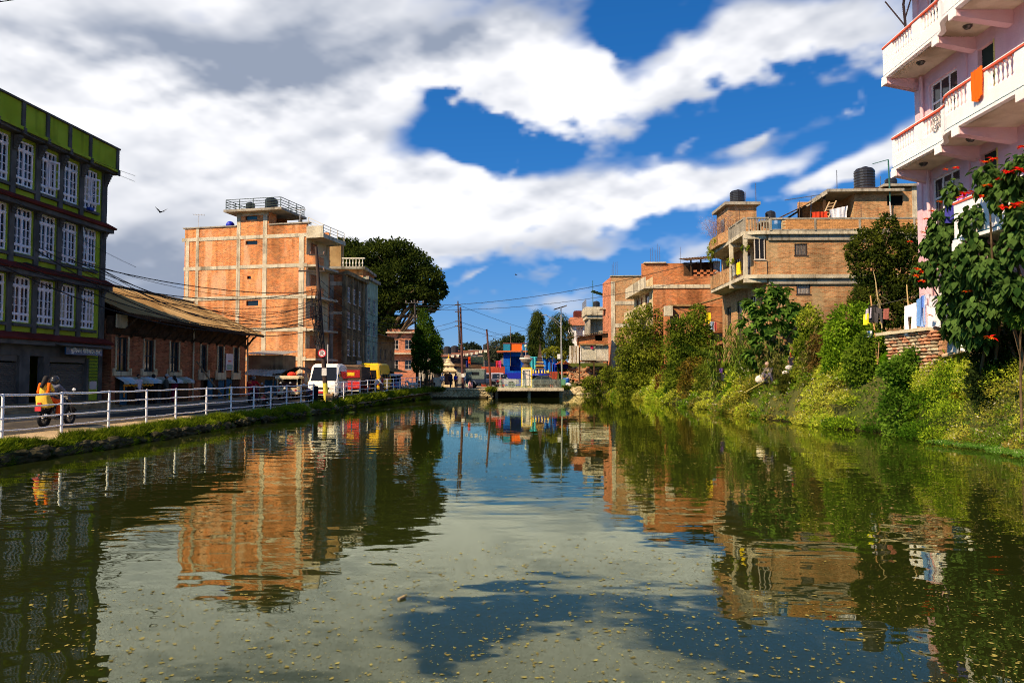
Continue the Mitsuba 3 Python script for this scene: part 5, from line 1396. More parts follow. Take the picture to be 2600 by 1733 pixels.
cloth_piece('hanging_cloth', 'yellow cloth hung over the iron balcony railing of the large brick house', (14.26, 47.6, 9.36), (14.26, 48.5, 9.36), 0.75, (0.70, 0.52, 0.02), seed=4)
cloth_piece('hanging_cloth', 'grey striped cloth hung beside the yellow one on the iron balcony railing', (14.26, 48.7, 9.36), (14.26, 49.5, 9.36), 0.7, (0.4, 0.4, 0.36), col2=(0.12, 0.13, 0.12), seed=5)
cloth_piece('roof_washing', 'pale washing spread along the roof parapet of the large brick house', (18.0, 49, 12.35), (19.2, 49, 12.30), 0.55, (0.62, 0.60, 0.50), 'washing', seed=6)
cloth_piece('roof_washing', 'red cloth drying on the roof of the large brick house', (19.3, 49, 12.75), (20.3, 49, 12.80), 0.8, (0.52, 0.05, 0.02), 'washing', seed=7)
cloth_piece('roof_washing', 'white sheet drying on the roof right of the red cloth', (20.6, 49.4, 13.0), (21.8, 49.4, 13.25), 1.0, (0.66, 0.68, 0.74), 'washing', seed=8)
obj('blue_drum', MB(None, (0.015, 0.10, 0.26)).lathe((17.2, 49.5, 11.12), [(0.42, 0), (0.45, 0.3), (0.42, 0.6), (0.45, 0.9), (0.40, 1.15), (0.0, 1.15)], 14), 'gloss', label='blue plastic drum behind the roof parapet of the large brick house', cat='drum')
rd = rods('', [(14.9 + 0.4 * k, 50.6 + k, 12.0) for k in range(3)] + [(16.9, 55.0, 14.2), (17.0, 53.0, 14.2), (21.9, 52, 12.0), (23.4, 51, 12.0), (18.9, 50, 12.0)], 1.6, None)
obj('reinforcing_rod', rd, 'matte', ha, kind='stuff')

# ---------------------------------------------------------------- brick house behind, with the two roof tanks
hb = thing('upper_brick_house', 'brick house on higher ground behind the large brick house, with two black roof tanks', 'house')
B_ = Fr((U(2140, 58), 58), (-0.04, -1))
wv = [(3.55, 15.15, 4.75, 15.95), (-1.4, 13.3, -0.7, 15.0)]
m = MB(B_)
m.ext(rects((1.1, 3, 6.0, 16.5), [wv[0]]), -0.25, 0)
m.box(1.1, -7, 3, 1.35, -0.25, 16.4).box(-2.4, -2.4, 3, 1.1, -2.2, 16.0).box(5.75, -7, 3, 6.0, -0.25, 16.5)
obj('wall', m, 'brick_brown', hb)
obj('vent', MB(B_).box(wv[0][0], -0.2, wv[0][1], wv[0][2], -0.15, wv[0][3]), 'dark', hb)
obj('corner_wall', MB(B_).box(5.4, -0.1, 3, 6.3, 0.06, 16.6), 'concrete', hb)
m = MB(B_)
m.hexa([[-3.4, -3, 14.55], [-1.1, 0.5, 16.0], [-1.1, -6, 16.0], [-3.4, -6, 14.55], [-3.4, -3, 14.7], [-1.1, 0.5, 16.2], [-1.1, -6, 16.2], [-3.4, -6, 14.7]])
m.box(-1.1, -6.5, 16.15, 4.6, 0.55, 16.36).box(3.2, -6.8, 16.6, 6.6, 0.3, 16.78)
obj('roof_slab', m, 'concrete_grey', hb)
obj('lean_to', MB(B_).corr((-5.2, 0.4, 13.9), (-2.2, 0.6, 15.4), (-5.2, -3, 14.2), (-2.2, -3, 15.6), 10, 0.03), 'dark_wood', hb)
obj('porch_post', MB(B_).box(-1.2, -0.2, 12, -1.05, 0, 16.1).box(-2.9, -0.4, 12, -2.75, -0.2, 14.9), 'dark_wood', hb)
obj('porch_wall', MB(B_).box(-2.6, -1.2, 3, 1.1, -1.0, 14.0), 'brick_brown', hb)
ld = thing('wooden_ladder', 'pale wooden ladder leaning on the roof of the upper brick house', 'ladder')
l0, l1 = np.array([U(2090, 55), 55, ZP(560, 55)]), np.array([U(2117, 56), 56.2, ZP(508, 56)])
sx = np.array([0.5, 0, 0.1])
m = MB(None, (0.42, 0.30, 0.16))
m.bar(l0, l1, 0.09).bar(l0 + sx, l1 + sx, 0.09)
obj('rails', m, 'matte', ld)
for k in range(6):
    p = l0 + (l1 - l0) * (k + 0.5) / 6
    obj('rung', MB(None, (0.40, 0.28, 0.15)).bar(p, p + sx, 0.06), 'matte', ld)
tank('big black ribbed water tank on the upper brick house, left of the pink building', B_(np.array([[2.55, -1.6, 16.75]]))[0], 0.78, 1.75, (0.02, 0.02, 0.023))
obj('tank_stand', MB(B_, (0.08, 0.06, 0.05)).box(1.4, -2.6, 16.36, 3.7, -0.5, 16.72), 'matte', hb)
tank('second black water tank on the upper brick house, partly behind the pink balcony', B_(np.array([[4.85, -2.2, 16.78]]))[0], 0.46, 1.05, (0.02, 0.02, 0.023))
m = MB(B_, (0.03, 0.13, 0.11)).tube([(3.55, 0.35, 18.6), (3.62, 0.35, 15.4)], 0.05, 6).tube([(2.4, 0.3, 18.3), (3.55, 0.35, 18.6)], 0.03, 5)
obj('green_pipe', m, 'matte', hb)
obj('white_pipe', MB(B_, (0.55, 0.55, 0.55)).tube([(3.62, 0.3, 15.4), (3.75, 0.3, 12.6)], 0.05, 6).tube([(4.05, 0.3, 13.8), (4.15, 0.3, 12.6)], 0.045, 6), 'matte', hb)
obj('aerial', MB(B_, (0.2, 0.2, 0.2)).bar((-2.3, 0.2, 14.0), (-2.2, 0.2, 15.9), 0.05).bar((-4.2, 0.2, 15.6), (-1.5, 0.2, 16.0), 0.05).bar((0.2, -1, 16.3), (0.2, -1, 18.2), 0.04).bar((4.4, -3, 16.7), (4.4, -3, 18.2), 0.04).bar((5.6, -3, 16.7), (5.6, -3, 18.4), 0.04), 'metal', hb, kind='stuff')

# ---------------------------------------------------------------- middle houses
def scaled(x, y, n, k):
    """A house measured at one distance and set further back."""
    return Fr((x * k, y * k, EYE[2] * (1 - k)), n, k)


hm = thing('middle_brick_house', 'brick house with a concrete band and tall windows, left of the large one', 'house')
M_ = scaled(11.45, 62, (-0.06, -1), 1.2)
ML = scaled(11.2, 70.2, (-1, -0.03), 1.2)
m = MB(M_)
m.box(0, -0.25, 0.2, 5.6, 0, 10.3).box(5.35, -8, 2, 5.6, -0.25, 10.3).box(0.3, -8.2, 2, 5.6, -8, 10.3).box(0.3, -8, 9.3, 5.35, -0.25, 9.5)
obj('wall', m, 'brick_rust', hm)
lw = [(1.0, 7.4, 2.1, 9.1), (2.9, 7.4, 3.8, 9.1), (4.9, 7.3, 6.6, 9.2), (1.0, 4.2, 2.1, 6.2), (4.9, 4.2, 6.4, 6.4)]
m = MB(ML)
m.ext(rects((0.0, 0.2, 8.0, 10.3), lw), -0.25, 0)
obj('pond_wall', m, 'cream_plaster', hm)
for w_ in lw:
    win(hm, ML, *w_, 2, 1, (0.30, 0.13, 0.08), b=-0.06)
obj('slab', MB(M_).box(-0.05, 0, 9.32, 5.65, 0.10, 9.62), 'concrete', hm)
obj('slab', MB(ML).box(-0.3, 0, 9.32, 8.25, 0.75, 9.5).box(-0.3, 0.6, 9.503, 8.25, 0.75, 10.25), 'concrete', hm)
obj('setback_wall', MB(M_).box(-0.5, -4.2, 10.3, 3.2, -4.0, 11.95).box(3.0, -8, 10.3, 3.2, -4.2, 11.95), 'brick_rust', hm)
obj('setback_slab', MB(M_).box(-0.6, -8, 9.95, 3.3, -3.9, 10.12).box(-0.3, -4.4, 11.95, 1.6, -3.8, 12.05), 'concrete', hm)
rm = thing('roof_room', 'dark wooden roof room with a sagging tin roof on the middle brick house', 'roof room')
m = MB(M_)
for a in (3.1, 3.9, 4.7, 5.6):
    m.box(a - 0.06, -0.4, 10.3, a + 0.06, -0.28, 11.75)
m.box(3.0, -3.4, 10.3, 5.9, -3.3, 11.9)
obj('frame', m, 'dark_wood', rm)
obj('roof', MB(M_).corr((2.7, 0.3, 11.55), (6.1, 0.3, 11.8), (2.7, -4.2, 12.35), (6.1, -4.2, 12.6), 14, 0.04), 'dark_wood', rm)
for k in range(8):
    for r in range(3):
        if (k + r) % 2 == 0:
            obj('lattice_brick', MB(M_, np.array((0.45, 0.16, 0.06)) * (0.8 + 0.4 * R.random())).box(3.3 + k * 0.26, -0.27, 10.32 + r * 0.17, 3.54 + k * 0.26, -0.12, 10.47 + r * 0.17), 'matte', rm)
cloth_piece('curtain', 'pale curtain hanging in the dark roof room', M_(np.array([[4.9, -0.5, 11.6]]))[0], M_(np.array([[5.5, -0.5, 11.6]]))[0], 1.2, (0.35, 0.36, 0.34), 'curtain', seed=12)
an = thing('low_annex', 'low brick annex with a small concrete balcony box below the middle brick house', 'annex')
N_ = scaled(U(1705, 58), 58, (0, -1), 1.2)
m = MB(N_)
m.ext(rects((0, 0.4, 4.3, 7.5), [(1.0, 3.2, 1.9, 4.9), (3.0, 4.9, 3.9, 5.5)]), -0.2, 0)
m.box(0, -3, 2, 0.2, -0.2, 7.5).box(4.1, -3, 2, 4.3, -0.2, 7.5).box(0.2, -0.8, 2, 4.1, -0.75, 7.4)
obj('wall', m, 'brick_rust', an)
obj('roof', MB(N_).box(-0.15, -3, 7.5, 2.0, 0.15, 7.62).hexa([[1.9, -3, 7.6], [4.5, -3, 8.35], [4.5, 0.3, 8.35], [1.9, 0.3, 7.6], [1.9, -3, 7.68], [4.5, -3, 8.43], [4.5, 0.3, 8.43], [1.9, 0.3, 7.68]]), 'old_tin', an)
obj('balcony_box', MB(N_).box(-0.55, 0.0, 6.75, 0.03, 0.5, 7.5), 'concrete', an)
obj('step_roof', MB(N_).hexa([[2.2, 0, 4.2], [4.4, 0, 4.9], [4.4, 1.1, 4.9], [2.2, 1.1, 4.2], [2.2, 0, 4.3], [4.4, 0, 5.0], [4.4, 1.1, 5.0], [2.2, 1.1, 4.3]]), 'brick_pink', an)
obj('window', MB(N_).box(3.0, -0.1, 4.9, 3.9, -0.05, 5.5), 'pane', an)
cloth_piece('washing', 'yellow cloth hanging below the low annex among the bushes', (U(1790, 66), 66, ZP(793, 66)), (U(1806, 66), 66, ZP(793, 66)), 0.9, (0.72, 0.58, 0.02), 'washing', seed=21)
cloth_piece('washing', 'blue and white cloth hanging under the yellow one among the bushes', (U(1802, 65), 65, ZP(816, 65)), (U(1815, 65), 65, ZP(816, 65)), 0.85, (0.20, 0.32, 0.45), 'washing', seed=22, col2=(0.6, 0.6, 0.6))
cloth_piece('washing', 'red cloth hanging at the edge of the blue and white one', (U(1815, 65), 65, ZP(817, 65)), (U(1820, 65), 65, ZP(817, 65)), 0.7, (0.5, 0.08, 0.08), 'washing', seed=23)

ht = thing('tall_brick_house', 'tall narrow house with a reddish side and a pale concrete corner column', 'house')
C_ = scaled(9.72, 75, (-0.05, -1), 1.28)
CL = scaled(9.55, 80.6, (-1, -0.03), 1.28)
m = MB(C_)
m.box(0, -0.25, 0.5, 5.2, 0, 12.0).box(4.95, -6, 0.5, 5.2, -0.25, 12).box(0.3, -6, 11.4, 4.95, -0.25, 11.6).box(0.3, -6.2, 1.5, 5.2, -6, 12)
obj('wall', m, 'brick_brown', ht)
lw = [(1.2, z, 1.7, z + 1.5) for z in (4.2, 7.4, 9.3)] + [(3.6, z, 4.1, z + 1.6) for z in (3.6, 6.6, 9.6)]
m = MB(CL)
m.ext(rects((0, 1.5, 5.6, 12.0), lw), -0.25, 0)
obj('pond_wall', m, 'brick_pink', ht)
for w_ in lw:
    obj('window', MB(CL).box(w_[0], -0.16, w_[1], w_[2], -0.10, w_[3]), 'pane', ht)
obj('column', MB(C_).box(-0.02, 0, 0.5, 0.36, 0.06, 11.5), 'concrete', ht)
for z in (4.9, 7.2, 9.4):
    obj('beam', MB(C_).box(0.36, 0, z - 0.18, 5.2, 0.05, z + 0.18), 'concrete', ht)
obj('roof_cap', MB(C_).box(-0.1, -0.3, 12, 5.3, 0.1, 12.1), 'concrete_grey', ht)
obj('window_hood', MB(CL).box(0.8, 0, 9.1, 2.2, 0.55, 9.22), 'concrete', ht)
obj('reinforcing_rod', rods('', [(12.6 + 0.23 * k, 96.3 + 0.3 * (k % 2), 14.7) for k in range(4)] + [(14.5 + 0.24 * k, 79.8, 14.0) for k in range(5)] + [(17.5, 79.2, 14), (21.1, 79.2, 14), (21.3, 79.2, 14)], 1.9, None), 'matte', ht, kind='stuff')
obj('side_balcony', MB(ML).hexa([[3.2, 0, 7.25], [5.6, 0, 7.25], [5.6, 1.5, 7.05], [3.2, 1.5, 7.05], [3.2, 0, 8.25], [5.6, 0, 8.25], [5.6, 1.5, 7.75], [3.2, 1.5, 7.75]]), 'cream_plaster', hm, label='cream balcony box sticking out from the middle brick house')

hc = thing('concrete_house', 'grey concrete house with a roof tank left of the tall reddish house', 'house')
D_ = scaled(U(1489, 86), 86, (0, -1), 1.3)
m = MB(D_)
m.box(0.25, -4.5, 1.2, 2.6, -0.9, 8.7).box(0.25, -0.9, 1.2, 0.45, 0, 8.7)
obj('wall', m, 'concrete_grey', hc)
obj('balcony', MB(D_).box(-0.1, -4.5, 9.1, 2.7, 0.35, 9.25).box(-0.1, 0.2, 9.253, 2.7, 0.35, 10.0).box(-0.1, -4.5, 9.253, 0.05, 0.2, 10.0).box(0.0, -4, 8.7, 2.6, 0.1, 9.1).box(0.2, -0.9, 5.2, 2.6, 0.15, 6.0), 'concrete', hc)
m = MB(D_, (0.4, 0.38, 0.36))
rail_run(m, [(-0.05, -4.0, 10.0), (-0.05, 0.3, 10.0)], 0.8, 3, 0.03)
obj('railing', m, 'metal', hc)
tank('dark water tank on the grey concrete house', D_(np.array([[1.25, -1.2, 10.0]]))[0], 0.52, 1.0, (0.03, 0.03, 0.035))
obj('canopy', MB(D_, (0.03, 0.10, 0.06)).corr((0.7, 0.2, 11.9), (2.6, 0.2, 11.3), (0.7, -2, 11.9), (2.6, -2, 11.3), 6, 0.03).bar((0.75, 0, 10), (0.75, 0, 13.0), 0.06), 'matte', hc)
hr = thing('red_balcony_house', 'small house with red brick balconies left of the grey concrete house', 'house')
E_ = scaled(U(1448, 96), 96, (0, -1), 1.29)
m = MB(E_)
m.ext(rects((0, 1.2, 2.6, 8.6), [(0.75, 6.6, 1.6, 8.4), (1.75, 6.9, 2.4, 8.3)]), -0.2, 0)
m.box(0, -4, 1.2, 0.2, -0.2, 8.6).box(2.4, -4, 1.2, 2.6, -0.2, 8.6).box(0.2, -0.9, 1.2, 2.4, -0.85, 8.6)
obj('wall', m, 'white_paint', hr)
obj('balcony', MB(E_).box(-0.1, -3, 8.6, 2.6, 0.5, 8.75).box(0.0, 0.35, 8.753, 2.6, 0.5, 9.6).box(0.0, -3, 8.753, 0.15, 0.35, 9.6).box(0.8, 0.3, 6.2, 1.7, 0.45, 6.8), 'brick_pink', hr)
obj('upper_room', MB(E_).box(0.7, -4, 9.65, 2.5, -1.5, 10.6), 'red_roof', hr)
obj('curtain', MB(E_, (0.6, 0.45, 0.42)).box(1.75, -0.1, 6.9, 2.4, -0.05, 8.3), 'cloth', hr)
sk = thing('tin_shack', 'tin and brick shack with a pale roller shutter raised above the wood pile', 'shack')
K_ = Fr((U(1470, 92), 92), (-0.02, -1))
m = MB(K_)
m.ext(Polygon([(0, 6.15), (3.5, 6.15), (3.5, 7.45), (0, 7.0)], [[(1.95, 6.5), (2.8, 6.5), (2.8, 7.15), (1.95, 7.15)]]), -0.2, 0)
m.box(0, -3, 4.1, 0.15, -0.2, 7.0).box(3.35, -3, 4.1, 3.5, -0.2, 7.4).box(0.15, -3, 4.0, 3.35, -0.15, 4.15)
obj('wall', m, 'brick_rust', sk)
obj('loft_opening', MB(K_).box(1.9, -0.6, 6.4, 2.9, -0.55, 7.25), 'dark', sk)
obj('roof', MB(K_).corr((-1.5, 0.5, 6.85), (3.6, 0.5, 7.62), (-1.5, -3.2, 6.95), (3.6, -3.2, 7.72), 22, 0.03), 'old_tin', sk)
obj('ledge', MB(K_).box(0.1, 0, 6.0, 3.7, 0.45, 6.12), 'old_tin', sk)
shutter(sk, K_, 0.25, 4.15, 2.0, 6.0, (0.48, 0.46, 0.37), b=0.0, step=0.14)
for k in range(4):
    obj('tin_sheet', MB(K_).corr((2.02 + k * 0.38, 0.02, 4.1), (2.39 + k * 0.38, 0.02, 4.1), (2.02 + k * 0.38, 0.02, 5.95), (2.39 + k * 0.38, 0.02, 5.95), 3, 0.02), 'pale_tin', sk)
for k in range(5):
    obj('plank', MB(K_).box(-1.15 + k * 0.24, -0.05, 3.8, -0.95 + k * 0.24, 0.0, 5.9), 'grey_wood' if k % 2 else 'pale_tin', sk)
for a in (0.1, 1.8, 3.4):
    obj('stilt', MB(K_).box(a - 0.08, -0.3, 1.5, a + 0.08, -0.14, 4.1), 'dark_wood', sk)
obj('heart_sign', MB(K_, (0.55, 0.02, 0.10)).ell((1.55, 0.18, 5.72), (0.20, 0.03, 0.22), 1), 'matte', label='small red heart shaped sign on the pale shutter of the shack', cat='sign')
wp = thing('wood_pile', 'heap of broken planks and bricks on the slope below the tin shack', 'heap')
m = MB(None)
rr = np.random.default_rng(17)
for k in range(230):
    u, w_ = rr.random(), rr.random()
    x = 6.9 + 4.4 * u
    y = 93.5 + 3.2 * w_
    z = H(x, y) + 0.25 + 0.7 * (1 - abs(u - 0.5) * 1.6) * rr.random()
    a, l = rr.random() * 3.14, 0.25 + 0.6 * rr.random()
    t = 0.5 + 0.7 * rr.random()
    m.bar((x - math.cos(a) * l, y - math.sin(a) * l * 0.4, z - 0.3 * rr.random()), (x + math.cos(a) * l, y + math.sin(a) * l * 0.4, z + 0.2 * rr.random()), 0.16, 0.10, np.array((0.46, 0.30, 0.17) if rr.random() < 0.75 else (0.45, 0.15, 0.06)) * t)
obj('planks', m, 'matte', wp, kind='stuff')

# ---------------------------------------------------------------- pink building with the white balustrades
pk = thing('pink_building', 'tall pink building with white balustraded balconies at the right edge', 'building')
WX, Y1, Y0 = 16.3, 30.5, 15.0
K = Fr((WX, Y1), (-1, 0))                      # a runs from the far corner towards the camera
flo = [6.5, 10.22, 14.1, 17.9]
hw = []
for z in [2.8] + flo:
    hw += [(1.0, z + 0.95, 2.85, z + 3.30), (4.1, z + 0.3, 5.05, z + 3.35), (6.6, z + 0.95, 8.4, z + 3.3)]
m = MB(K)
m.ext(rects((0, 0.5, Y1 - Y0, 21.0), hw), -0.25, 0)
m.box(0, -9, 0.5, 0.25, -0.25, 21.0).box(Y1 - Y0 - 0.25, -9, 2.2, Y1 - Y0, -0.25, 21).box(0, -9.2, 2.2, Y1 - Y0, -9, 21).box(0.25, -0.9, 2.2, Y1 - Y0 - 0.25, -0.85, 21)
m.box(0.0, 0, 2.2, 0.35, 0.06, 21.0).box(3.2, 0, 2.2, 3.5, 0.05, 21.0)
obj('wall', m, 'pink_paint', pk)
for q, h_ in enumerate(hw):
    if q % 3 == 1:
        d_ = MB(K, (0.012, 0.03, 0.022))
        d_.box(h_[0], -0.2, h_[1], h_[2], -0.16, h_[3])
        k = obj('door', d_, 'matte', pk)
        obj('frame', MB(K, (0.60, 0.55, 0.16)).box(h_[2] - 0.05, -0.15, h_[1], h_[2], 0.02, h_[3]), 'matte', k)
        obj('frame', MB(K, (0.05, 0.06, 0.06)).box(h_[0], -0.155, h_[1] + 2.2, h_[2] - 0.05, -0.10, h_[1] + 2.28), 'matte', k)
    else:
        win(pk, K, *h_, 3, 2, (0.74, 0.70, 0.70), b=-0.08, fw=0.07, tops=0.75)


def edge(y, out=0.0):
    """The outer line of the balconies in plan: it swings out in an S towards the camera."""
    return 15.0 - out - 0.55 * (1 / (1 + np.exp((np.asarray(y) - 25.75) * 5.5)))


def plan(out, y0=Y0, y1=Y1, inner=WX, n=60):
    yy = np.linspace(y1, y0, n)
    return Polygon([(inner, y1)] + [(float(edge(y, out)), float(y)) for y in yy] + [(inner, y0)])


def strip(y0, y1, t0, t1, z0, z1, n=None):
    """A curved wall piece along the edge from y0 to y1, t0..t1 inward of it."""
    yy = np.linspace(y0, y1, n or max(2, int(abs(y1 - y0) * 5)))
    return Polygon([(float(edge(y, -t0)), float(y)) for y in yy] + [(float(edge(y, -t1)), float(y)) for y in yy[::-1]]), z0, z1


open_ = [(28.25, 29.75), (26.45, 27.65), (24.0, 25.85), (21.7, 22.95), (18.6, 20.6), (16.2, 17.8)]
for fi, z in enumerate(flo):
    E1 = (24.9, 29.9, Y1, Y1)[fi]
    b_ = obj('balcony', MB(None).extz(plan(0.0, y1=E1), z + 0.10, z + 0.22).extz(strip(E1, Y0, 0, 0.16, 0, 0)[0], z + 0.22, z + 0.62), 'white_paint', pk)
    obj('lip', MB(None).extz(plan(0.07, y1=E1), z + 0.0, z + 0.10), 'white_paint', b_)
    obj('teal_line', MB(None, (0.02, 0.10, 0.13)).extz(plan(0.035, y1=E1), z + 0.103, z + 0.15), 'matte', b_)
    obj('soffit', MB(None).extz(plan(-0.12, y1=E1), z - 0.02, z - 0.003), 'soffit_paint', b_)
    prev = E1
    for k, (a, c) in enumerate(open_):
        if c > E1 - 0.1:
            continue
        obj('pier', MB(None).extz(strip(prev, c, 0, 0.16, 0, 0, 16)[0], z + 0.623, z + 1.26), 'white_paint', b_)
        prev = a
    obj('pier', MB(None).extz(strip(prev, Y0, 0, 0.16, 0, 0)[0], z + 0.623, z + 1.26), 'white_paint', b_)
    obj('cap', MB(None, (0.62, 0.10, 0.05)).extz(strip(E1 + 0.02, Y0, -0.03, 0.19, 0, 0)[0], z + 1.263, z + 1.33), 'matte', b_, label='red cap along the balustrade')
    obj('cap_top', MB(None).extz(strip(E1 + 0.02, Y0, -0.01, 0.17, 0, 0)[0], z + 1.333, z + 1.37), 'white_paint', b_)
    for a, c in open_:
        if c < 20.5 or c > E1 - 0.1:
            continue
        n_ = int(round((c - a) / 0.20))
        for k in range(n_):
            y = a + (c - a) * (k + 0.5) / n_
            obj('baluster', MB(Yaw((float(edge(y, -0.08)), y, z + 0.62)), (0.80, 0.78, 0.77)).lathe((0, 0, 0), [(0.055, 0), (0.055, 0.05), (0.03, 0.09), (0.05, 0.18), (0.042, 0.28), (0.022, 0.40), (0.045, 0.51), (0.028, 0.55), (0.055, 0.59), (0.055, 0.64)], 8), 'matte', b_)
    for y in (E1 - 0.16, 26.6, 24.6, 21.4, 18.2):
        if y > E1 - 0.1:
            continue
        e = float(edge(y, 0.02))
        bm = MB(None)
        bm.hexa([[e, y - 0.16, z - 0.22], [WX, y - 0.16, z - 0.50], [WX, y + 0.16, z - 0.50], [e, y + 0.16, z - 0.22], [e, y - 0.16, z - 0.022], [WX, y - 0.16, z - 0.022], [WX, y + 0.16, z - 0.022], [e, y + 0.16, z - 0.022]])
        obj('beam', bm, 'pink_paint', b_)
        obj('beam_end', MB(None).box(e - 0.06, y - 0.19, z - 0.25, e - 0.003, y + 0.19, z + 0.0), 'white_paint', b_)
    for y in (28.6, 25.6, 22.6):
        if y > E1:
            continue
        obj('ceiling_lamp', MB(None, (0.05, 0.045, 0.04)).lathe((15.5, y, z - 0.16), [(0.001, 0.0), (0.09, 0.03), (0.15, 0.10), (0.16, 0.137)], 12), 'gloss', b_)
    if fi == 1:
        rg_ = MB(None, (0.30, 0.28, 0.26))
        for r_ in (0.28, 0.19, 0.09):
            rg_.mesh(trimesh.creation.torus(r_, 0.014, 20, 6).apply_transform(trimesh.transformations.rotation_matrix(PI / 2, [0, 1, 0])).apply_translation([float(edge(26.75)) - 0.03, 26.75, z + 0.88]))
        obj('ornament', rg_, 'metal', b_)
obj('drain_pipe', MB(K).tube([(0.62, 0.12, 14.0), (0.62, 0.12, 11.5), (0.95, 0.12, 9.9), (1.0, 0.12, 3.0)], 0.07, 8), 'pink_paint', pk)
cloth_piece('orange_towel', 'orange towel hung over the balustrade of the pink building', (14.36, 23.62, 11.64), (14.36, 23.05, 11.66), 0.95, (0.72, 0.12, 0.01), 'towel', seed=31, wave=0.02)
obj('dark_plant', MB(None, (0.03, 0.02, 0.025)).tube([(15.2, 29, 15.2), (15.0, 28.8, 16.4), (14.9, 28.3, 17.2)], 0.05, 5).tube([(15.1, 28.9, 15.6), (14.7, 29.6, 16.9)], 0.03, 5).tube([(15.1, 28.9, 15.9), (15.2, 28.0, 17.3)], 0.03, 5), 'matte', label='dark bare plant behind the top balustrade of the pink building', cat='plant')
cloth_piece('purple_cloth', 'purple cloth hanging behind the top of the red flowered tree', (15.0, 25.6, 8.15), (14.9, 25.0, 8.2), 0.7, (0.35, 0.05, 0.40), 'washing', seed=33)
cloth_piece('indigo_cloth', 'dark blue cloth beside the purple cloth at the pink building', (15.0, 26.3, 8.05), (15.0, 25.75, 8.1), 0.6, (0.05, 0.05, 0.28), 'washing', seed=34)

# ---------------------------------------------------------------- the far square: stone wall, deck, shrine, temple, parked cars
sw_ = thing('stone_retaining_wall', 'rough stone retaining wall along the far left edge of the pond', 'wall')
obj('core', MB(None).extz(Polygon([(-8.3, 77.9), (-2.0, 78.5), (-2.0, 80), (-8.3, 79.5)]), -0.5, 0.86), 'wet_stone', sw_)
rr = np.random.default_rng(5)
m = MB(None)
for r in range(6):
    for k in range(22):
        x = -8.3 + (k + 0.5 * (r % 2) + 0.2 * rr.random()) * 0.29
        m.ell((x, 77.80 + (x + 8.3) * 0.095 + 0.05 * rr.random(), 0.02 + r * 0.145 + 0.05 * rr.random()), (0.13 + 0.07 * rr.random(), 0.10, 0.075 + 0.03 * rr.random()), 1, None, 0.14, k * 7 + r)
obj('stones', m, 'stone', sw_, kind='stuff')
for k in range(6):
    obj('coping_stone', MB(None).box(-6.4 + k * 0.75, 77.9 + k * 0.06, 0.86, -5.72 + k * 0.75, 78.5 + k * 0.06, 0.96 + 0.04 * rr.random()), 'stone', sw_)
rs_ = thing('stone_shore', 'pale boulders along the far right edge of the pond', 'stone shore')
m = MB(None)
for k in range(120):
    x = 5.9 + 6.0 * rr.random()
    h_ = rr.random()
    m.ell((x, 91.6 + 0.8 * h_ + 0.2 * rr.random() + (x - 5.9) * 0.12, h_ * 0.85), (0.28 + 0.16 * rr.random(), 0.2, 0.17 + 0.08 * rr.random()), 1, None, 0.18, k)
obj('boulders', m, 'stone', rs_, kind='stuff')
dk_ = thing('concrete_deck', 'flat concrete deck built out over the far end of the pond', 'deck')
obj('slab', MB(None).extz(Polygon([(-1.85, 79.6), (5.35, 79.6), (5.5, 87), (-2.0, 87)]), 0.74, 1.02), 'concrete', dk_)
for x in (-1.6, 1.8, 5.1):
    obj('pillar', MB(None).box(x - 0.15, 80.3, -0.7, x + 0.15, 80.6, 0.74), 'concrete_grey', dk_)
obj('back_wall', MB(None).box(-1.9, 85.7, -0.7, 5.4, 85.95, 0.74), 'wet_stone', dk_)
lf = thing('lattice_fence', 'curved pale green iron lattice fence on the concrete deck', 'fence')
GC = (0.42, 0.56, 0.46)
arc = [(-1.4 + 6.5 * t, 80.9 - 0.9 * math.sin(PI * t)) for t in np.linspace(0, 1, 15)]
m = MB(None, (0.05, 0.10, 0.08))
for p, q in zip(arc[:-1], arc[1:]):
    for z in (1.10, 1.95):
        m.bar((*p, z), (*q, z), 0.05)
obj('rail', m, 'matte', lf)
for a in range(14):
    p, q = np.array(arc[a]), np.array(arc[a + 1])
    for k in range(5):
        e = p + (q - p) * (k + 0.5) / 5
        col = np.array(GC) * (0.7 + 0.6 * R.random()) if a < 8 else np.array((0.24, 0.26, 0.22)) * (0.7 + 0.6 * R.random())
        obj('slat', MB(None, col).bar((*e, 1.04), (*e, 1.93), 0.085, 0.02), 'matte', lf)
    for z in (1.25, 1.40, 1.55, 1.70, 1.82):
        obj('crossbar', MB(None, np.array(GC) * 0.9).bar((*p, z), (*q, z), 0.022), 'matte', lf)
obj('green_metal_sheet', MB(None, (0.10, 0.28, 0.16)).box(5.0, 80.95, 1.02, 5.65, 81.0, 1.95), 'matte', label='plain green metal panel at the right end of the deck beside the lamp', cat='metal sheet')
mo = thing('memorial_block', 'yellow framed memorial block with a white plaque and a stone bowl on top', 'memorial')
mx, my = U(1337, 83), 83.0
obj('block', MB(None, (0.50, 0.38, 0.05)).box(mx - 0.57, my, 1.02, mx + 0.57, my + 0.9, 3.2), 'matte', mo)
obj('frame', MB(None, (0.72, 0.52, 0.03)).box(mx - 0.6, my - 0.05, 1.02, mx - 0.48, my - 0.003, 3.2).box(mx + 0.48, my - 0.05, 1.02, mx + 0.6, my - 0.003, 3.2).box(mx - 0.477, my - 0.05, 3.04, mx + 0.477, my - 0.003, 3.2), 'matte', mo)
obj('border', MB(None, (0.74, 0.70, 0.62)).box(mx - 0.475, my - 0.03, 1.2, mx + 0.475, my - 0.004, 3.03), 'matte', mo)
obj('plaque_edge', MB(None, (0.03, 0.04, 0.03)).box(mx - 0.38, my - 0.045, 1.2, mx + 0.38, my - 0.033, 2.9), 'matte', mo)
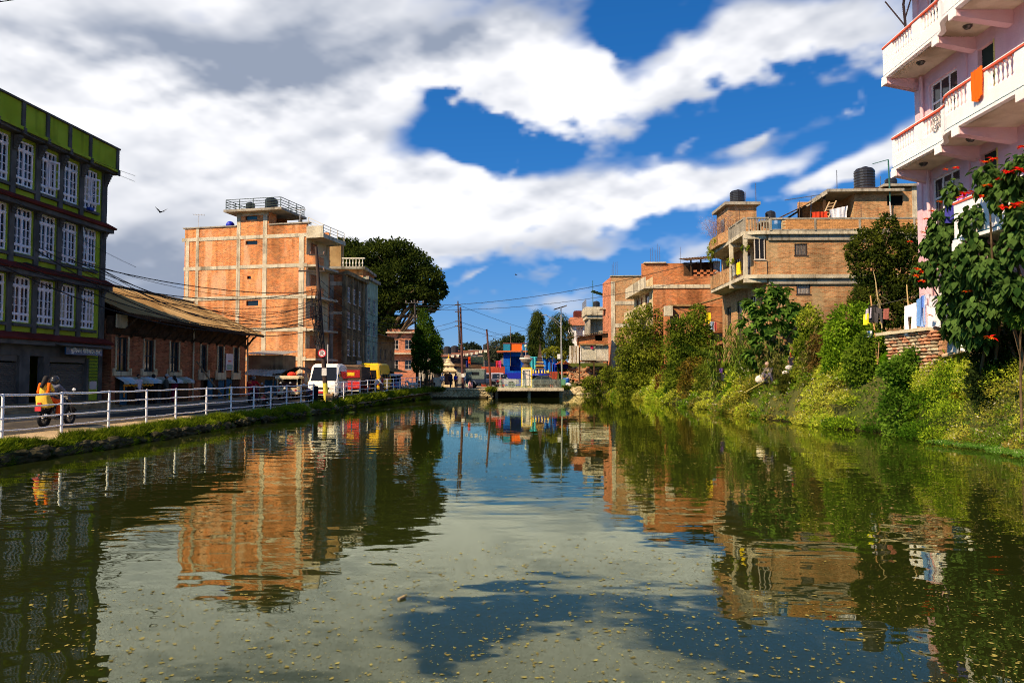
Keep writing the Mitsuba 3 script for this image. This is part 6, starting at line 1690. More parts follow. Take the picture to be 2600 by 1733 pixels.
obj('plaque', MB(None, (0.66, 0.60, 0.52)).box(mx - 0.31, my - 0.06, 1.25, mx + 0.31, my - 0.048, 2.8), 'matte', mo)
obj('pedestal', MB(None, (0.08, 0.06, 0.05)).lathe((mx, my + 0.45, 3.2), [(0.48, 0), (0.45, 0.25), (0.30, 0.3), (0.34, 0.5)], 10), 'matte', mo)
bc = (U(1336, 83), my + 0.45)
obj('bowl', MB(None, (0.20, 0.17, 0.14)).lathe((*bc, 3.65), [(0.30, 0.0), (0.50, 0.15), (0.62, 0.4)], 14), 'matte', mo)
obj('bowl_rim', MB(None, (0.66, 0.63, 0.58)).lathe((*bc, 3.65), [(0.62, 0.40), (0.70, 0.48), (0.68, 0.62), (0.5, 0.60), (0.0, 0.55)], 14), 'matte', mo)
obj('statue', MB(None, (0.05, 0.045, 0.05)).lathe((bc[0] - 0.45, bc[1], 4.2), [(0.22, 0), (0.24, 0.2), (0.12, 0.45), (0.15, 0.62), (0.07, 0.85), (0.0, 0.95)], 9), 'matte', mo)
obj('statue', MB(None, (0.28, 0.20, 0.17)).ell((bc[0] + 0.1, bc[1], 4.35), (0.4, 0.25, 0.2), 1, rough=0.15), 'matte', mo, label='small reclining figure on the bowl')
gl = thing('globe_lamp', 'slim post with a pale globe lamp behind the memorial bowl', 'lamp')
obj('post', MB(None, (0.5, 0.45, 0.45)).tube([(U(1335, 85), 85, 1.0), (U(1335, 85), 85, 5.4)], 0.035, 6), 'matte', gl)
obj('globe', MB(None, (0.60, 0.66, 0.42)).ell((U(1335, 85), 85, 5.6), (0.16, 0.16, 0.16), 2), 'gloss', gl)
te = thing('pagoda_shrine', 'dark carved tiered shrine with gold bands and a blue dome canopy', 'shrine')
tx_, ty_ = U(1371, 92), 92.0
for k, (w_, z, h_, c) in enumerate(((1.5, 1.0, 0.9, (0.16, 0.05, 0.04)), (0.95, 3.15, 0.35, (0.10, 0.05, 0.04)), (0.85, 3.55, 0.3, (0.09, 0.05, 0.045)), (0.62, 4.0, 0.45, (0.06, 0.035, 0.03)), (0.45, 4.55, 0.4, (0.10, 0.06, 0.045)), (0.33, 5.0, 0.5, (0.06, 0.04, 0.03)), (0.2, 5.5, 0.6, (0.05, 0.03, 0.025)))):
    obj('tier', MB(None, c).box(tx_ - w_ / 2, ty_ - w_ / 2, z, tx_ + w_ / 2, ty_ + w_ / 2, z + h_, taper=0.05 if k else 0), 'matte', te)
    if k:
        obj('gold_band' if k in (2, 3) else 'eave', MB(None, (0.60, 0.40, 0.04) if k in (2, 3) else (0.07, 0.04, 0.03)).box(tx_ - w_ * 0.72, ty_ - w_ * 0.72, z - 0.07, tx_ + w_ * 0.72, ty_ + w_ * 0.72, z - 0.003, taper=0.03), 'matte', te)
obj('canopy', MB(None, (0.012, 0.02, 0.22)).lathe((tx_, ty_ - 0.4, 2.35), [(1.3, 0.0), (1.2, 0.16), (0.85, 0.42), (0.4, 0.58), (0.0, 0.62)], 18), 'gloss', te)
m = MB(None, (0.66, 0.46, 0.05))
for k in range(18):
    a = k * 2 * PI / 18
    m.lathe((tx_ + 1.05 * math.cos(a), ty_ - 0.4 + 1.05 * math.sin(a), 2.60), [(0.10, 0), (0.12, 0.1), (0.03, 0.35 + 0.12 * (k % 2)), (0, 0.45)], 5)
obj('gold_crest', m, 'gloss', te, kind='stuff')
for s in (-1, 1):
    obj('post', MB(None, (0.36, 0.10, 0.06)).box(tx_ + s * 1.05 - 0.08, ty_ - 1.2, 0.95, tx_ + s * 1.05 + 0.08, ty_ - 1.05, 2.38), 'matte', te)
obj('grille', MB(None, (0.03, 0.02, 0.02)).box(tx_ - 1.0, ty_ - 0.9, 1.0, tx_ + 1.0, ty_ - 0.8, 2.3), 'matte', te)
bh = thing('blue_temple_hall', 'bright blue hall with teal and orange panels along its roof', 'building')
Q_ = Fr((U(1278, 106), 106), (0, -1))
BW = U(1376, 106) - U(1278, 106)
m = MB(Q_)
m.ext(rects((0, 0.9, BW, 5.6), [(0.9, 3.0, 2.4, 5.0), (2.9, 3.2, 4.6, 5.3), (0.9, 1.0, 2.3, 2.3)]), -0.25, 0)
m.box(0, -6, 0.9, 0.25, -0.25, 5.6).box(BW - 0.25, -6, 0.9, BW, -0.25, 5.6).box(0.25, -1.6, 0.9, BW - 0.25, -1.5, 5.5)
obj('wall', m, 'blue_paint', bh)
obj('roof_slab', MB(Q_, (0.52, 0.14, 0.05)).box(-0.9, -6, 5.6, BW + 0.6, 0.7, 5.8), 'matte', bh)
for k, (a0, a1, c) in enumerate(((0.0, 0.95, (0.01, 0.20, 0.34)), (1.15, 2.55, (0.72, 0.13, 0.01)), (2.65, 4.15, (0.01, 0.16, 0.36)), (4.2, 5.2, (0.72, 0.16, 0.01)))):
    obj('parapet_panel', MB(Q_, c).box(a0, -0.1, 5.8, a1, 0.25, 6.75), 'matte', bh, label='orange painted parapet panel' if c[0] > 0.5 else 'teal painted parapet panel')
obj('parapet_cap', MB(Q_, (0.20, 0.05, 0.05)).box(-0.05, -0.15, 6.75, BW, 0.3, 6.85), 'matte', bh)
obj('balcony_band', MB(Q_, (0.006, 0.016, 0.36)).box(0, 0.0, 1.0, BW - 1.2, 0.25, 2.6).box(0.0, 0.0, 2.603, BW, 0.15, 2.75), 'matte', bh)
bs = thing('blue_tarp_shelter', 'turquoise and blue tarpaulin shelters right of the blue hall', 'shelter')
for k, (p0, p1, z0, z1, Y, c) in enumerate(((1336, 1364, 907, 938, 99, (0.05, 0.38, 0.46)), (1378, 1412, 907, 945, 98, (0.01, 0.14, 0.55)), (1404, 1442, 925, 943, 97, (0.008, 0.022, 0.24)))):
    m = MB(None)
    n_ = 17
    xx_ = np.linspace(U(p0, Y), U(p1, Y), n_)
    for a in range(n_ - 1):
        y_a, y_b = Y + 0.12 * math.sin(a * 1.3), Y + 0.12 * math.sin((a + 1) * 1.3)
        m.add([[xx_[a], y_a, ZP(z1, Y)], [xx_[a + 1], y_b, ZP(z1, Y)], [xx_[a + 1], y_b, ZP(z0, Y)], [xx_[a], y_a, ZP(z0, Y)], [xx_[a + 1], y_b + 2, ZP(z0, Y) + 0.3], [xx_[a], y_a + 2, ZP(z0, Y) + 0.3]], [[0, 1, 2], [0, 2, 3], [3, 2, 4], [3, 4, 5]], np.array(c) * (0.85 + 0.3 * R.random()))
    obj('sheet', m, 'cloth', bs)
obj('awning', MB(None, (0.40, 0.50, 0.50)).box(U(1376, 98), 97.5, ZP(907, 98), U(1398, 98), 98.5, ZP(905, 98)), 'matte', bs)
obj('small_tent', MB(None, (0.62, 0.16, 0.05)).lathe((U(1430, 97), 97, ZP(925, 97)), [(1.0, 0), (0.5, 0.3), (0.12, 0.75), (0, 0.8)], 10), 'cloth', label='orange peaked canopy behind the slim solar lamp', cat='canopy')
mw = thing('maroon_wall', 'low maroon wall behind the parked cars on the far square', 'wall')
obj('left_piece', MB(None).box(U(1222, 103), 102.8, 0.85, U(1282, 103), 103.1, ZP(930, 103)), 'maroon_wall', mw)
obj('right_piece', MB(None).box(U(1390, 96), 95.8, 0.85, U(1440, 96), 96.1, ZP(943, 96)), 'maroon_wall', mw)
lg = thing('long_grey_shed', 'long low grey shed with a sloping dark roof behind the white shrine', 'shed')
m = MB(None)
m.box(U(1158, 108), 108, 0.8, U(1212, 108), 113, ZP(933, 108))
obj('wall', m, 'concrete_grey', lg)
obj('roof', MB(None).hexa([[U(1150, 108), 107.3, ZP(929, 108)], [U(1222, 108), 107.3, ZP(936, 108)], [U(1222, 108), 114, ZP(922, 108)], [U(1150, 108), 114, ZP(915, 108)], [U(1150, 108), 107.3, ZP(928, 108)], [U(1222, 108), 107.3, ZP(935, 108)], [U(1222, 108), 114, ZP(920, 108)], [U(1150, 108), 114, ZP(913, 108)]]), 'dark_wood', lg)
obj('counter', MB(None).box(U(1184, 106), 106, 0.85, U(1210, 106), 106.4, ZP(954, 106)), 'pale_green_paint', lg)
obj('doorway', MB(None).box(U(1184, 107), 107.9, 0.85, U(1209, 107), 107.98, ZP(940, 107)), 'dark', lg)
bx = thing('teal_kiosk', 'dark teal kiosk in the shade below the cone tree', 'kiosk')
obj('body', MB(None, (0.02, 0.018, 0.016)).box(U(1102, 104), 104, 0.85, U(1122, 104), 106, ZP(938, 104)), 'matte', bx)
obj('roof', MB(None, (0.02, 0.10, 0.13)).box(U(1098, 104), 103.2, ZP(938, 104), U(1128, 104), 106.2, ZP(932, 104)), 'matte', bx)
obj('grey_slab', MB(None).box(U(1098, 94), 94, 0.85, U(1121, 94), 94.25, ZP(958, 94)).box(U(1114, 94), 94.03, ZP(958, 94), U(1118, 94), 94.2, ZP(956, 94)), 'concrete', label='upright pale concrete slab left of the man in white', cat='slab')
cs = thing('white_shrine', 'small cream two tiered shrine with a golden spire', 'shrine')
cx, cy = U(1139, 100), 100.0
sz = lambda py: ZP(py, 100)
m = MB(None)
m.box(cx - 0.95, cy - 0.95, 0.85, cx + 0.95, cy + 0.95, sz(976))
obj('base', m, 'cream_plaster', cs)
m = MB(None)
for sx_, sy_ in ((-1, -1), (1, -1), (-1, 1), (1, 1)):
    m.box(cx + sx_ * 0.75 - 0.14, cy + sy_ * 0.75 - 0.14, sz(976), cx + sx_ * 0.75 + 0.14, cy + sy_ * 0.75 + 0.14, sz(945))
th = np.linspace(0, PI, 11)
for sy_ in (-0.89, 0.80):
    m.add(*(lambda e: (np.array(e.vertices)[:, [0, 2, 1]] * [1, 1, 1] + [cx, cy + sy_, 0], np.array(e.faces)))(trimesh.creation.extrude_polygon(Polygon([(-0.88, sz(955))] + [(-0.6 * math.cos(a), sz(957) + 0.62 * math.sin(a)) for a in th] + [(0.88, sz(955)), (0.88, sz(943)), (-0.88, sz(943))]), 0.1, engine='earcut')))
obj('arches', m, 'cream_plaster', cs)
obj('inner_shrine', MB(None, (0.03, 0.02, 0.025)).box(cx - 0.5, cy - 0.3, sz(976), cx + 0.5, cy + 0.5, sz(948)), 'matte', cs)
obj('lower_roof', MB(None).box(cx - 1.12, cy - 1.12, sz(943), cx + 1.12, cy + 1.12, sz(939)).box(cx - 1.05, cy - 1.05, sz(939) + 0.003, cx + 1.05, cy + 1.05, sz(934), taper=0.35), 'cream_plaster', cs)
obj('upper_body', MB(None).box(cx - 0.68, cy - 0.68, sz(934) + 0.003, cx + 0.68, cy + 0.68, sz(928)), 'cream_plaster', cs)
obj('window', MB(None, (0.06, 0.04, 0.03)).box(cx - 0.1, cy - 0.70, sz(935), cx + 0.1, cy - 0.683, sz(931.5)), 'matte', cs)
obj('upper_roof', MB(None).box(cx - 0.85, cy - 0.85, sz(928), cx + 0.85, cy + 0.85, sz(926.5)).lathe((cx, cy, sz(926.5)), [(0.85, 0), (0.72, 0.10), (0.55, 0.28), (0.34, 0.50), (0.28, 0.6), (0.34, 0.66), (0.33, 0.76), (0.12, 0.86)], 16), 'cream_plaster', cs)
obj('spire', MB(None, (0.72, 0.45, 0.03)).lathe((cx, cy, sz(912.5)), [(0.17, 0), (0.16, 0.1), (0.12, 0.12), (0.12, 0.28), (0.08, 0.3), (0.08, 0.45), (0.05, 0.47), (0.05, 0.6), (0, 0.8)], 10), 'gloss', cs)

SUV = [(-2.2, 0.80, 0.5, 0.95, 1.60), (-2.1, 0.86, 0.42, 1.02, 1.74), (-0.2, 0.88, 0.40, 1.02, 1.80), (0.35, 0.88, 0.40, 1.02, 1.72), (1.0, 0.87, 0.40, 1.0, 1.08), (1.9, 0.84, 0.40, 0.92, 1.02), (2.2, 0.76, 0.45, 0.8, 0.9)]
vehicle('silver_car', 'silver estate car parked on the far square behind the deck', 'car', (U(1271, 93), 93, 0.9), -0.05, SUV, (0.36, 0.33, 0.40), (1.35, -1.35), 0.34,
        [(0.05, 0.75, 1.08, 1.60, 0.865, 0.80, -0.0), (-0.95, -0.05, 1.08, 1.66, 0.865, 0.80, 0), (-1.95, -1.05, 1.08, 1.62, 0.86, 0.80, 0.1)], shield=((0.98, 1.12, 0.74), (0.42, 1.66, 0.66)), lights=[('headlight', 2.12, 0.62, 0.82, 0.12, 0.07, (0.6, 0.6, 0.55))])
SED = [(-2.1, 0.74, 0.5, 0.80, 0.92), (-1.9, 0.82, 0.40, 0.88, 1.00), (-1.35, 0.84, 0.36, 0.92, 1.05), (-0.7, 0.84, 0.36, 0.92, 1.42), (0.3, 0.84, 0.36, 0.92, 1.45), (1.0, 0.84, 0.36, 0.90, 0.98), (1.9, 0.80, 0.40, 0.80, 0.90), (2.1, 0.70, 0.48, 0.7, 0.8)]
vehicle('dark_car', 'dark green saloon car partly hidden by the lattice fence', 'car', (U(1383, 91), 91, 0.9), -0.06, SED, (0.035, 0.05, 0.05), (1.3, -1.3), 0.31,
        [(-0.3, 0.5, 0.98, 1.32, 0.82, 0.77, -0.0), (-1.05, -0.4, 0.98, 1.32, 0.82, 0.77, 0.2)], shield=((0.95, 1.0, 0.7), (0.38, 1.40, 0.62)), lights=[('headlight', 2.02, 0.58, 0.72, 0.12, 0.06, (0.6, 0.6, 0.55))])


def jeep_extra(t, fr):
    cv = MB(fr, (0.12, 0.165, 0.16))
    loft(cv, [(-1.9, [(y, z) for y, z in ((0.80, 1.05), (0.82, 1.5), (0.78, 2.1), (-0.78, 2.1), (-0.82, 1.5), (-0.80, 1.05))]), (0.2, [(y, z) for y, z in ((0.80, 1.05), (0.82, 1.5), (0.76, 2.08), (-0.76, 2.08), (-0.82, 1.5), (-0.80, 1.05))])])
    obj('canvas_top', cv, 'cloth', t)
    obj('canvas_rim', MB(fr, (0.5, 0.5, 0.45)).box(-1.95, -0.82, 2.10, 0.25, 0.82, 2.16), 'cloth', t)
    obj('canvas_window', MB(fr, (0.06, 0.04, 0.03)).box(-1.2, -0.86, 1.5, -0.4, -0.825, 1.85), 'pane', t)
    for s in (-1, 1):
        for x in (1.2, -1.25):
            obj('fender', MB(fr, (0.16, 0.18, 0.21)).tube([(x + 0.50 * math.cos(a), s * 0.84, 0.36 + 0.50 * math.sin(a)) for a in np.linspace(0.2, PI - 0.2, 9)], 0.07, 6), 'gloss', t)


JP = [(-1.9, 0.80, 0.5, 0.95, 1.08), (0.25, 0.80, 0.48, 0.98, 1.10), (0.3, 0.70, 0.48, 0.95, 1.08), (1.75, 0.62, 0.5, 0.9, 1.04), (1.8, 0.58, 0.55, 0.85, 0.95)]
vehicle('canvas_jeep', 'dark blue jeep with a grey green canvas top on the far square', 'jeep', (U(1228, 88), 88, 0.9), -0.12, JP, (0.015, 0.025, 0.055), (1.2, -1.25), 0.38, [], extra=jeep_extra)
motorbike('small red motorbike parked behind the left end of the lattice fence', (U(1269, 86), 86.0, 1.03), -PI / 2 + 0.3, (0.30, 0.03, 0.04))
motorbike('dark motorbike parked under the cone tree, the left one', (U(1078, 84), 84, 0.9), 0.6, BK)
motorbike('dark motorbike parked under the cone tree beside the grey slab', (U(1090, 87), 87, 0.9), 0.9, (0.10, 0.02, 0.02))

# far roofs, flags and washing beyond the square
ORD = ('first', 'second', 'third', 'fourth', 'fifth', 'sixth', 'seventh', 'eighth', 'ninth', 'tenth', 'eleventh')
rr = np.random.default_rng(23)
spots = [(1128, 892, 200, 7), (1150, 902, 180, 7), (1168, 899, 190, 8), (1188, 897, 210, 9), (1207, 893, 220, 8), (1224, 890, 240, 8), (1244, 889, 260, 8), (1262, 900, 230, 8), (1115, 905, 170, 6), (1090, 890, 230, 9), (1062, 893, 220, 9)]
for k, (px, py, Y, w_) in enumerate(spots):
    t = thing('distant_house', f'small far house in the low row beyond the square, {ORD[sorted(q[0] for q in spots).index(px)]} from the left', 'house', 'far houses beyond the square')
    x, z = U(px, Y), ZP(py, Y)
    c = [(0.34, 0.28, 0.20), (0.30, 0.13, 0.08), (0.42, 0.38, 0.30), (0.24, 0.18, 0.14)][k % 4]
    obj('wall', MB(None, c).box(x - w_ / 2, Y, 0.5, x + w_ / 2, Y + 8, z), 'matte', t)
    obj('roof', MB(None, (0.20, 0.16, 0.13) if k % 2 else (0.34, 0.12, 0.07)).box(x - w_ / 2 - 0.4, Y - 0.4, z, x + w_ / 2 + 0.4, Y + 8.4, z + 0.3), 'matte', t)
    for q in range(3):
        a = x - w_ / 2 + w_ * (q + 0.5) / 3
        obj('window', MB(None).box(a - 0.6, Y - 0.06, z - 2.6, a + 0.6, Y - 0.01, z - 1.0), 'pane', t)
    if k in (1, 2, 6):
        obj('tank', MB(None, (0.02, 0.02, 0.025)).lathe((x - 1.5, Y + 2, z + 0.3), [(0.9, 0), (0.9, 1.6), (0.5, 1.9), (0, 1.95)], 10), 'matte', t)
fl_ = [(1149, 904), (1162, 903), (1173, 901), (1185, 900), (1197, 898), (1209, 896), (1219, 893), (1232, 891)]
for k, (px, py) in enumerate(fl_):
    p0 = np.array([U(px - 3.6, 96), 96 + 0.1 * k, ZP(py - 3, 96)])
    cloth_piece('bunting_flag', f'{ORD[k]} white flag from the left on the rising string behind the poles', p0, p0 + [0.36, 0, 0.02], 0.30, (0.74, 0.72, 0.62), 'flag', 'white flags on one string', seed=50 + k, wave=0.02)
obj('flag_string', MB(None, (0.2, 0.2, 0.2)).tube(catenary((U(1135, 96), 96, ZP(903, 96)), (U(1245, 96), 96.9, ZP(886, 96)), 0.15), 0.012, 4), 'matte', label='string carrying the white prayer flags', cat='string')
for k, (px, py, c, lb) in enumerate(((1192, 906, (0.72, 0.10, 0.02), 'bright orange cloth hung up behind the far square'), (1262, 915, (0.55, 0.05, 0.06), 'red cloth hung beside the blue hall'), (1270, 915, (0.62, 0.06, 0.25), 'pink cloth hung beside the blue hall'), (1186, 915, (0.02, 0.03, 0.18), 'dark blue cloth on a line left of the orange cloth'))):
    Y = 101
    cloth_piece('hanging_cloth', lb, (U(px - 4, Y), Y, ZP(py, Y)), (U(px + 3, Y), Y, ZP(py, Y)), 0.9, c, seed=70 + k)
obj('yellow_green_wall', MB(None, (0.40, 0.38, 0.14)).box(U(1186, 118), 118, 0.8, U(1226, 118), 122, ZP(905, 118)), 'matte', label='pale yellow wall of a low house behind the orange cloth', cat='wall')
obj('dark_hedge_wall', MB(None, (0.05, 0.03, 0.03)).box(U(1140, 116), 116, 0.8, U(1190, 116), 119, ZP(908, 116)), 'matte', label='dark maroon wall behind the string of white flags', cat='wall')

# ---------------------------------------------------------------- birds
def bird(label, o, yaw, k, up):
    t = thing('bird', label, 'bird')
    fr = Yaw(o, yaw, k, 0.25)
    c = (0.03, 0.03, 0.032)
    b_ = MB(fr, c)
    loft(b_, [(x, [(r * math.cos(a), r * math.sin(a)) for a in np.linspace(0, 2 * PI, 9)[:-1]]) for x, r in ((0.20, 0.005), (0.17, 0.03), (0.12, 0.045), (0.02, 0.06), (-0.10, 0.045), (-0.2, 0.02))])
    obj('body', b_, 'matte', t, smooth=True)
    for s, u in ((-1, up[0]), (1, up[1])):
        e = [(0.10, 0.04, 0.0), (0.13, 0.20, 0.16 * u), (0.05, 0.50, 0.42 * u), (-0.06, 0.22, 0.15 * u), (-0.05, 0.04, 0.0)]
        v = [(x, s * y, z) for x, y, z in e]
        obj('wing', MB(fr, c).add(v + [(x, y, z - 0.012) for x, y, z in v], [[0, 1, 4], [1, 3, 4], [1, 2, 3], [5, 9, 6], [6, 9, 8], [6, 8, 7], [0, 5, 6], [0, 6, 1], [1, 6, 7], [1, 7, 2], [2, 7, 8], [2, 8, 3], [3, 8, 9], [3, 9, 4]]), 'matte', t)
    obj('tail', MB(fr, c).hexa([[-0.2, -0.02, -0.006], [-0.2, 0.02, -0.006], [-0.36, 0.07, -0.006], [-0.36, -0.07, -0.006], [-0.2, -0.02, 0.006], [-0.2, 0.02, 0.006], [-0.36, 0.07, 0.006], [-0.36, -0.07, 0.006]]), 'matte', t)


bird('dark bird with raised wings flying in the clouds left of the brick block', P(408, 538, 42), 2.6, 0.75, (1.2, 0.5))
bird('tiny distant bird over the gap of sky', P(1310, 698, 80), 0.4, 0.6, (0.5, 0.5))

# ---------------------------------------------------------------- vegetation
def leaf_quads(mb, pos, d, L, W, col, fold=0.25, rr=R, droop=0.0):
    """Leaves: a folded quad each, base at pos, along d."""
    n = len(pos)
    d = d / (np.linalg.norm(d, axis=1, keepdims=True) + 1e-9)
    s = np.cross(d, rr.normal(size=(n, 3)))
    s /= np.linalg.norm(s, axis=1, keepdims=True) + 1e-9
    u = np.cross(s, d)
    u *= np.sign(u[:, 2:3] + 1e-9)
    L, W = np.broadcast_to(L, (n,))[:, None], np.broadcast_to(W, (n,))[:, None]
    mid = pos + d * L * 0.45
    tip = pos + d * L - u * L * droop
    v = np.stack([pos, mid + s * W / 2 + u * W * fold, tip, mid - s * W / 2 + u * W * fold], 1).reshape(-1, 3)
    i = np.arange(n)[:, None, None] * 4
    mb.add(v, (i + np.array([[0, 1, 2], [0, 2, 3]])).reshape(-1, 3), np.repeat(col, 4, 0))


def tones(n, c1, c2, rr, spread=0.35, patch=None):
    t = rr.random((n, 1)) if patch is None else np.clip(patch[:, None] + 0.3 * (rr.random((n, 1)) - 0.5), 0, 1)
    return (np.array(c1) * (1 - t) + np.array(c2) * t) * (1 - spread / 2 + spread * rr.random((n, 1)))


def blob_points(n, blobs, rr, shell=0.55):
    """Points in a union of ellipsoids, more of them near the surface, in tufts."""
    b = np.array(blobs, float)
    vol = (b[:, 3] * b[:, 4] * b[:, 5]) ** (2 / 3)
    k = rr.choice(len(b), n, p=vol / vol.sum())
    nt = max(20, n // 26)
    td = rr.normal(size=(nt, 3))
    td /= np.linalg.norm(td, axis=1, keepdims=True)
    ti = rr.integers(0, nt, n)
    d = td[ti] + 0.16 * rr.normal(size=(n, 3))
    d /= np.linalg.norm(d, axis=1, keepdims=True)
    r = (shell + (1 - shell) * rr.random((n, 1)) ** 0.6) * (0.80 + 0.35 * rr.random(nt))[ti][:, None]
    return b[k, :3] + d * r * b[k, 3:], d


def foliage(blobs, n, L, W, c1, c2, seed, shell=0.5, down=0.2, out=0.8, spread=0.5):
    rr = np.random.default_rng(seed)
    p, d = blob_points(n, blobs, rr, shell)
    dirs = d * out + rr.normal(size=(n, 3)) * 0.7 - np.array([0, 0, down])
    pt = meshkit.fbm(p * (1.6 / max(1.0, np.mean([b[3] for b in blobs]))), 3, seed)
    m = MB()
    leaf_quads(m, p, dirs, L * (0.6 + 0.7 * rr.random(n)), W * (0.6 + 0.7 * rr.random(n)), tones(n, c1, c2, rr, spread, np.clip((pt - 0.3) / 0.4, 0, 1)), rr=rr)
    return m


def limbs(base, top, blobs, r, seed, nb=None):
    rr = np.random.default_rng(seed)
    base, top = np.array(base, float), np.array(top, float)
    m = MB()
    ph = rr.random() * 6
    trunk = [base + (top - base) * t + np.array([math.sin(ph + 4 * t), math.cos(ph + 3 * t), 0]) * r * 0.5 * t for t in np.linspace(0, 1, 6)]
    m.tube(trunk, np.linspace(r, r * 0.55, 6), 8)
    for b in (blobs if nb is None else blobs[:nb]):
        s = trunk[rr.integers(2, 6)]
        e = np.array(b[:3])
        mid = (s + e) / 2 + rr.normal(size=3) * 0.08 * np.linalg.norm(e - s) + [0, 0, -0.05]
        m.tube([s, mid, e], [r * 0.42, r * 0.3, r * 0.12], 6)
        for k in range(3):
            q = e + rr.normal(size=3) * np.array(b[3:]) * 0.5
            m.tube([mid, (mid + q) / 2 + [0, 0, 0.05], q], [r * 0.2, r * 0.14, r * 0.05], 5)
    return m


def tree(name, label, cat, base, top, r, blobs, n, L, W, c1, c2, seed, group=None, **kw):
    t = thing(name, label, cat, group)
    obj('trunk', limbs(base, top, blobs, r, seed + 100), 'bark', t)
    obj('crown', foliage(blobs, n, L, W, c1, c2, seed, **kw), 'leaf', t, kind='stuff')
    return t


def BP(px, py, Y, rx, ry, rz):
    return (*P(px, py, Y), rx, ry, rz)


def YT(px, t):
    """The distance at which the line of sight through column px stands t metres behind the right shore."""
    y = np.arange(20, 95, 0.1)
    return float(y[np.argmax(U(px, y) - XR(y) > t)])


def on_bank(px, py, Y=None, t=0.9):
    Y = YT(px, t) if px > 1600 else Y
    p = P(px, py, Y)
    return np.array([p[0], p[1], max(p[2], H(p[0], Y))])


DK1, DK2 = (0.022, 0.045, 0.010), (0.075, 0.115, 0.018)
MD1, MD2 = (0.045, 0.10, 0.009), (0.18, 0.28, 0.022)
YG1, YG2 = (0.09, 0.15, 0.010), (0.34, 0.40, 0.035)
# the big tree over the street
Y = 108
bl = [BP(905, 680, Y, 3.05, 3.05, 3.05), BP(890, 640, Y + 1, 2.35, 2.35, 1.88), BP(960, 645, Y, 2.82, 3.05, 2.00), BP(1010, 640, Y, 2.58, 2.93, 1.76), BP(1050, 670, Y, 2.58, 2.82, 2.00), BP(1085, 705, Y - 1, 2.23, 2.58, 1.76), BP(1110, 735, Y - 1, 1.41, 1.76, 1.41), BP(1095, 770, Y - 1, 1.06, 1.41, 1.17),
      BP(1000, 700, Y - 1, 3.05, 3.29, 2.23), BP(940, 720, Y - 1, 3.29, 3.05, 2.58), BP(990, 760, Y - 1, 2.35, 2.58, 1.76), BP(940, 790, Y, 2.58, 2.58, 2.35), BP(1035, 745, Y - 2, 1.88, 2.11, 1.41), BP(1060, 790, Y - 2, 0.82, 1.17, 0.82), BP(865, 630, Y + 1, 1.41, 1.76, 1.29), BP(960, 840, Y, 2.11, 2.35, 1.64), BP(925, 860, Y, 1.88, 2.35, 1.64), BP(990, 820, Y - 1, 1.41, 1.64, 1.17), BP(1075, 745, Y - 2, 1.17, 1.41, 0.94)]
tree('broad_tree', 'huge broad dark green tree rising behind the houses at the end of the left street', 'tree', (-17.4, Y, 0.8), (-17.8, Y, 10.5), 0.85, bl, 46000, 0.39, 0.27, (0.014, 0.030, 0.008), (0.075, 0.105, 0.016), 1, shell=0.45)
Y = 80
bl = [BP(1085, 900, Y, 1.35, 1.4, 1.8), BP(1082, 860, Y, 1.25, 1.3, 1.6), BP(1078, 825, Y, 0.85, 0.9, 1.2), BP(1077, 800, Y, 0.45, 0.5, 0.75), BP(1105, 880, Y, 0.8, 0.9, 1.4), BP(1062, 880, Y, 0.8, 0.9, 1.5), BP(1110, 925, Y, 0.7, 0.8, 0.9), BP(1060, 925, Y, 0.6, 0.7, 0.8)]
tree('cone_tree', 'bright green rounded cone shaped tree at the far left corner of the pond', 'tree', (-8.9, Y, 0.8), (-8.9, Y, 4.5), 0.2, bl, 17000, 0.20, 0.12, (0.025, 0.055, 0.010), (0.10, 0.19, 0.016), 2, down=0.35, shell=0.6)
m = MB()
for k in range(5):
    m.tube([(-9.3 + 0.25 * k, 79.6, 0.7), (-9.35 + 0.27 * k, 79.6, 1.9), (-9.5 + 0.35 * k, 79.7, 3.2)], [0.09, 0.07, 0.05], 6)
obj('bare_stems', m, 'bark', label='cluster of bare brown stems under the cone tree', cat='stems')
Y = 100
for nm, lb, bl, sd in (('willow', 'left narrow weeping tree behind the blue hall', [BP(1365, 815, Y, 0.9, 0.9, 1.6), BP(1358, 845, Y, 1.0, 1.0, 1.7), BP(1368, 875, Y, 0.9, 0.9, 1.7), BP(1350, 880, Y, 0.6, 0.7, 1.2)], 3),
                       ('willow', 'right broader weeping tree behind the solar lamp', [BP(1420, 820, Y, 1.3, 1.2, 1.5), BP(1405, 850, Y, 1.3, 1.2, 1.9), BP(1435, 850, Y, 1.2, 1.2, 2.0), BP(1415, 890, Y, 1.5, 1.4, 1.8), BP(1445, 885, Y, 0.8, 0.9, 1.3)], 4)):
    t = tree(nm, lb, 'tree', (bl[0][0], Y, 0.8), (bl[0][0], Y, 6.5), 0.2, bl, 8000, 0.46, 0.07, (0.02, 0.04, 0.010), (0.085, 0.115, 0.02), sd, down=1.5, out=0.4, shell=0.35)
tree('far_tree', 'pale hazy tree left of the blue hall', 'tree', (U(1262, 150), 150, 0.8), (U(1262, 150), 150, 8), 0.3, [BP(1265, 885, 150, 2.2, 2, 1.8), BP(1250, 900, 150, 1.8, 2, 1.4), BP(1283, 890, 150, 1.4, 1.5, 1.5)], 2600, 0.5, 0.3, (0.06, 0.08, 0.05), (0.12, 0.14, 0.09), 6)
tree('far_tree', 'small dark tree crown showing above the roof of the blue hall', 'tree', (U(1303, 140), 140, 0.8), (U(1303, 140), 140, 6), 0.3, [BP(1300, 865, 140, 2.2, 2, 1.0), BP(1312, 862, 140, 1.4, 1.5, 0.9)], 1800, 0.5, 0.3, (0.03, 0.05, 0.02), (0.07, 0.10, 0.03), 7)
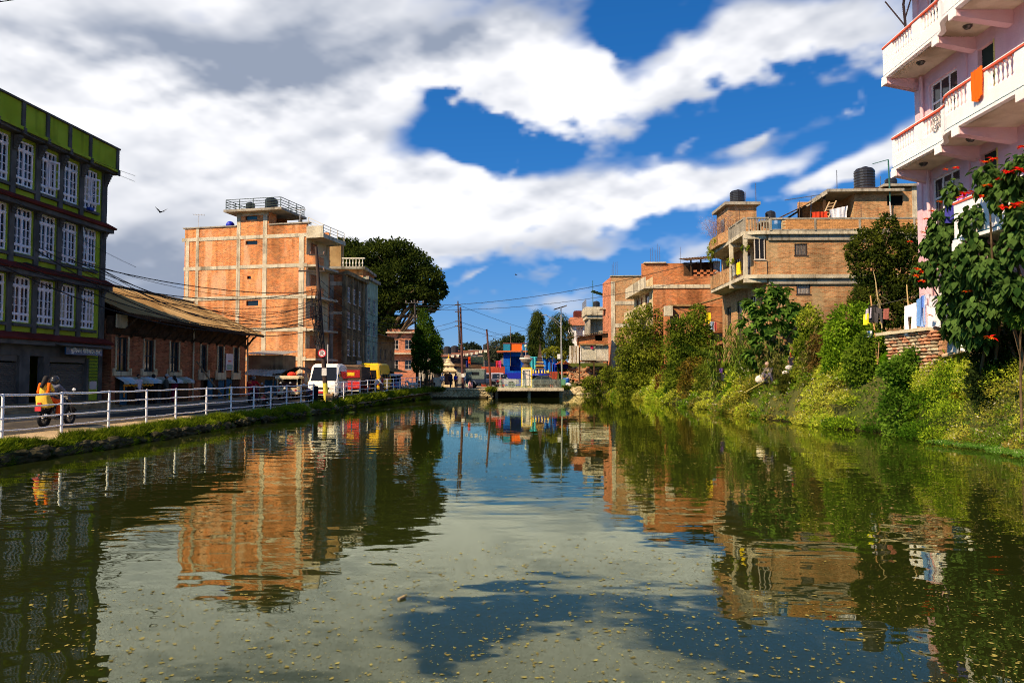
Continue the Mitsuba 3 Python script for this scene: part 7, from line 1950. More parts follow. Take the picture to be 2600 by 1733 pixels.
tree('far_tree', 'low dark tree far behind the string of flags', 'tree', (U(1195, 260), 260, 0.8), (U(1195, 260), 260, 8), 0.3, [BP(1192, 888, 260, 4, 3, 2.2), BP(1205, 892, 260, 3, 3, 2)], 1500, 0.9, 0.6, (0.03, 0.045, 0.03), (0.06, 0.08, 0.04), 8)
tree('bushy_shrub', 'yellow flecked shrub beside the blue tarpaulin shelter', 'shrub', (U(1400, 95), 95, 0.8), (U(1400, 95), 95, 3.8), 0.06, [BP(1405, 895, 95, 1.0, 0.8, 0.7), BP(1425, 905, 95, 0.7, 0.7, 0.6), BP(1385, 897, 95, 0.6, 0.6, 0.5)], 1300, 0.26, 0.16, (0.05, 0.08, 0.01), (0.34, 0.36, 0.04), 9)

# shrubs and small trees on the right bank
def shrub(label, px, py, Y0, blobs, n, L, W, c1, c2, seed, t=1.5, skirt=1.0, fixed=False, **kw):
    """A bush on the right bank: foliage masses (offset in the photograph's units, radii at distance Y0), and skirts of leaves down to the ground."""
    Y = Y0 if fixed else YT(px, t)
    k = Y / Y0
    b = [BP(px + a, py + c, Y + e, rx * k * 1.18, rx * k * 1.1, rz * k) for a, c, e, rx, rz in blobs]
    x = b[0][0]
    z = H(x, Y)
    if skirt:
        for q in list(b):
            g_ = H(q[0], q[1])
            if q[2] - q[5] > g_:
                m_ = (q[2] - q[5] + g_) / 2
                b.append((q[0], q[1], m_, q[3] * 1.0 * skirt, q[4] * 1.0 * skirt, (q[2] - g_) / 2 * 0.9))
    return tree('leafy_shrub', label, 'shrub', (x, Y, z - 0.2), (x, Y, z + 0.6 * (max(q[2] for q in b) - z)), 0.05 * k, b, int(n * 1.9), L * k ** 0.5, W * k ** 0.5, c1, c2, seed, **kw)


shrub('tall yellow green shrub in front of the tall reddish house', 1648, 850, 57, [(0, -30, 0, 1.5, 1.3), (-40, 10, 0, 1.1, 1.3), (38, 5, 0, 1.1, 1.3), (-10, 40, -1, 1.5, 1.3), (35, 55, -1, 1.0, 1.0), (-45, 60, -1, 1.0, 1.0), (15, -62, 0, 0.6, 0.6), (0, 80, -1, 1.4, 0.8)], 12000, 0.24, 0.13, (0.03, 0.06, 0.008), (0.28, 0.33, 0.03), 11)
shrub('darker leafy shrub in front of the middle brick house', 1752, 860, 52, [(0, -20, 0, 1.2, 1.2), (-30, 20, 0, 1.0, 1.1), (30, 10, 0, 0.9, 1.0), (0, 55, -1, 1.3, 1.0), (18, -62, 0, 0.55, 0.7), (-38, -30, 0, 0.5, 0.5), (40, 60, -1, 0.8, 0.8)], 10000, 0.22, 0.12, (0.025, 0.06, 0.008), (0.22, 0.29, 0.025), 12)
shrub('low orange tinged shrub at the foot of the dark shrub', 1770, 925, 49, [(0, 0, 0, 0.9, 0.5), (-25, 15, 0, 0.6, 0.4)], 1500, 0.16, 0.10, (0.06, 0.06, 0.01), (0.30, 0.20, 0.03), 13, t=1.0)
shrub('low round green shrub beside the purple bucket', 1792, 945, 47, [(0, 0, 0, 0.65, 0.6), (15, 20, 0, 0.5, 0.4)], 2200, 0.12, 0.08, (0.03, 0.05, 0.008), (0.17, 0.22, 0.02), 14, t=0.9)
shrub('yellow green shrub right of the big leaved shrub', 2055, 855, 40, [(0, -40, 0, 0.55, 0.8), (20, 0, 0, 0.7, 0.8), (-12, 30, 0, 0.6, 0.7), (40, 45, -1, 0.7, 0.7)], 4200, 0.17, 0.10, YG1, YG2, 15)
shrub('fresh bright green shrub under the dark tree', 2160, 840, 34, [(0, -25, 0, 0.75, 0.8), (-30, 10, 0, 0.6, 0.7), (28, 10, 0, 0.6, 0.8), (0, 50, 0, 0.9, 0.7), (-35, 55, 0, 0.6, 0.6), (30, -50, 0, 0.35, 0.4)], 7500, 0.17, 0.09, (0.045, 0.12, 0.006), (0.26, 0.42, 0.025), 16)
shrub('brown seeded shrub beside the standing man', 2100, 895, 39, [(0, 0, 0, 0.6, 0.7), (-25, -20, 0, 0.4, 0.6)], 1800, 0.15, 0.07, (0.09, 0.06, 0.015), (0.28, 0.18, 0.05), 17)
shrub('dense green shrub below the washing line of dark clothes', 2215, 890, 31, [(0, -10, 0, 0.55, 0.8), (-25, 20, 0, 0.6, 0.6), (20, 30, 0, 0.5, 0.4)], 3600, 0.15, 0.10, MD1, MD2, 18, t=1.3)
shrub('leafy shrub in front of the low stone terrace', 2350, 905, 26.5, [(0, 0, 0, 0.60, 0.5), (-40, 20, 0, 0.55, 0.4), (40, 15, 0, 0.5, 0.4), (10, -25, 0, 0.35, 0.3), (-75, 38, -0.3, 0.5, 0.35), (70, 40, 0, 0.5, 0.4)], 6500, 0.12, 0.09, (0.04, 0.11, 0.008), (0.17, 0.30, 0.03), 19, t=0.9)
shrub('small dark shrub near the seated man', 2010, 965, 36.5, [(0, 0, 0, 0.5, 0.45), (22, -12, 0, 0.4, 0.4), (-10, 18, 0, 0.4, 0.35)], 2600, 0.11, 0.06, (0.03, 0.045, 0.008), (0.14, 0.15, 0.02), 20, t=1.0)
shrub('reddish shrub at the waterside below the first shrub', 1682, 965, 53, [(0, 0, 0, 0.5, 0.55), (8, -25, 0, 0.3, 0.4)], 1500, 0.13, 0.07, (0.07, 0.02, 0.012), (0.22, 0.09, 0.03), 21, t=0.6)
shrub('yellow flowered low shrub near the right edge', 2460, 1005, 22.3, [(0, 0, 0, 0.40, 0.22), (40, 12, 0, 0.35, 0.2)], 2400, 0.05, 0.035, (0.08, 0.09, 0.01), (0.62, 0.38, 0.015), 22, t=0.75, skirt=0)
shrub('rounded green shrub at the foot of the wood pile', 1545, 950, 92, [(0, 0, 0, 1.1, 1.0), (-45, 20, 0, 1.0, 0.7), (25, 25, 0, 0.9, 0.8)], 3500, 0.22, 0.14, (0.05, 0.08, 0.01), (0.26, 0.32, 0.03), 23, fixed=True)
tree('dark_tree', 'dense dark green tree between the large brick house and the pink building', 'tree', (float(P(2240, 900, 37)[0]), 37, 2.0), (float(P(2240, 700, 37)[0]), 37, 6.5), 0.16,
     [BP(2250, 580, 37, 0.55, 0.6, 0.7), BP(2200, 620, 37, 0.75, 0.8, 0.8), BP(2260, 640, 37, 0.9, 0.9, 0.8), BP(2215, 680, 37, 1.0, 1.0, 0.9), BP(2290, 690, 37, 1.0, 1.0, 1.0), BP(2235, 740, 37, 1.2, 1.1, 0.9), BP(2300, 760, 37, 0.9, 0.9, 0.9), BP(2190, 770, 36.5, 0.7, 0.7, 0.7), BP(2310, 610, 37.5, 0.7, 0.7, 0.8), BP(2165, 640, 37, 0.35, 0.4, 0.5), BP(2270, 800, 36.5, 0.9, 0.8, 0.6)],
     15000, 0.17, 0.11, (0.012, 0.032, 0.008), (0.10, 0.125, 0.015), 24)
# kochia ball, cane, dead stalks
kb = thing('round_bush', 'bright lime green ball shaped bush in front of the stone terrace', 'bush')
ky = YT(2262, 0.9)
kx, _, kz = P(2262, 912, ky)
obj('crown', foliage([(kx, ky, kz - 0.05, 0.34, 0.34, 0.32)], 5200, 0.09, 0.018, (0.07, 0.20, 0.006), (0.16, 0.36, 0.012), 25, shell=0.7, out=2.5, down=-0.2), 'leaf', kb, kind='stuff')


def cane(label, px, Y, n, h, seed, c1, c2, wid=0.8, L=0.8, W=0.06):
    """A clump of upright canes with long arching blades."""
    rr = np.random.default_rng(seed)
    t = thing('cane_clump', label, 'grass clump')
    Y = YT(px, 1.3)
    x0 = float(P(px, 900, Y)[0])
    st, lf_ = MB(None, (0.16, 0.17, 0.04)), MB()
    for k in range(n):
        x, y = x0 + wid * (rr.random() - 0.5) * 2, Y + 0.8 * (rr.random() - 0.5)
        z, hh = H(x, y) - 0.1, h * (0.6 + 0.5 * rr.random())
        lean = rr.normal(size=2) * 0.14
        st.tube([(x, y, z), (x + lean[0] * hh * 0.4, y + lean[1] * hh * 0.4, z + hh * 0.55), (x + lean[0] * hh, y + lean[1] * hh, z + hh)], [0.02, 0.016, 0.008], 5)
        m_ = 26
        f = 0.15 + 0.85 * rr.random((m_, 1))
        p = np.array([x, y, z]) + np.array([lean[0] * hh, lean[1] * hh, hh]) * f
        a = rr.random((m_, 1)) * 6.28
        ca, sa = np.cos(a), np.sin(a)
        ll = L * (0.5 + 0.7 * rr.random((m_, 1)))
        for s0, s1, e0, e1 in ((0, 0.38, 0.75, 0.62), (0.38, 0.72, 0.62, 0.1), (0.72, 1.0, 0.1, -0.55)):
            pass
        q1 = p + np.concatenate([ca * 0.3, sa * 0.3, a * 0 + 0.33], 1) * ll
        q2 = q1 + np.concatenate([ca * 0.36, sa * 0.36, a * 0 + 0.05], 1) * ll
        q3 = q2 + np.concatenate([ca * 0.25, sa * 0.25, a * 0 - 0.30], 1) * ll
        s = np.concatenate([-sa, ca, a * 0], 1) * W / 2
        v = np.stack([p - s * 0.5, p + s * 0.5, q1 - s, q1 + s, q2 - s * 0.8, q2 + s * 0.8, q3, q3], 1).reshape(-1, 3)
        i = np.arange(m_)[:, None, None] * 8
        lf_.add(v, (i + np.array([[0, 1, 3], [0, 3, 2], [2, 3, 5], [2, 5, 4], [4, 5, 6]])).reshape(-1, 3), np.repeat(tones(m_, c1, c2, rr), 8, 0))
    obj('stem', st, 'leaf', t, kind='stuff')
    obj('blades', lf_, 'leaf', t, kind='stuff')


cane('tall pale green cane clump left of the big leaved shrub', 1845, 45, 22, 3.6, 31, (0.06, 0.12, 0.01), (0.24, 0.34, 0.05), 1.0, 0.95, 0.07)
cane('second cane clump reaching below the big leaved shrub', 1895, 43, 16, 2.9, 32, (0.05, 0.11, 0.01), (0.20, 0.30, 0.04), 0.8, 0.9, 0.06)
cane('thin yellowish cane clump left of the standing man', 1975, 42.5, 12, 2.5, 33, (0.10, 0.12, 0.02), (0.30, 0.28, 0.08), 0.8, 0.7, 0.05)
cane('thin cane clump before the dark shrub', 1722, 51, 9, 2.6, 34, (0.08, 0.14, 0.01), (0.24, 0.30, 0.05), 0.8, 0.8, 0.05)
cane('dry straw coloured cane clump between the cloth line and the bright shrub', 2085, 40, 12, 2.6, 35, (0.16, 0.13, 0.03), (0.32, 0.28, 0.10), 0.9, 0.6, 0.05)
ds = thing('dead_stalk', 'pale dry curled stalk standing in front of the dark tree', 'stalk')
p0 = P(2232, 800, 33)
m = MB(None, (0.46, 0.36, 0.17))
m.tube([p0 + [0.1, 0, -1.2], p0 + [0.12, 0, 0], p0 + [-0.05, 0, 0.8], p0 + [-0.12, 0, 1.5], p0 + [-0.2, 0, 1.9]], [0.035, 0.03, 0.03, 0.02, 0.01], 6)
obj('stem', m, 'matte', ds)
rr = np.random.default_rng(77)
m = MB()
leaf_quads(m, p0 + np.stack([rr.normal(size=14) * 0.05, rr.normal(size=14) * 0.05, rr.random(14) * 1.3 - 0.2], 1), rr.normal(size=(14, 3)) * [1, 1, 0.4] - [0, 0, 1.0], 0.5, 0.09, tones(14, (0.40, 0.30, 0.13), (0.62, 0.50, 0.26), rr), rr=rr)
obj('dry_leaves', m, 'leaf', ds, kind='stuff')
# feathery dry plant on the roof of the large brick house
fp = thing('dry_roof_plant', 'purplish dry feathery plant in the roof flower box of the large brick house', 'plant')
rr = np.random.default_rng(41)
m = MB(None, (0.18, 0.12, 0.12))
tips = []
for k in range(46):
    b_ = np.array([14.3 + 0.9 * rr.random(), 52 + 3.4 * rr.random(), 11.7])
    e = b_ + [rr.normal() * 0.35 - 0.25, rr.normal() * 0.3, 0.8 + 0.9 * rr.random()]
    m.tube([b_, (b_ + e) / 2 + [0, 0, 0.1], e], [0.014, 0.012, 0.006], 4)
    tips.append(e)
obj('stem', m, 'matte', fp, kind='stuff')
tp_ = np.repeat(np.array(tips), 26, 0) + rr.normal(size=(46 * 26, 3)) * [0.12, 0.12, 0.22] - [0, 0, 0.15]
m = MB()
leaf_quads(m, tp_, rr.normal(size=tp_.shape) + [0, 0, 0.6], 0.10, 0.03, tones(len(tp_), (0.22, 0.14, 0.14), (0.52, 0.38, 0.36), rr), rr=rr)
obj('plumes', m, 'leaf', fp, kind='stuff')
obj('green_trailers', foliage([(14.25, 53, 11.6, 0.25, 1.2, 0.35), (14.15, 54.4, 11.0, 0.2, 0.6, 0.7)], 900, 0.11, 0.07, MD1, YG2, 42), 'leaf', fp, kind='stuff')
pp_ = thing('balcony_plant', 'small potted plant on the corner post of the large brick house balcony', 'plant')
obj('leaves', foliage([(14.35, 47.0, 10.1, 0.2, 0.2, 0.3), (14.3, 50.1, 9.7, 0.2, 0.2, 0.3)], 260, 0.14, 0.08, MD1, YG2, 43), 'leaf', pp_, kind='stuff')

# big leaved shrub: palmate leaves, each a part
LOBE = [(-0.1, 0.0), (-0.22, 0.28), (-0.52, 0.30), (-0.30, 0.50), (-0.48, 0.78), (-0.18, 0.68), (0.0, 1.0), (0.18, 0.68), (0.48, 0.78), (0.30, 0.50), (0.52, 0.30), (0.22, 0.28), (0.1, 0.0)]


def big_leaf(p, d, L, c, rr, shape=LOBE, droop=0.35, w=1.0, mb=None):
    d = d / np.linalg.norm(d)
    s = np.cross(d, [0, 0, 1.0])
    s /= np.linalg.norm(s) + 1e-9
    u = np.cross(s, d)
    o = np.array(shape)
    pts = np.vstack([o, [[0, 0.42]]])
    v = np.array([p + s * x * L * w + d * y * L + u * L * (0.30 * abs(x) - droop * y * y) for x, y in pts])
    n = len(o)
    f = [[a, (a + 1) % n, n] for a in range(n)]
    mb = mb or MB()
    mb.add(v, f, np.broadcast_to(c, (len(v), 3)))
    return mb


def planted(label, name, base, blobs, n, L, shape, c1, c2, seed, limit=300, w=1.0, cat='shrub', droop=0.35, stems=8, down=0.5):
    rr = np.random.default_rng(seed)
    t = thing(name, label, cat)
    p, d = blob_points(n, blobs, rr, 0.62)
    order = np.argsort(p[:, 1] - 0.2 * p[:, 2])           # those towards the pond and up first
    rest = MB()
    for q, k in enumerate(order):
        dv = d[k] * [1, 1, 0.4] + rr.normal(size=3) * 0.45 - [0, 0, down]
        c = tones(1, c1, c2, rr, 0.5)[0]
        l = L * (0.6 + 0.6 * rr.random())
        if q < limit:
            obj('leaf', big_leaf(p[k], dv, l, c, rr, shape, droop, w), 'leaf', t)
        else:
            big_leaf(p[k], dv, l, c, rr, shape, droop, w, rest)
    if rest.n:
        obj('foliage', rest, 'leaf', t, kind='stuff')
    m = MB(None, (0.15, 0.12, 0.06))
    base = np.array(base, float)
    for b in blobs[:stems]:
        e = np.array(b[:3])
        s0 = base + rr.normal(size=3) * [0.15, 0.15, 0]
        m.tube([s0, s0 + (e - s0) * 0.5 + rr.normal(size=3) * 0.12, e], [0.055, 0.04, 0.02], 6)
    obj('stem', m, 'bark', t, kind='stuff')
    return t


CY = YT(1950, 1.6)
b_ = [BP(1950, 740, CY, 0.55, 0.6, 0.30), BP(1920, 775, CY, 0.7, 0.7, 0.4), BP(1980, 770, CY, 0.75, 0.7, 0.4), BP(1900, 820, CY, 0.6, 0.6, 0.4), BP(1955, 815, CY - 0.5, 0.8, 0.8, 0.5), BP(2015, 830, CY, 0.6, 0.6, 0.4), BP(1940, 860, CY - 0.5, 0.7, 0.7, 0.4), BP(2005, 790, CY, 0.5, 0.5, 0.35)]
planted('big leaved dark green shrub in front of the large brick house', 'castor_shrub', (float(P(1950, 900, CY)[0]), CY, 1.6), b_ + [BP(1920, 900, CY, 0.6, 0.6, 0.4), BP(1990, 890, CY, 0.6, 0.6, 0.4), BP(2025, 790, CY, 0.6, 0.6, 0.35), BP(1975, 735, CY, 0.5, 0.5, 0.3)], 640, 0.56, LOBE, (0.03, 0.08, 0.012), (0.15, 0.28, 0.04), 51, 300)
OVAL = [(-0.02, 0.0), (-0.17, 0.18), (-0.27, 0.42), (-0.20, 0.70), (0.0, 1.0), (0.20, 0.70), (0.27, 0.42), (0.17, 0.18), (0.02, 0.0)]
def PYX(px):
    """The distance of the flowered bush in column px: it stands along the pink wall, clear of the balconies."""
    return float(np.interp(px, [2340, 2420, 2470, 2490, 2600], [15.0, 15.0, 14.4, 13.95, 13.85])) * 1950 / (px - 1300)


b_ = [BP(2420, 490, PYX(2420), 0.31, 0.28, 0.44), BP(2510, 455, PYX(2510), 0.40, 0.33, 0.50), BP(2475, 560, PYX(2475), 0.44, 0.39, 0.50), BP(2560, 500, PYX(2560), 0.50, 0.44, 0.50), BP(2590, 430, PYX(2590), 0.38, 0.33, 0.50), BP(2395, 560, PYX(2395), 0.50, 0.44, 0.44), BP(2420, 610, PYX(2420), 0.69, 0.55, 0.50), BP(2370, 620, PYX(2370), 0.44, 0.44, 0.44), BP(2475, 650, PYX(2475), 0.75, 0.55, 0.56), BP(2400, 680, PYX(2400), 0.62, 0.55, 0.50), BP(2345, 690, PYX(2345), 0.38, 0.33, 0.44),
      BP(2450, 720, PYX(2450), 0.69, 0.55, 0.50), BP(2520, 700, PYX(2520), 0.62, 0.55, 0.50), BP(2425, 770, PYX(2425), 0.56, 0.50, 0.50), BP(2490, 790, PYX(2490), 0.62, 0.55, 0.50), BP(2430, 830, PYX(2430), 0.44, 0.44, 0.44), BP(2580, 620, PYX(2580), 0.44, 0.44, 0.50), BP(2570, 740, PYX(2570), 0.50, 0.44, 0.44), BP(2480, 850, PYX(2480), 0.50, 0.44, 0.38), BP(2590, 560, PYX(2590), 0.38, 0.33, 0.38)]
pt_ = planted('tall bush with big drooping leaves and scarlet flower heads in front of the pink building', 'poinsettia', (15.1, 24.2, 1.9), b_, 4400, 0.275, OVAL, (0.02, 0.055, 0.012), (0.11, 0.20, 0.045), 52, 300, 1.25, 'flowering bush', 0.35, 14, 0.9)
fl_ = [(2425, 425, 1), (2400, 430, 0.5), (2500, 410, 1.1), (2520, 402, 0.9), (2560, 435, 1.4), (2585, 430, 1.3), (2540, 455, 1.1), (2598, 372, 1.0), (2450, 490, 1.3), (2475, 488, 1.3), (2495, 498, 1.2), (2440, 500, 0.8), (2545, 525, 1.2), (2575, 520, 1.3), (2595, 515, 1.0), (2508, 470, 0.8), (2385, 512, 0.6), (2365, 535, 0.5), (2350, 555, 0.7), (2358, 578, 0.8), (2345, 590, 0.5), (2310, 612, 0.7), (2330, 682, 1.0), (2345, 690, 1.0), (2325, 700, 0.8), (2372, 672, 1.0), (2340, 712, 0.8), (2440, 648, 1.1), (2425, 655, 0.8), (2455, 738, 0.9), (2400, 745, 0.6), (2515, 856, 1.5), (2360, 800, 0.5), (2395, 795, 0.6)]
rr = np.random.default_rng(61)
for px, py, k in fl_:
    o = P(px, py, PYX(max(px, 2342)) - 0.72 + 0.2 * rr.random())
    m = MB()
    nb = 11
    for a in range(nb):
        t = a * 2 * PI / nb + rr.random() * 0.4
        c = np.array((0.78, 0.02, 0.015)) if rr.random() < (0.8 if k > 0.95 else 0.45) else np.array((0.80, 0.22, 0.02))
        big_leaf(o, np.array([math.cos(t), math.sin(t) * 0.8 - 0.30, 0.30 * math.sin(t) + 0.20 * rr.normal()]), 0.17 * (0.5 + 0.5 * k) * (0.7 + 0.5 * rr.random()), c * (0.7 + 0.4 * rr.random()), rr, OVAL, 0.2, 1.0, m)
    m.ell(o + [0, 0, 0.015], (0.02, 0.02, 0.02), 0, (0.55, 0.45, 0.02))
    obj('flower', m, 'leaf', pt_)
for sx_, tx2 in ((2520, 2475), (2550, 2560), (2505, 2430), (2590, 2590)):
    p0, p1 = P(sx_, 900, PYX(sx_) + 0.4), P(tx2, 600, PYX(tx2) + 0.2)
    p0 = np.array([15.35, p0[1], H(15.35, p0[1]) - 0.2])
    obj('branch', MB().tube([p0, (p0 + p1) / 2 + [0.1, 0, 0], p1], [0.07, 0.05, 0.03], 7), 'bark', pt_)
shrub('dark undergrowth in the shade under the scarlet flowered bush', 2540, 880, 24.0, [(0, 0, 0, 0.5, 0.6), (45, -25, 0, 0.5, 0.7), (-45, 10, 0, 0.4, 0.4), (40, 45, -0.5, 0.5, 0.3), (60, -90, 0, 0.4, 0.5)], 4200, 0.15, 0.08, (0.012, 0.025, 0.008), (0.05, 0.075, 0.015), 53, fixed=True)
shrub('leafy bush at the right edge beside the pink wall', 2585, 745, 21.6, [(0, 0, 0, 0.3, 0.4), (10, 50, 0, 0.3, 0.35)], 1300, 0.2, 0.10, (0.03, 0.07, 0.01), (0.14, 0.25, 0.03), 54, down=0.8, fixed=True, skirt=0)

# weeds on the right bank: hundreds of small mounds of leaves, pale, fresh, dark and dry
def weeds(name, label, nc, nl, t0, t1, seed, r0, r1, leaf, tone_, fy=(18.5, 90), flat=0.75):
    rr = np.random.default_rng(seed)
    y = 1 / (1 / fy[0] + (1 / fy[1] - 1 / fy[0]) * rr.random(nc))
    x = XR(y) + t0 + (t1 - t0) * rr.random(nc)
    sc = np.clip(y / 27, 0.85, 1.9)
    r = (r0 + (r1 - r0) * rr.random(nc) ** 1.6) * sc ** 0.5
    for px, t in ((1958, 0.95), (1934, 0.9), (2012, 1.9), (2000, 1.5), (1840, 0.9), (1831, 0.9), (1824, 0.9), (1748, 0.9), (2262, 0.9), (2190, 0.9)):
        Y = YT(px, t)                                   # low growth only where people and tubs stand clear
        r = np.where((np.abs(x / y - U(px, Y) / Y) < 0.017) & (y < Y + 0.6) & (y > Y - 4), np.minimum(r, 0.18), r)
    z = height(x, y) + r * 0.25
    z = np.maximum(z, 0.08)
    kind_ = meshkit.fbm(np.stack([x * 0.5, y * 0.35, x * 0], -1), 4, 15) + 0.16 * (rr.random(nc) - 0.5)
    order = np.clip((kind_ - 0.3) / 0.4, 0, 0.999)
    T_ = np.array(tone_)
    i = rr.choice(nc, nl, p=(r ** 2 / (r ** 2).sum()))
    d = rr.normal(size=(nl, 3))
    d[:, 2] = np.abs(d[:, 2]) * 1.1 - 0.25
    d /= np.linalg.norm(d, axis=1, keepdims=True)
    lump = 0.75 + 0.5 * meshkit.noise(d * 2.5 + i[:, None] * 7.7, 3)
    p = np.stack([x, y, z], 1)[i] + d * (r[i] * lump * (0.55 + 0.45 * rr.random(nl) ** 0.4))[:, None] * [1, 1, flat]
    p[:, 2] = np.maximum(p[:, 2], 0.01)
    a = order[i] * (len(T_) - 1)
    k = a.astype(int)
    f = (a - k)[:, None]
    col = (T_[k] * (1 - f) + T_[np.minimum(k + 1, len(T_) - 1)] * f) * (0.55 + 0.8 * rr.random((nl, 1)))
    fl = rr.random(nl) < 0.05 * (order[i] > 0.45) * (d[:, 2] > 0.2)
    col[fl] = np.array((0.66, 0.64, 0.46)) * (0.8 + 0.2 * rr.random((fl.sum(), 1)))
    dr_ = d * 0.7 + rr.normal(size=(nl, 3)) * 0.6 + [0, 0, 0.35]
    m = MB()
    L_ = leaf * sc[i] * (0.6 + 0.8 * rr.random(nl))
    leaf_quads(m, p, dr_, L_, L_ * 0.42, col, rr=rr)
    return obj(name, m, 'leaf', label=label, cat='weeds', kind='stuff')


weeds('bank_weeds', 'sunlit tangle of weeds covering the right bank down to the water', 2600, 360000, -0.25, 2.5, 71, 0.22, 0.66, 0.085, [(0.05, 0.13, 0.008), (0.11, 0.22, 0.012), (0.26, 0.40, 0.02), (0.42, 0.53, 0.035), (0.52, 0.55, 0.07), (0.42, 0.45, 0.04), (0.30, 0.24, 0.05), (0.14, 0.25, 0.015)])
weeds('bank_undergrowth', 'dark green undergrowth behind the weeds of the right bank', 500, 90000, 1.6, 6.0, 72, 0.5, 1.1, 0.13, [(0.03, 0.07, 0.006), (0.09, 0.16, 0.012), (0.22, 0.30, 0.025), (0.08, 0.13, 0.012)])
weeds('water_weeds', 'bright green water weeds spreading onto the pond at the right edge', 260, 24000, -1.1, 0.25, 73, 0.12, 0.28, 0.05, [(0.06, 0.16, 0.02), (0.18, 0.36, 0.05), (0.10, 0.24, 0.03)], (17.5, 24.5), 0.35)
# grass on the left bank and along the far shore
def blades(name, label, x, y, z, h, seed, c1, c2, w=0.016):
    rr = np.random.default_rng(seed)
    n = len(x)
    p = np.stack([x, y, z], 1)
    d = rr.normal(size=(n, 3)) * [0.5, 0.5, 0.15] + [0.12, 0, 0.8]
    pat = np.clip((meshkit.fbm(p * 1.1, 3, seed) - 0.3) / 0.4, 0, 1)
    m = MB()
    leaf_quads(m, p, d, h, w * np.clip(y / 24, 0.8, 3), tones(n, c1, c2, rr, 0.6, pat), rr=rr, droop=0.15)
    return obj(name, m, 'leaf', label=label, cat='grass', kind='stuff')


rr = np.random.default_rng(81)
n = 95000
y = 1 / (1 / 15.0 + (1 / 79.0 - 1 / 15.0) * rr.random(n))
t = 0.03 + 0.72 * rr.random(n)
cl = meshkit.fbm(np.stack([y * 1.1, t * 2.2, y * 0], -1), 4, 4)
kp = cl + 0.22 * (0.55 - np.abs(t - 0.38) * 1.6) > 0.44 + 0.12 * rr.random(n)
y, t, cl = y[kp], t[kp], cl[kp]
x = XL(y) - t
zt = np.where(t < 0.14, -0.06, np.where(t < 0.45, verge_z(y) - 0.22 + (t - 0.12) / 0.33 * 0.20, verge_z(y) - 0.02))
blades('bank_grass', 'bright green grass fringe along the left bank', x, y, zt, (0.10 + 0.22 * rr.random(len(y))) * (0.5 + cl) * np.clip(y / 30, 1, 1.8), 82, (0.05, 0.09, 0.006), (0.30, 0.38, 0.02))
n = 9000
x, y = -9.2 + 15.2 * rr.random(n), 77.6 + 1.2 * rr.random(n)
kp = (x < -7.0) | (x > 5.3) | ((x > -2.6) & (x < -1.7))
x, y = x[kp], y[kp] + np.where(x[kp] > 5.3, 2.5, 0)
blades('shore_tufts', 'grass tufts at the ends of the stone wall and the deck', x, y, np.where(x > 5, 0.75, 0.6) + 0.2 * rr.random(len(x)), 0.3 + 0.35 * rr.random(len(x)), 83, (0.06, 0.10, 0.01), (0.24, 0.28, 0.03), 0.022)
# stones and mud lip of the left bank
m = MB()
rr = np.random.default_rng(91)
for k in range(420):
    y = 1 / (1 / 15.0 + (1 / 78.0 - 1 / 15.0) * rr.random())
    s = 0.10 + 0.12 * rr.random()
    m.ell((float(XL(y)) - 0.10 + 0.10 * rr.random(), y, 0.02 + 0.22 * rr.random()), (s * 0.8, s * 1.4, s * 0.55), 1, None, 0.2, k)
obj('bank_stones', m, 'wet_stone', label='dark wet stones lining the left bank at the waterline', cat='stones', kind='stuff')

# ---------------------------------------------------------------- people
S1 = ICO[1][0]


def hull2(p, q, r0, r1):
    return m3.Manifold.hull_points(np.vstack([np.asarray(p) + S1 * r0, np.asarray(q) + S1 * r1]))


def join(parts, edge=0.035, it=6):
    m = m3.Manifold.batch_boolean(parts, m3.OpType.Add).refine_to_length(edge).to_mesh()
    t = trimesh.Trimesh(np.array(m.vert_properties[:, :3], float), np.array(m.tri_verts), process=True)
    trimesh.smoothing.filter_taubin(t, 0.5, 0.53, it)
    return t


STAND = dict(pelvis=(0, 0, .92), chest=(0.0, 0, 1.24), neck=(0.0, 0, 1.41), head=(0.02, 0, 1.54), sh=[(0, .175, 1.35), (0, -.175, 1.35)], el=[(-.04, .225, 1.08), (-.04, -.225, 1.08)], wr=[(.05, .23, .85), (.05, -.23, .85)],
             hip=[(0, .09, .90), (0, -.09, .90)], kn=[(.03, .10, .48), (.03, -.10, .48)], an=[(-.02, .105, .09), (-.02, -.105, .09)], toe=[(.13, .12, .04), (.13, -.12, .04)])
WALK = {**STAND, 'kn': [(.16, .10, .50), (-.02, -.10, .48)], 'an': [(.20, .10, .09), (-.24, -.10, .15)], 'toe': [(.35, .11, .05), (-.12, -.11, .04)], 'wr': [(-.10, .23, .86), (.16, -.23, .90)]}
DRIVE = dict(pelvis=(-.34, 0, .92), chest=(-.24, 0, 1.23), neck=(-.20, 0, 1.40), head=(-.15, 0, 1.53), sh=[(-.20, .18, 1.34), (-.20, -.18, 1.34)], el=[(.02, .26, 1.14), (.02, -.26, 1.14)], wr=[(.24, .30, 1.03), (.24, -.30, 1.03)],
             hip=[(-.30, .10, .90), (-.30, -.10, .90)], kn=[(.12, .20, .76), (.12, -.20, .76)], an=[(-.06, .20, .36), (-.06, -.20, .36)], toe=[(.10, .21, .33), (.10, -.21, .33)])
PILL = dict(pelvis=(-.68, 0, .97), chest=(-.64, 0, 1.27), neck=(-.62, 0, 1.43), head=(-.58, 0, 1.55), sh=[(-.62, .165, 1.36), (-.62, -.165, 1.36)], el=[(-.50, .24, 1.12), (-.50, -.24, 1.12)], wr=[(-.30, .17, 1.02), (-.30, -.17, 1.02)],
            hip=[(-.62, .09, .94), (-.62, -.09, .94)], kn=[(-.20, -.22, .84), (-.22, -.26, .80)], an=[(-.34, -.24, .42), (-.38, -.27, .40)], toe=[(-.20, -.25, .37), (-.24, -.28, .36)])
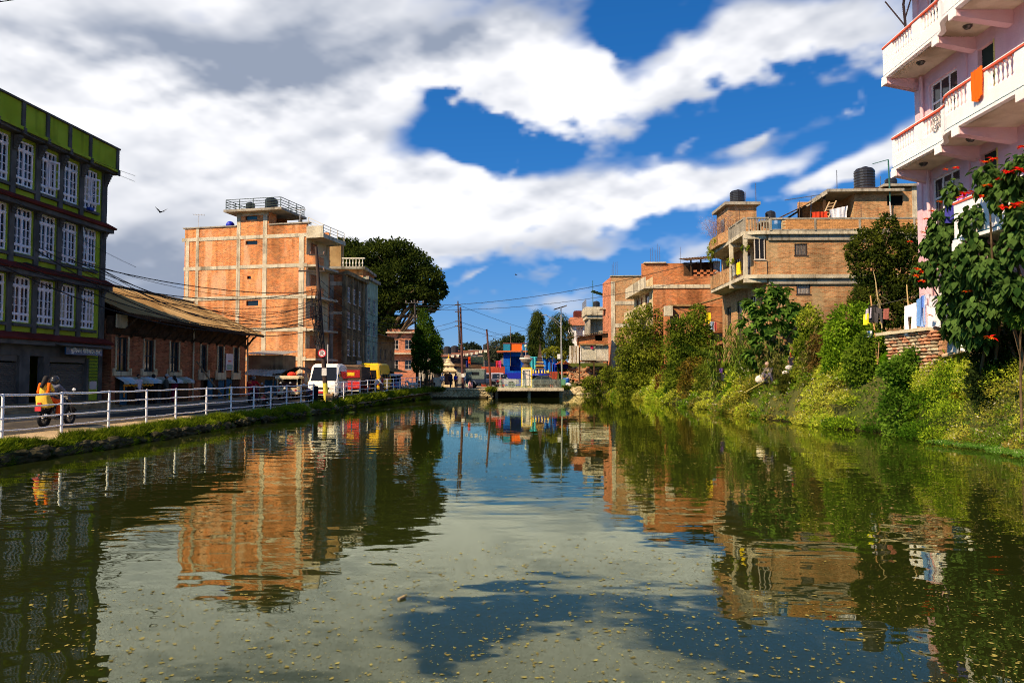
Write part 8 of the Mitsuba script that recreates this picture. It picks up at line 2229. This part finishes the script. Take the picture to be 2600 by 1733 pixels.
SQUAT = dict(pelvis=(-.08, 0, .34), chest=(.08, 0, .66), neck=(.16, 0, .82), head=(.24, 0, .92), sh=[(.12, .18, .76), (.12, -.18, .76)], el=[(.30, .22, .52), (.30, -.22, .52)], wr=[(.45, .10, .34), (.45, -.10, .34)],
             hip=[(-.05, .10, .33), (-.05, -.10, .33)], kn=[(.32, .20, .50), (.32, -.20, .50)], an=[(.10, .19, .09), (.10, -.19, .09)], toe=[(.26, .22, .04), (.26, -.22, .04)])
BEND = {**STAND, 'chest': (.22, 0, 1.18), 'neck': (.36, 0, 1.26), 'head': (.46, 0, 1.32), 'sh': [(.30, .175, 1.23), (.30, -.175, 1.23)], 'el': [(.42, .2, .98), (.46, -.2, 1.0)], 'wr': [(.58, .12, .86), (.60, -.12, .88)]}


def person(label, o, yaw, J, shirt, pants, skin=(0.30, 0.16, 0.09), hair=(0.015, 0.012, 0.011), k=1.0, sleeves=1, head=None, headc=None, long_hair=False, skirt=None, shorts=False, extra=None, drape=None, shoe=(0.05, 0.04, 0.04)):
    fr = Yaw(o, yaw, k)
    t = thing('person', label, 'person')
    A = {q: (np.array(w, float) if not isinstance(w, list) else [np.array(e, float) for e in w]) for q, w in J.items()}
    fw = np.array([1.0, 0, 0])
    hd = A['head']
    up = hd - A['neck']
    up /= np.linalg.norm(up)
    up = (up + [0, 0, 1.5]) / np.linalg.norm(up + [0, 0, 1.5])
    b = [hull2(A['pelvis'], A['chest'], .115, .125), hull2(A['chest'], A['neck'], .115, .05), hull2(A['neck'], hd - up * 0.05, .05, .055), hull2(hd + up * 0.03, hd - up * 0.07 + fw * 0.025, .092, .055),
         hull2(hd + fw * 0.08, hd + fw * 0.105 - up * 0.03, .014, .018), hull2(hd + fw * 0.07 - up * 0.065, hd + fw * 0.082 - up * 0.065, .02, .015)]
    for s in (0, 1):
        sg = 1 if s == 0 else -1
        b += [hull2(hd + [0, sg * .088, -.01], hd + [-.01, sg * .098, .01], .018, .016), hull2(A['chest'], A['sh'][s], .07, .052), hull2(A['sh'][s], A['el'][s], .048, .038), hull2(A['el'][s], A['wr'][s], .038, .026),
              hull2(A['pelvis'], A['hip'][s], .10, .088), hull2(A['hip'][s], A['kn'][s], .082, .055), hull2(A['kn'][s], A['an'][s], .054, .036), hull2(A['an'][s], A['toe'][s], .038, .028)]
        w, e = A['wr'][s], A['el'][s]
        d = (w - e) / np.linalg.norm(w - e)
        sd = np.cross(d, [0, 0, 1.0]) if abs(d[2]) < 0.9 else np.array([1.0, 0, 0])
        sd /= np.linalg.norm(sd)
        nn = np.cross(sd, d)
        pm = w + d * 0.085
        b.append(m3.Manifold.hull_points(np.vstack([w + S1 * .024, pm + sd * .028 + S1 * .013, pm - sd * .028 + S1 * .013])))
        for q, (off, ln) in enumerate(((-.03, .062), (-.011, .076), (.009, .072), (.028, .056))):
            f0 = pm + sd * off
            f1 = f0 + d * ln * 0.55 + nn * 0.012
            b += [hull2(f0, f1, .0105, .0095), hull2(f1, f1 + d * ln * 0.4 + nn * 0.028, .0095, .008)]
        th = w + d * 0.03 - sd * 0.026
        b += [hull2(th, th - sd * .026 + d * .03, .013, .011), hull2(th - sd * .026 + d * .03, th - sd * .03 + d * .058 + nn * 0.012, .011, .009)]
    obj('body', MB(fr, skin).mesh(join(b, 0.03)), 'matte', t, smooth=True)
    sh = [hull2(A['pelvis'] + [0, 0, .0], A['chest'], .145, .145), hull2(A['chest'], A['neck'] - [0, 0, .02], .135, .062)]
    for s in (0, 1):
        sh += [hull2(A['chest'], A['sh'][s], .09, .068), hull2(A['sh'][s], A['sh'][s] + (A['el'][s] - A['sh'][s]) * min(1, sleeves * (1.0 if sleeves > 0.9 else 1)), .066, .056)]
        if sleeves > 0.9:
            sh.append(hull2(A['el'][s], A['el'][s] + (A['wr'][s] - A['el'][s]) * 0.92, .054, .042))
    if drape:
        sh.append(m3.Manifold.hull_points(np.vstack([np.array(e) + S1 * r for e, r in drape])))
    obj('shirt', MB(fr, shirt).mesh(join(sh, 0.045)), 'cloth', t, smooth=True)
    tr = []
    for s in (0, 1):
        end = 0.75 if shorts else 1.0
        tr += [hull2(A['pelvis'] - [0, 0, .02], A['hip'][s], .128, .108), hull2(A['hip'][s], A['kn'][s], .102, .075)]
        if not shorts:
            tr.append(hull2(A['kn'][s], A['kn'][s] + (A['an'][s] - A['kn'][s]) * 0.93, .074, .062))
        obj('shoe', MB(fr, shoe).mesh(join([hull2(A['an'][s] - [0.02, 0, .035], A['toe'][s], .045, .036)], 0.04, 3)), 'matte', t, smooth=True)
    if skirt:
        tr.append(m3.Manifold.hull_points(np.vstack([A['pelvis'] + S1 * .14, A['kn'][0] + S1 * .13, A['kn'][1] + S1 * .13, A['an'][0] + [0, 0, .12] + S1 * .13, A['an'][1] + [0, 0, .12] + S1 * .13])))
    obj('skirt' if skirt else 'trousers', MB(fr, skirt or pants).mesh(join(tr, 0.045)), 'cloth', t, smooth=True)
    if head == 'helmet':
        hl = [hull2(hd + up * 0.03, hd + up * 0.03 - fw * 0.02, .135, .13), hull2(hd - fw * 0.05 - up * 0.03, hd - fw * 0.03 - up * 0.05, .11, .10)]
        obj('helmet', MB(fr, headc).mesh(join(hl, 0.04, 4)), 'gloss', t, smooth=True)
        obj('visor', MB(fr, (0.25, 0.27, 0.3)).ell(hd + fw * 0.085 + up * 0.015, (0.06, 0.10, 0.055), 2), 'gloss', t)
    elif head == 'cap':
        obj('cap', MB(fr, headc).mesh(join([hull2(hd + up * 0.06 - fw * 0.01, hd + up * 0.10, .098, .085), hull2(hd + up * .055, hd + up * 0.05 + fw * 0.10, .08, .05)], 0.04, 3)), 'cloth', t, smooth=True)
        obj('hair', MB(fr, hair).mesh(join([hull2(hd - fw * 0.03 + up * 0.02, hd - fw * 0.035 - up * 0.03, .09, .075)], 0.04, 3)), 'matte', t, smooth=True)
    else:
        hr_ = [hull2(hd + up * 0.055 - fw * 0.015, hd + up * 0.02 - fw * 0.03, .096, .098)]
        if long_hair:
            hr_.append(hull2(hd - fw * 0.05, A['chest'] - fw * 0.16 + [0, 0, .06], .085, .055))
        obj('hair', MB(fr, hair).mesh(join(hr_, 0.04, 3)), 'matte', t, smooth=True)
    for s in (-1, 1):
        obj('eye', MB(fr, (0.02, 0.015, 0.015)).ell(hd + fw * 0.083 + up * 0.012 + np.array([0, s * 0.032, 0]), (0.012, 0.015, 0.010), 1), 'gloss', t)
    if extra:
        extra(t, fr)
    return t


def at(px, Y, z):
    return (U(px, Y), Y, z)


hd_ = PI / 2 - 0.06
person('woman in a yellow tunic and orange trousers riding behind on the nearest motorbike', (-15.15, 25.65, 0.51), hd_, PILL, (0.72, 0.45, 0.05), (0.72, 0.09, 0.012), sleeves=0.6, long_hair=True, drape=[((-.72, .10, 1.0), .12), ((-.72, -.10, 1.0), .12), ((-.80, 0.05, .74), .10), ((-.78, -.2, .70), .06), ((-.62, -.25, .72), .06)],
       extra=lambda t, fr: obj('scarf', MB(fr, (0.78, 0.14, 0.01)).mesh(join([hull2((-.64, .16, 1.40), (-.72, .17, 1.15), .055, .04), hull2((-.64, -.16, 1.40), (-.72, -.17, 1.15), .055, .05), hull2((-.64, .15, 1.41), (-.64, -.15, 1.41), .05, .05)], 0.05)), 'cloth', t, smooth=True, label='orange scarf over the shoulders'))
person('man in a grey jacket and dark helmet driving the nearest motorbike', (-15.15, 25.65, 0.51), hd_, DRIVE, (0.12, 0.13, 0.17), (0.04, 0.06, 0.07), head='helmet', headc=(0.02, 0.02, 0.022))
person('rider in a red jacket with a dark helmet on the farther motorbike', (-15.7, 46.9, 0.53), PI / 2 - 0.05, DRIVE, (0.45, 0.012, 0.02), (0.03, 0.03, 0.04), head='helmet', headc=(0.04, 0.05, 0.05))
person('passenger in a dark red jacket behind the rider on the farther motorbike', (-15.7, 46.9, 0.53), PI / 2 - 0.05, PILL, (0.40, 0.015, 0.03), (0.10, 0.02, 0.03), k=0.97,
       extra=lambda t, fr: obj('orange_patch', MB(fr, (0.75, 0.25, 0.03)).ell((-.745, 0, 1.30), (0.03, 0.10, 0.08), 1), 'cloth', t))
person('man in a pale checked shirt standing before the low brick house', at(353, 41.5, 0.63), -0.4, STAND, (0.55, 0.48, 0.52), (0.02, 0.02, 0.03), sleeves=0.7)
person('person in dark clothes standing at the open door of the low brick house', at(391, 43.6, 0.64), 2.6, STAND, (0.03, 0.02, 0.025), (0.02, 0.02, 0.02))
person('man in a pale cap and dark clothes beside the low brick house', at(423, 44.0, 0.63), 0.5, STAND, (0.06, 0.06, 0.05), (0.03, 0.03, 0.03), head='cap', headc=(0.50, 0.46, 0.42))
person('woman in a long maroon dress beside the man in the pale cap', at(444, 45.4, 0.63), 2.9, STAND, (0.16, 0.015, 0.04), (0.1, 0.01, 0.03), skirt=(0.17, 0.012, 0.04), long_hair=True, k=0.96)
person('small child in yellow in front of the blue doors of the low brick house', at(586, 50.5, 0.64), 0.2, STAND, (0.70, 0.42, 0.02), (0.5, 0.3, 0.03), k=0.66, skirt=(0.68, 0.42, 0.02))
person('man in a white shirt leaning over by the fence behind the red truck', at(954, 62.2, 0.68), 0.2, BEND, (0.72, 0.70, 0.74), (0.03, 0.03, 0.04))
person('person in a red top standing at the fence beside the yellow minibus', at(969, 62.6, 0.68), 2.8, STAND, (0.42, 0.02, 0.03), (0.20, 0.12, 0.10), sleeves=0.6)
person('person in black standing at the fence left of the man in the white shirt', at(946, 62.8, 0.68), 1.6, STAND, (0.025, 0.02, 0.03), (0.03, 0.02, 0.03))
person('man in white with a white cap standing before the grey slab', at(1123, 90, 0.9), 1.7, STAND, (0.70, 0.68, 0.76), (0.4, 0.3, 0.25), head='cap', headc=(0.75, 0.74, 0.75), shorts=True)
person('man in dark clothes and a white cap standing before the white shrine', at(1144, 88, 0.9), 1.2, WALK, (0.02, 0.02, 0.05), (0.02, 0.03, 0.04), head='cap', headc=(0.72, 0.65, 0.65))
person('woman with a blue backpack standing right of the white shrine', at(1158, 88, 0.9), 1.5, STAND, (0.60, 0.22, 0.20), (0.03, 0.025, 0.03), long_hair=True,
       extra=lambda t, fr: obj('backpack', MB(fr, (0.01, 0.04, 0.48)).ell((-.20, 0.03, 1.17), (0.13, 0.17, 0.24), 2), 'cloth', t, label='blue backpack'))
person('person in a white shirt half hidden behind the tall double pole', at(1179, 92, 0.9), 1.0, STAND, (0.70, 0.66, 0.68), (0.35, 0.22, 0.2))
person('person in a pink dress sitting on the stone wall coping', at(1195, 80.4, 0.9), -1.6, SQUAT, (0.62, 0.36, 0.38), (0.55, 0.35, 0.36), k=0.9)
person('man in a white and blue shirt standing right of the solar lamp', at(1441, 86.5, 0.7), 2.2, STAND, (0.55, 0.52, 0.68), (0.03, 0.03, 0.05))
person('old man in a pale pink cap squatting on the right bank beside a white sack', on_bank(1958, 975, t=0.95), PI + 0.5, SQUAT, (0.16, 0.14, 0.12), (0.17, 0.15, 0.24), head='cap', headc=(0.58, 0.38, 0.36), k=1.12, sleeves=1,
       extra=lambda t, fr: obj('vest', MB(fr, (0.28, 0.24, 0.16)).mesh(join([hull2((-.05, 0, .42), (.07, 0, .66), .155, .16)], 0.05)), 'cloth', t, smooth=True))
person('man in dark clothes with a red front standing among the plants on the right bank', on_bank(2012, 955, t=1.9), PI + 0.2, STAND, (0.025, 0.018, 0.025), (0.02, 0.018, 0.03), k=1.02,
       extra=lambda t, fr: obj('red_panel', MB(fr, (0.50, 0.02, 0.05)).ell((0.115, 0.06, 1.15), (0.05, 0.05, 0.17), 1), 'cloth', t))

# ---------------------------------------------------------------- things on the right bank
o = on_bank(1934, 972, 42.0)
obj('white_sack', MB(Yaw(o, 0.3), (0.68, 0.62, 0.55)).ell((0, 0, 0.2), (0.38, 0.25, 0.27), 2, rough=0.06), 'cloth', label='full white sack lying in front of the squatting old man', cat='sack')
obj('white_bundle', MB(Yaw(on_bank(2003, 938, 42), 0), (0.62, 0.58, 0.56)).ell((0, 0, 0.1), (0.16, 0.14, 0.13), 1, rough=0.2), 'cloth', label='small white bundle at the feet of the standing man', cat='bundle')
obj('white_bundle', MB(Yaw(on_bank(1997, 950, 41.5), 0), (0.66, 0.62, 0.55)).ell((0, 0, 0.08), (0.22, 0.14, 0.12), 1, rough=0.2), 'cloth', label='flat pale stone between the two men on the right bank', cat='stone')
o = on_bank(1840, 966, 45.5)
obj('black_tub', MB(Yaw(o), (0.025, 0.025, 0.028)).lathe((0, 0, 0), [(0.21, 0), (0.25, 0.4), (0.27, 0.41), (0.27, 0.44), (0.2, 0.42), (0.0, 0.42)], 14), 'gloss', label='black round tub on the right bank below the brick pillar', cat='tub')
obj('purple_bucket', MB(Yaw(on_bank(1831, 952, 45.6)), (0.30, 0.10, 0.60)).lathe((0, 0, 0.15), [(0.11, 0), (0.15, 0.3), (0.16, 0.31), (0.1, 0.34), (0, 0.36)], 12), 'gloss', label='purple plastic bucket behind the black tub', cat='bucket')
rr = np.random.default_rng(3)
for k, (px, py, s) in enumerate(((1818, 975, 0.3), (1826, 962, 0.22), (1752, 958, 0.26), (1765, 960, 0.22), (1812, 980, 0.25), (1742, 964, 0.2))):
    obj('pale_rock', MB(Yaw(on_bank(px, py, 45.3 if px > 1800 else 48))).ell((0, 0, 0.05), (s, s * 0.8, s * 0.6), 2, None, 0.08, k), 'stone', label='pale rock beside the black tub on the right bank' if px > 1800 else 'pale rock below the darker leafy shrub on the right bank', cat='rock', group='rocks by the black tub' if px > 1800 else 'rocks below the dark shrub')
bp = thing('brick_pillar', 'short brick pillar standing among the canes on the right bank', 'pillar')
o = on_bank(1824, 945, 46.5)
for r in range(17):
    obj('brick', MB(Yaw(o, 0.2), np.array((0.42, 0.19, 0.09)) * (0.75 + 0.5 * rr.random())).box(-0.14 + 0.01 * rr.random(), -0.13, r * 0.08 + 0.003, 0.14 + 0.01 * rr.random(), 0.13, r * 0.08 + 0.072), 'matte', bp)
ws = thing('wash_stand', 'small grey stand with white dishes under the darker leafy shrub', 'stand')
o = on_bank(1748, 950, 48)
obj('post', MB(Yaw(o), (0.35, 0.33, 0.28)).box(-0.1, -0.1, -0.2, 0.1, 0.1, 1.05), 'matte', ws)
obj('white_basin', MB(Yaw(o), (0.7, 0.7, 0.7)).lathe((0.3, -0.1, 0.2), [(0.12, 0), (0.2, 0.14), (0.18, 0.13), (0, 0.04)], 12), 'gloss', ws)
obj('plastic_pipe', MB(None, (0.30, 0.31, 0.34)).cyl(on_bank(2190, 968) + [-0.2, 0, 0.35], on_bank(2200, 963) + [0.12, 0, 0.35], 0.055, n=10), 'gloss', label='short grey pipe lying in the weeds of the right bank', cat='pipe')
obj('plank', MB(None, (0.48, 0.42, 0.12)).bar(on_bank(1895, 1010, t=0.25) + [0, 0, 0.35], on_bank(1945, 985, t=0.6) + [0, 0, 0.4], 0.13, 0.04), 'matte', label='yellowish plank lying on the bank below the squatting man', cat='plank')

# stone terrace with washing
ts = thing('stone_terrace', 'low dry stone wall with a pale coping behind the washing line', 'wall')
rr = np.random.default_rng(8)
TX = 15.0


def PXX(px, py, X=TX):
    return P(px, py, X * 1950 / (px - 1300))


zt = ZP(846, 29.3)
ya, yb = TX * 1950 / (2250 - 1300), TX * 1950 / (2362 - 1300)
for r in range(13):
    y = ya - 0.04 * r
    zb = zt - 0.125 * (r + 1)
    while y > yb - 0.3:
        w_ = 0.18 + 0.28 * rr.random()
        t = 0.6 + 0.6 * rr.random()
        c = np.array((0.44, 0.36, 0.24)) if rr.random() < 0.6 else np.array((0.46, 0.22, 0.12))
        obj('stone', MB(None, c * t).ell((TX + 0.06 * rr.random(), y - w_ / 2, zb + 0.06), (0.16, w_ * 0.56, 0.066), 1, None, 0.12, r * 31 + int(y * 9)), 'matte', ts)
        y -= w_ * 1.02
obj('earth_core', MB(None).box(TX + 0.08, yb - 0.3, 1.5, TX + 1.2, ya, zt), 'brown_plaster', ts)
for k in range(6):
    a, b = ya + 0.4 - (ya - yb + 0.6) * k / 6, ya + 0.4 - (ya - yb + 0.6) * (k + 0.96) / 6
    obj('coping_slab', MB(None, np.array((0.62, 0.55, 0.38)) * (0.85 + 0.2 * rr.random())).box(TX - 0.22, b, zt, TX + 0.5, a, zt + 0.10 + 0.03 * rr.random()), 'matte', ts)
ts2 = thing('brick_step', 'short pile of old bricks under the scarlet flowered bush', 'brick pile')
for r in range(6):
    for k in range(3):
        obj('brick', MB(None, np.array((0.46, 0.25, 0.13)) * (0.7 + 0.5 * rr.random())).box(14.9 + k * 0.17 + 0.04 * (r % 2), 26.6, ZP(900, 26.6) + r * 0.085, 15.06 + k * 0.17 + 0.04 * (r % 2), 26.85, ZP(900, 26.6) + r * 0.085 + 0.075), 'matte', ts2)
obj('log', MB(None, (0.50, 0.36, 0.22)).cyl(PXX(2395, 903, 14.95), PXX(2455, 888, 15.1), 0.07, 0.05, 8), 'matte', label='pale log lying under the scarlet flowered bush', cat='log')
wl_ = thing('washing_line', 'washing line between bamboo poles on the right bank', 'washing line')
obj('pole', MB(None, (0.50, 0.36, 0.16)).tube([PXX(2302, 722), PXX(2308, 800), PXX(2310, 860)], [0.02, 0.026, 0.03], 6), 'matte', wl_)
obj('pole', MB(None, (0.45, 0.25, 0.10)).tube([PXX(2210, 750), PXX(2222, 850), PXX(2228, 925)], [0.028, 0.035, 0.04], 6), 'matte', wl_)
obj('pole', MB(None, (0.40, 0.24, 0.12)).tube([PXX(2232, 868), PXX(2229, 922)], [0.02, 0.025], 6), 'matte', wl_)
obj('line', MB(None, (0.2, 0.18, 0.15)).tube(catenary(PXX(2212, 775), PXX(2345, 745), 0.05), 0.006, 4).tube(catenary(PXX(2295, 777), PXX(2400, 745), 0.04), 0.006, 4), 'matte', wl_)
cl = [('pale lilac shirt hanging at the left of the dark clothes', 2198, 786, 2214, 780, 28.5, 0.45, (0.45, 0.42, 0.50), None), ('yellow cloth hanging below the dark clothes', 2194, 798, 2206, 795, 28.6, 0.45, (0.70, 0.68, 0.03), None), ('black jacket on the washing line of dark clothes', 2208, 776, 2226, 777, 28.4, 0.66, (0.02, 0.02, 0.022), None), ('dark grey trousers on the washing line of dark clothes', 2222, 780, 2238, 783, 28.3, 0.60, (0.07, 0.065, 0.07), None), ('rust coloured cloth at the right end of the dark clothes', 2243, 784, 2258, 782, 28.1, 0.42, (0.28, 0.10, 0.08), None),
      ('blue and white checked cloth hung over the low rail', 2192, 843, 2218, 838, 28.6, 0.26, (0.70, 0.70, 0.72), (0.04, 0.14, 0.42)),
      ('long white shirt hanging on the bright washing line', 2297, 778, 2325, 768, 27.2, 1.12, (0.80, 0.80, 0.86), None), ('sky blue shirt on the bright washing line', 2326, 764, 2342, 752, 27.0, 1.02, (0.14, 0.30, 0.62), None), ('blue and white trousers on the bright washing line', 2338, 752, 2350, 748, 26.9, 1.12, (0.10, 0.22, 0.66), (0.30, 0.45, 0.75)), ('pale lilac blouse right of the blue trousers', 2347, 746, 2362, 746, 26.8, 0.42, (0.58, 0.56, 0.66), None), ('pale grey skirt right of the lilac blouse', 2362, 752, 2378, 750, 26.6, 0.36, (0.60, 0.58, 0.64), None), ('white towel hanging low on the bright washing line', 2358, 775, 2382, 778, 26.8, 0.75, (0.74, 0.74, 0.76), None), ('small white cloth half hidden by the flowered bush', 2385, 750, 2396, 748, 26.5, 0.35, (0.68, 0.66, 0.72), None),
      ('white cloth hanging under the flowered bush, left one', 2408, 868, 2418, 868, 26.2, 0.36, (0.42, 0.44, 0.46), None), ('white cloth hanging under the flowered bush, middle one', 2422, 868, 2433, 867, 26.2, 0.36, (0.66, 0.68, 0.70), None), ('white cloth hanging under the flowered bush, right one', 2440, 862, 2456, 862, 26.2, 0.38, (0.66, 0.68, 0.70), None)]
for k, (lb, ax, ay, bx_, by, Y, dr_, c, c2) in enumerate(cl):
    cloth_piece('washing', lb, PXX(ax, ay, TX - 0.1), PXX(bx_, by, TX - 0.1), dr_, c, 'washing', None, 0.04, c2, 100 + k, 2 if 'trousers' in lb or 'long white' in lb else 0)
# things at the far square
obj('blue_barrel', MB(Yaw((U(1437, 85.5), 85.5, 0.9)), (0.01, 0.10, 0.42)).lathe((0, 0, 0), [(0.40, 0), (0.43, 0.3), (0.40, 0.6), (0.42, 0.9), (0.36, 1.15), (0, 1.16)], 12), 'gloss', label='blue barrel beside the man right of the solar lamp', cat='barrel')
obj('white_sack', MB(Yaw((U(1443, 84), 84, 0.9)), (0.68, 0.64, 0.60)).ell((0, 0, 0.3), (0.35, 0.3, 0.36), 2, rough=0.06), 'cloth', label='white sack on the shore right of the solar lamp', cat='sack')
gt = thing('goat', 'white goat standing behind the far end of the white fence', 'goat')
go = (U(1047, 75), 75.0, 0.80)
gf_ = Yaw(go, PI - 0.3, 1.1)
gp = [hull2((-.32, 0, .62), (.25, 0, .60), .17, .15), hull2((.25, 0, .62), (.45, 0, .86), .12, .075), hull2((.45, 0, .88), (.62, 0, .82), .075, .045), hull2((-.45, 0, .70), (-.52, 0, .62), .04, .025)]
for x, y in ((-.36, .09), (-.36, -.09), (.22, .08), (.22, -.08)):
    back = x < 0
    kx_, hk = (x + .08, x - .07) if back else (x + .01, x - .01)
    gp += [hull2((x, y, .55), (kx_, y, .40), .085, .055), hull2((kx_, y, .40), (hk, y, .24), .05, .032), hull2((hk, y, .24), (x, y, .03), .03, .03)]
for s in (-1, 1):
    gp += [hull2((.45, s * .06, .92), (.42, s * .16, .90), .03, .015), hull2((.42, s * .03, .95), (.36, s * .05, 1.08), .02, .008)]
obj('body', MB(gf_, (0.62, 0.60, 0.56)).mesh(join(gp, 0.04)), 'matte', gt, smooth=True)
bc_ = thing('bicycle', 'old white bicycle leaning on the far part of the fence', 'bicycle')
bf = Yaw((U(1027, 71), 71.0, 0.80), PI / 2 + 0.5)
for x in (-0.5, 0.5):
    k = obj('wheel', MB(bf, (0.05, 0.05, 0.05)).mesh(trimesh.creation.torus(0.31, 0.022, 20, 6).apply_transform(trimesh.transformations.rotation_matrix(PI / 2, [1, 0, 0])).apply_translation([x, 0, 0.33])), 'matte', bc_)
    obj('spokes', MB(bf, (0.5, 0.5, 0.5)).bar((x - .3, 0, .33), (x + .3, 0, .33), .012).bar((x, 0, .03), (x, 0, .63), .012).bar((x - .21, 0, .12), (x + .21, 0, .54), .012).bar((x + .21, 0, .12), (x - .21, 0, .54), .012), 'metal', k)
obj('frame', MB(bf, (0.62, 0.60, 0.55)).bar((-.5, 0, .33), (-.1, 0, .30), .035).bar((-.1, 0, .30), (-.2, 0, .82), .035).bar((-.18, 0, .72), (.36, 0, .76), .035).bar((-.1, 0, .30), (.36, 0, .70), .035).bar((.36, 0, .92), (.5, 0, .33), .035).bar((-.5, 0, .33), (-.18, 0, .72), .025), 'gloss', bc_)
obj('saddle', MB(bf, (0.03, 0.02, 0.02)).ell((-.22, 0, .87), (.13, .07, .04), 1), 'matte', bc_)
obj('handlebar', MB(bf, (0.4, 0.4, 0.4)).tube([(.28, -.28, .98), (.38, -.1, 1.0), (.38, .1, 1.0), (.28, .28, .98)], .015, 5), 'metal', bc_)
for k, (px, py) in enumerate(((762, 1038), (770, 1040), (700, 1046))):
    Y = 46.5 if px > 720 else 42
    obj('bank_rock', MB(Yaw((U(px, Y), Y, 0.25))).ell((0, 0, 0), (0.30, 0.25, 0.28), 2, None, 0.1, k), 'stone', label='pale rock on the left bank at the foot of the parked blue motorbike' if px > 720 else 'pale rock on the left bank below the parked black motorbike', cat='rock', group='rocks under the parked motorbikes')
obj('floating_leaf', MB(None, (0.60, 0.52, 0.03)).ell((U(893, 47), 47.0, 0.01), (0.22, 0.12, 0.02), 1), 'matte', label='yellow scrap floating by the left bank below the red truck', cat='litter')
obj('floating_twig', MB(None, (0.30, 0.22, 0.10)).bar(np.array(P(1012, 1514, 2.15 * 1950 / (1514 - 957))) * [1, 1, 0] + [0, 0, 0.01], np.array(P(1028, 1508, 2.15 * 1950 / (1508 - 957))) * [1, 1, 0] + [0, 0, 0.015], 0.03, 0.02), 'matte', label='small brown twig floating in the middle of the near water', cat='twig')
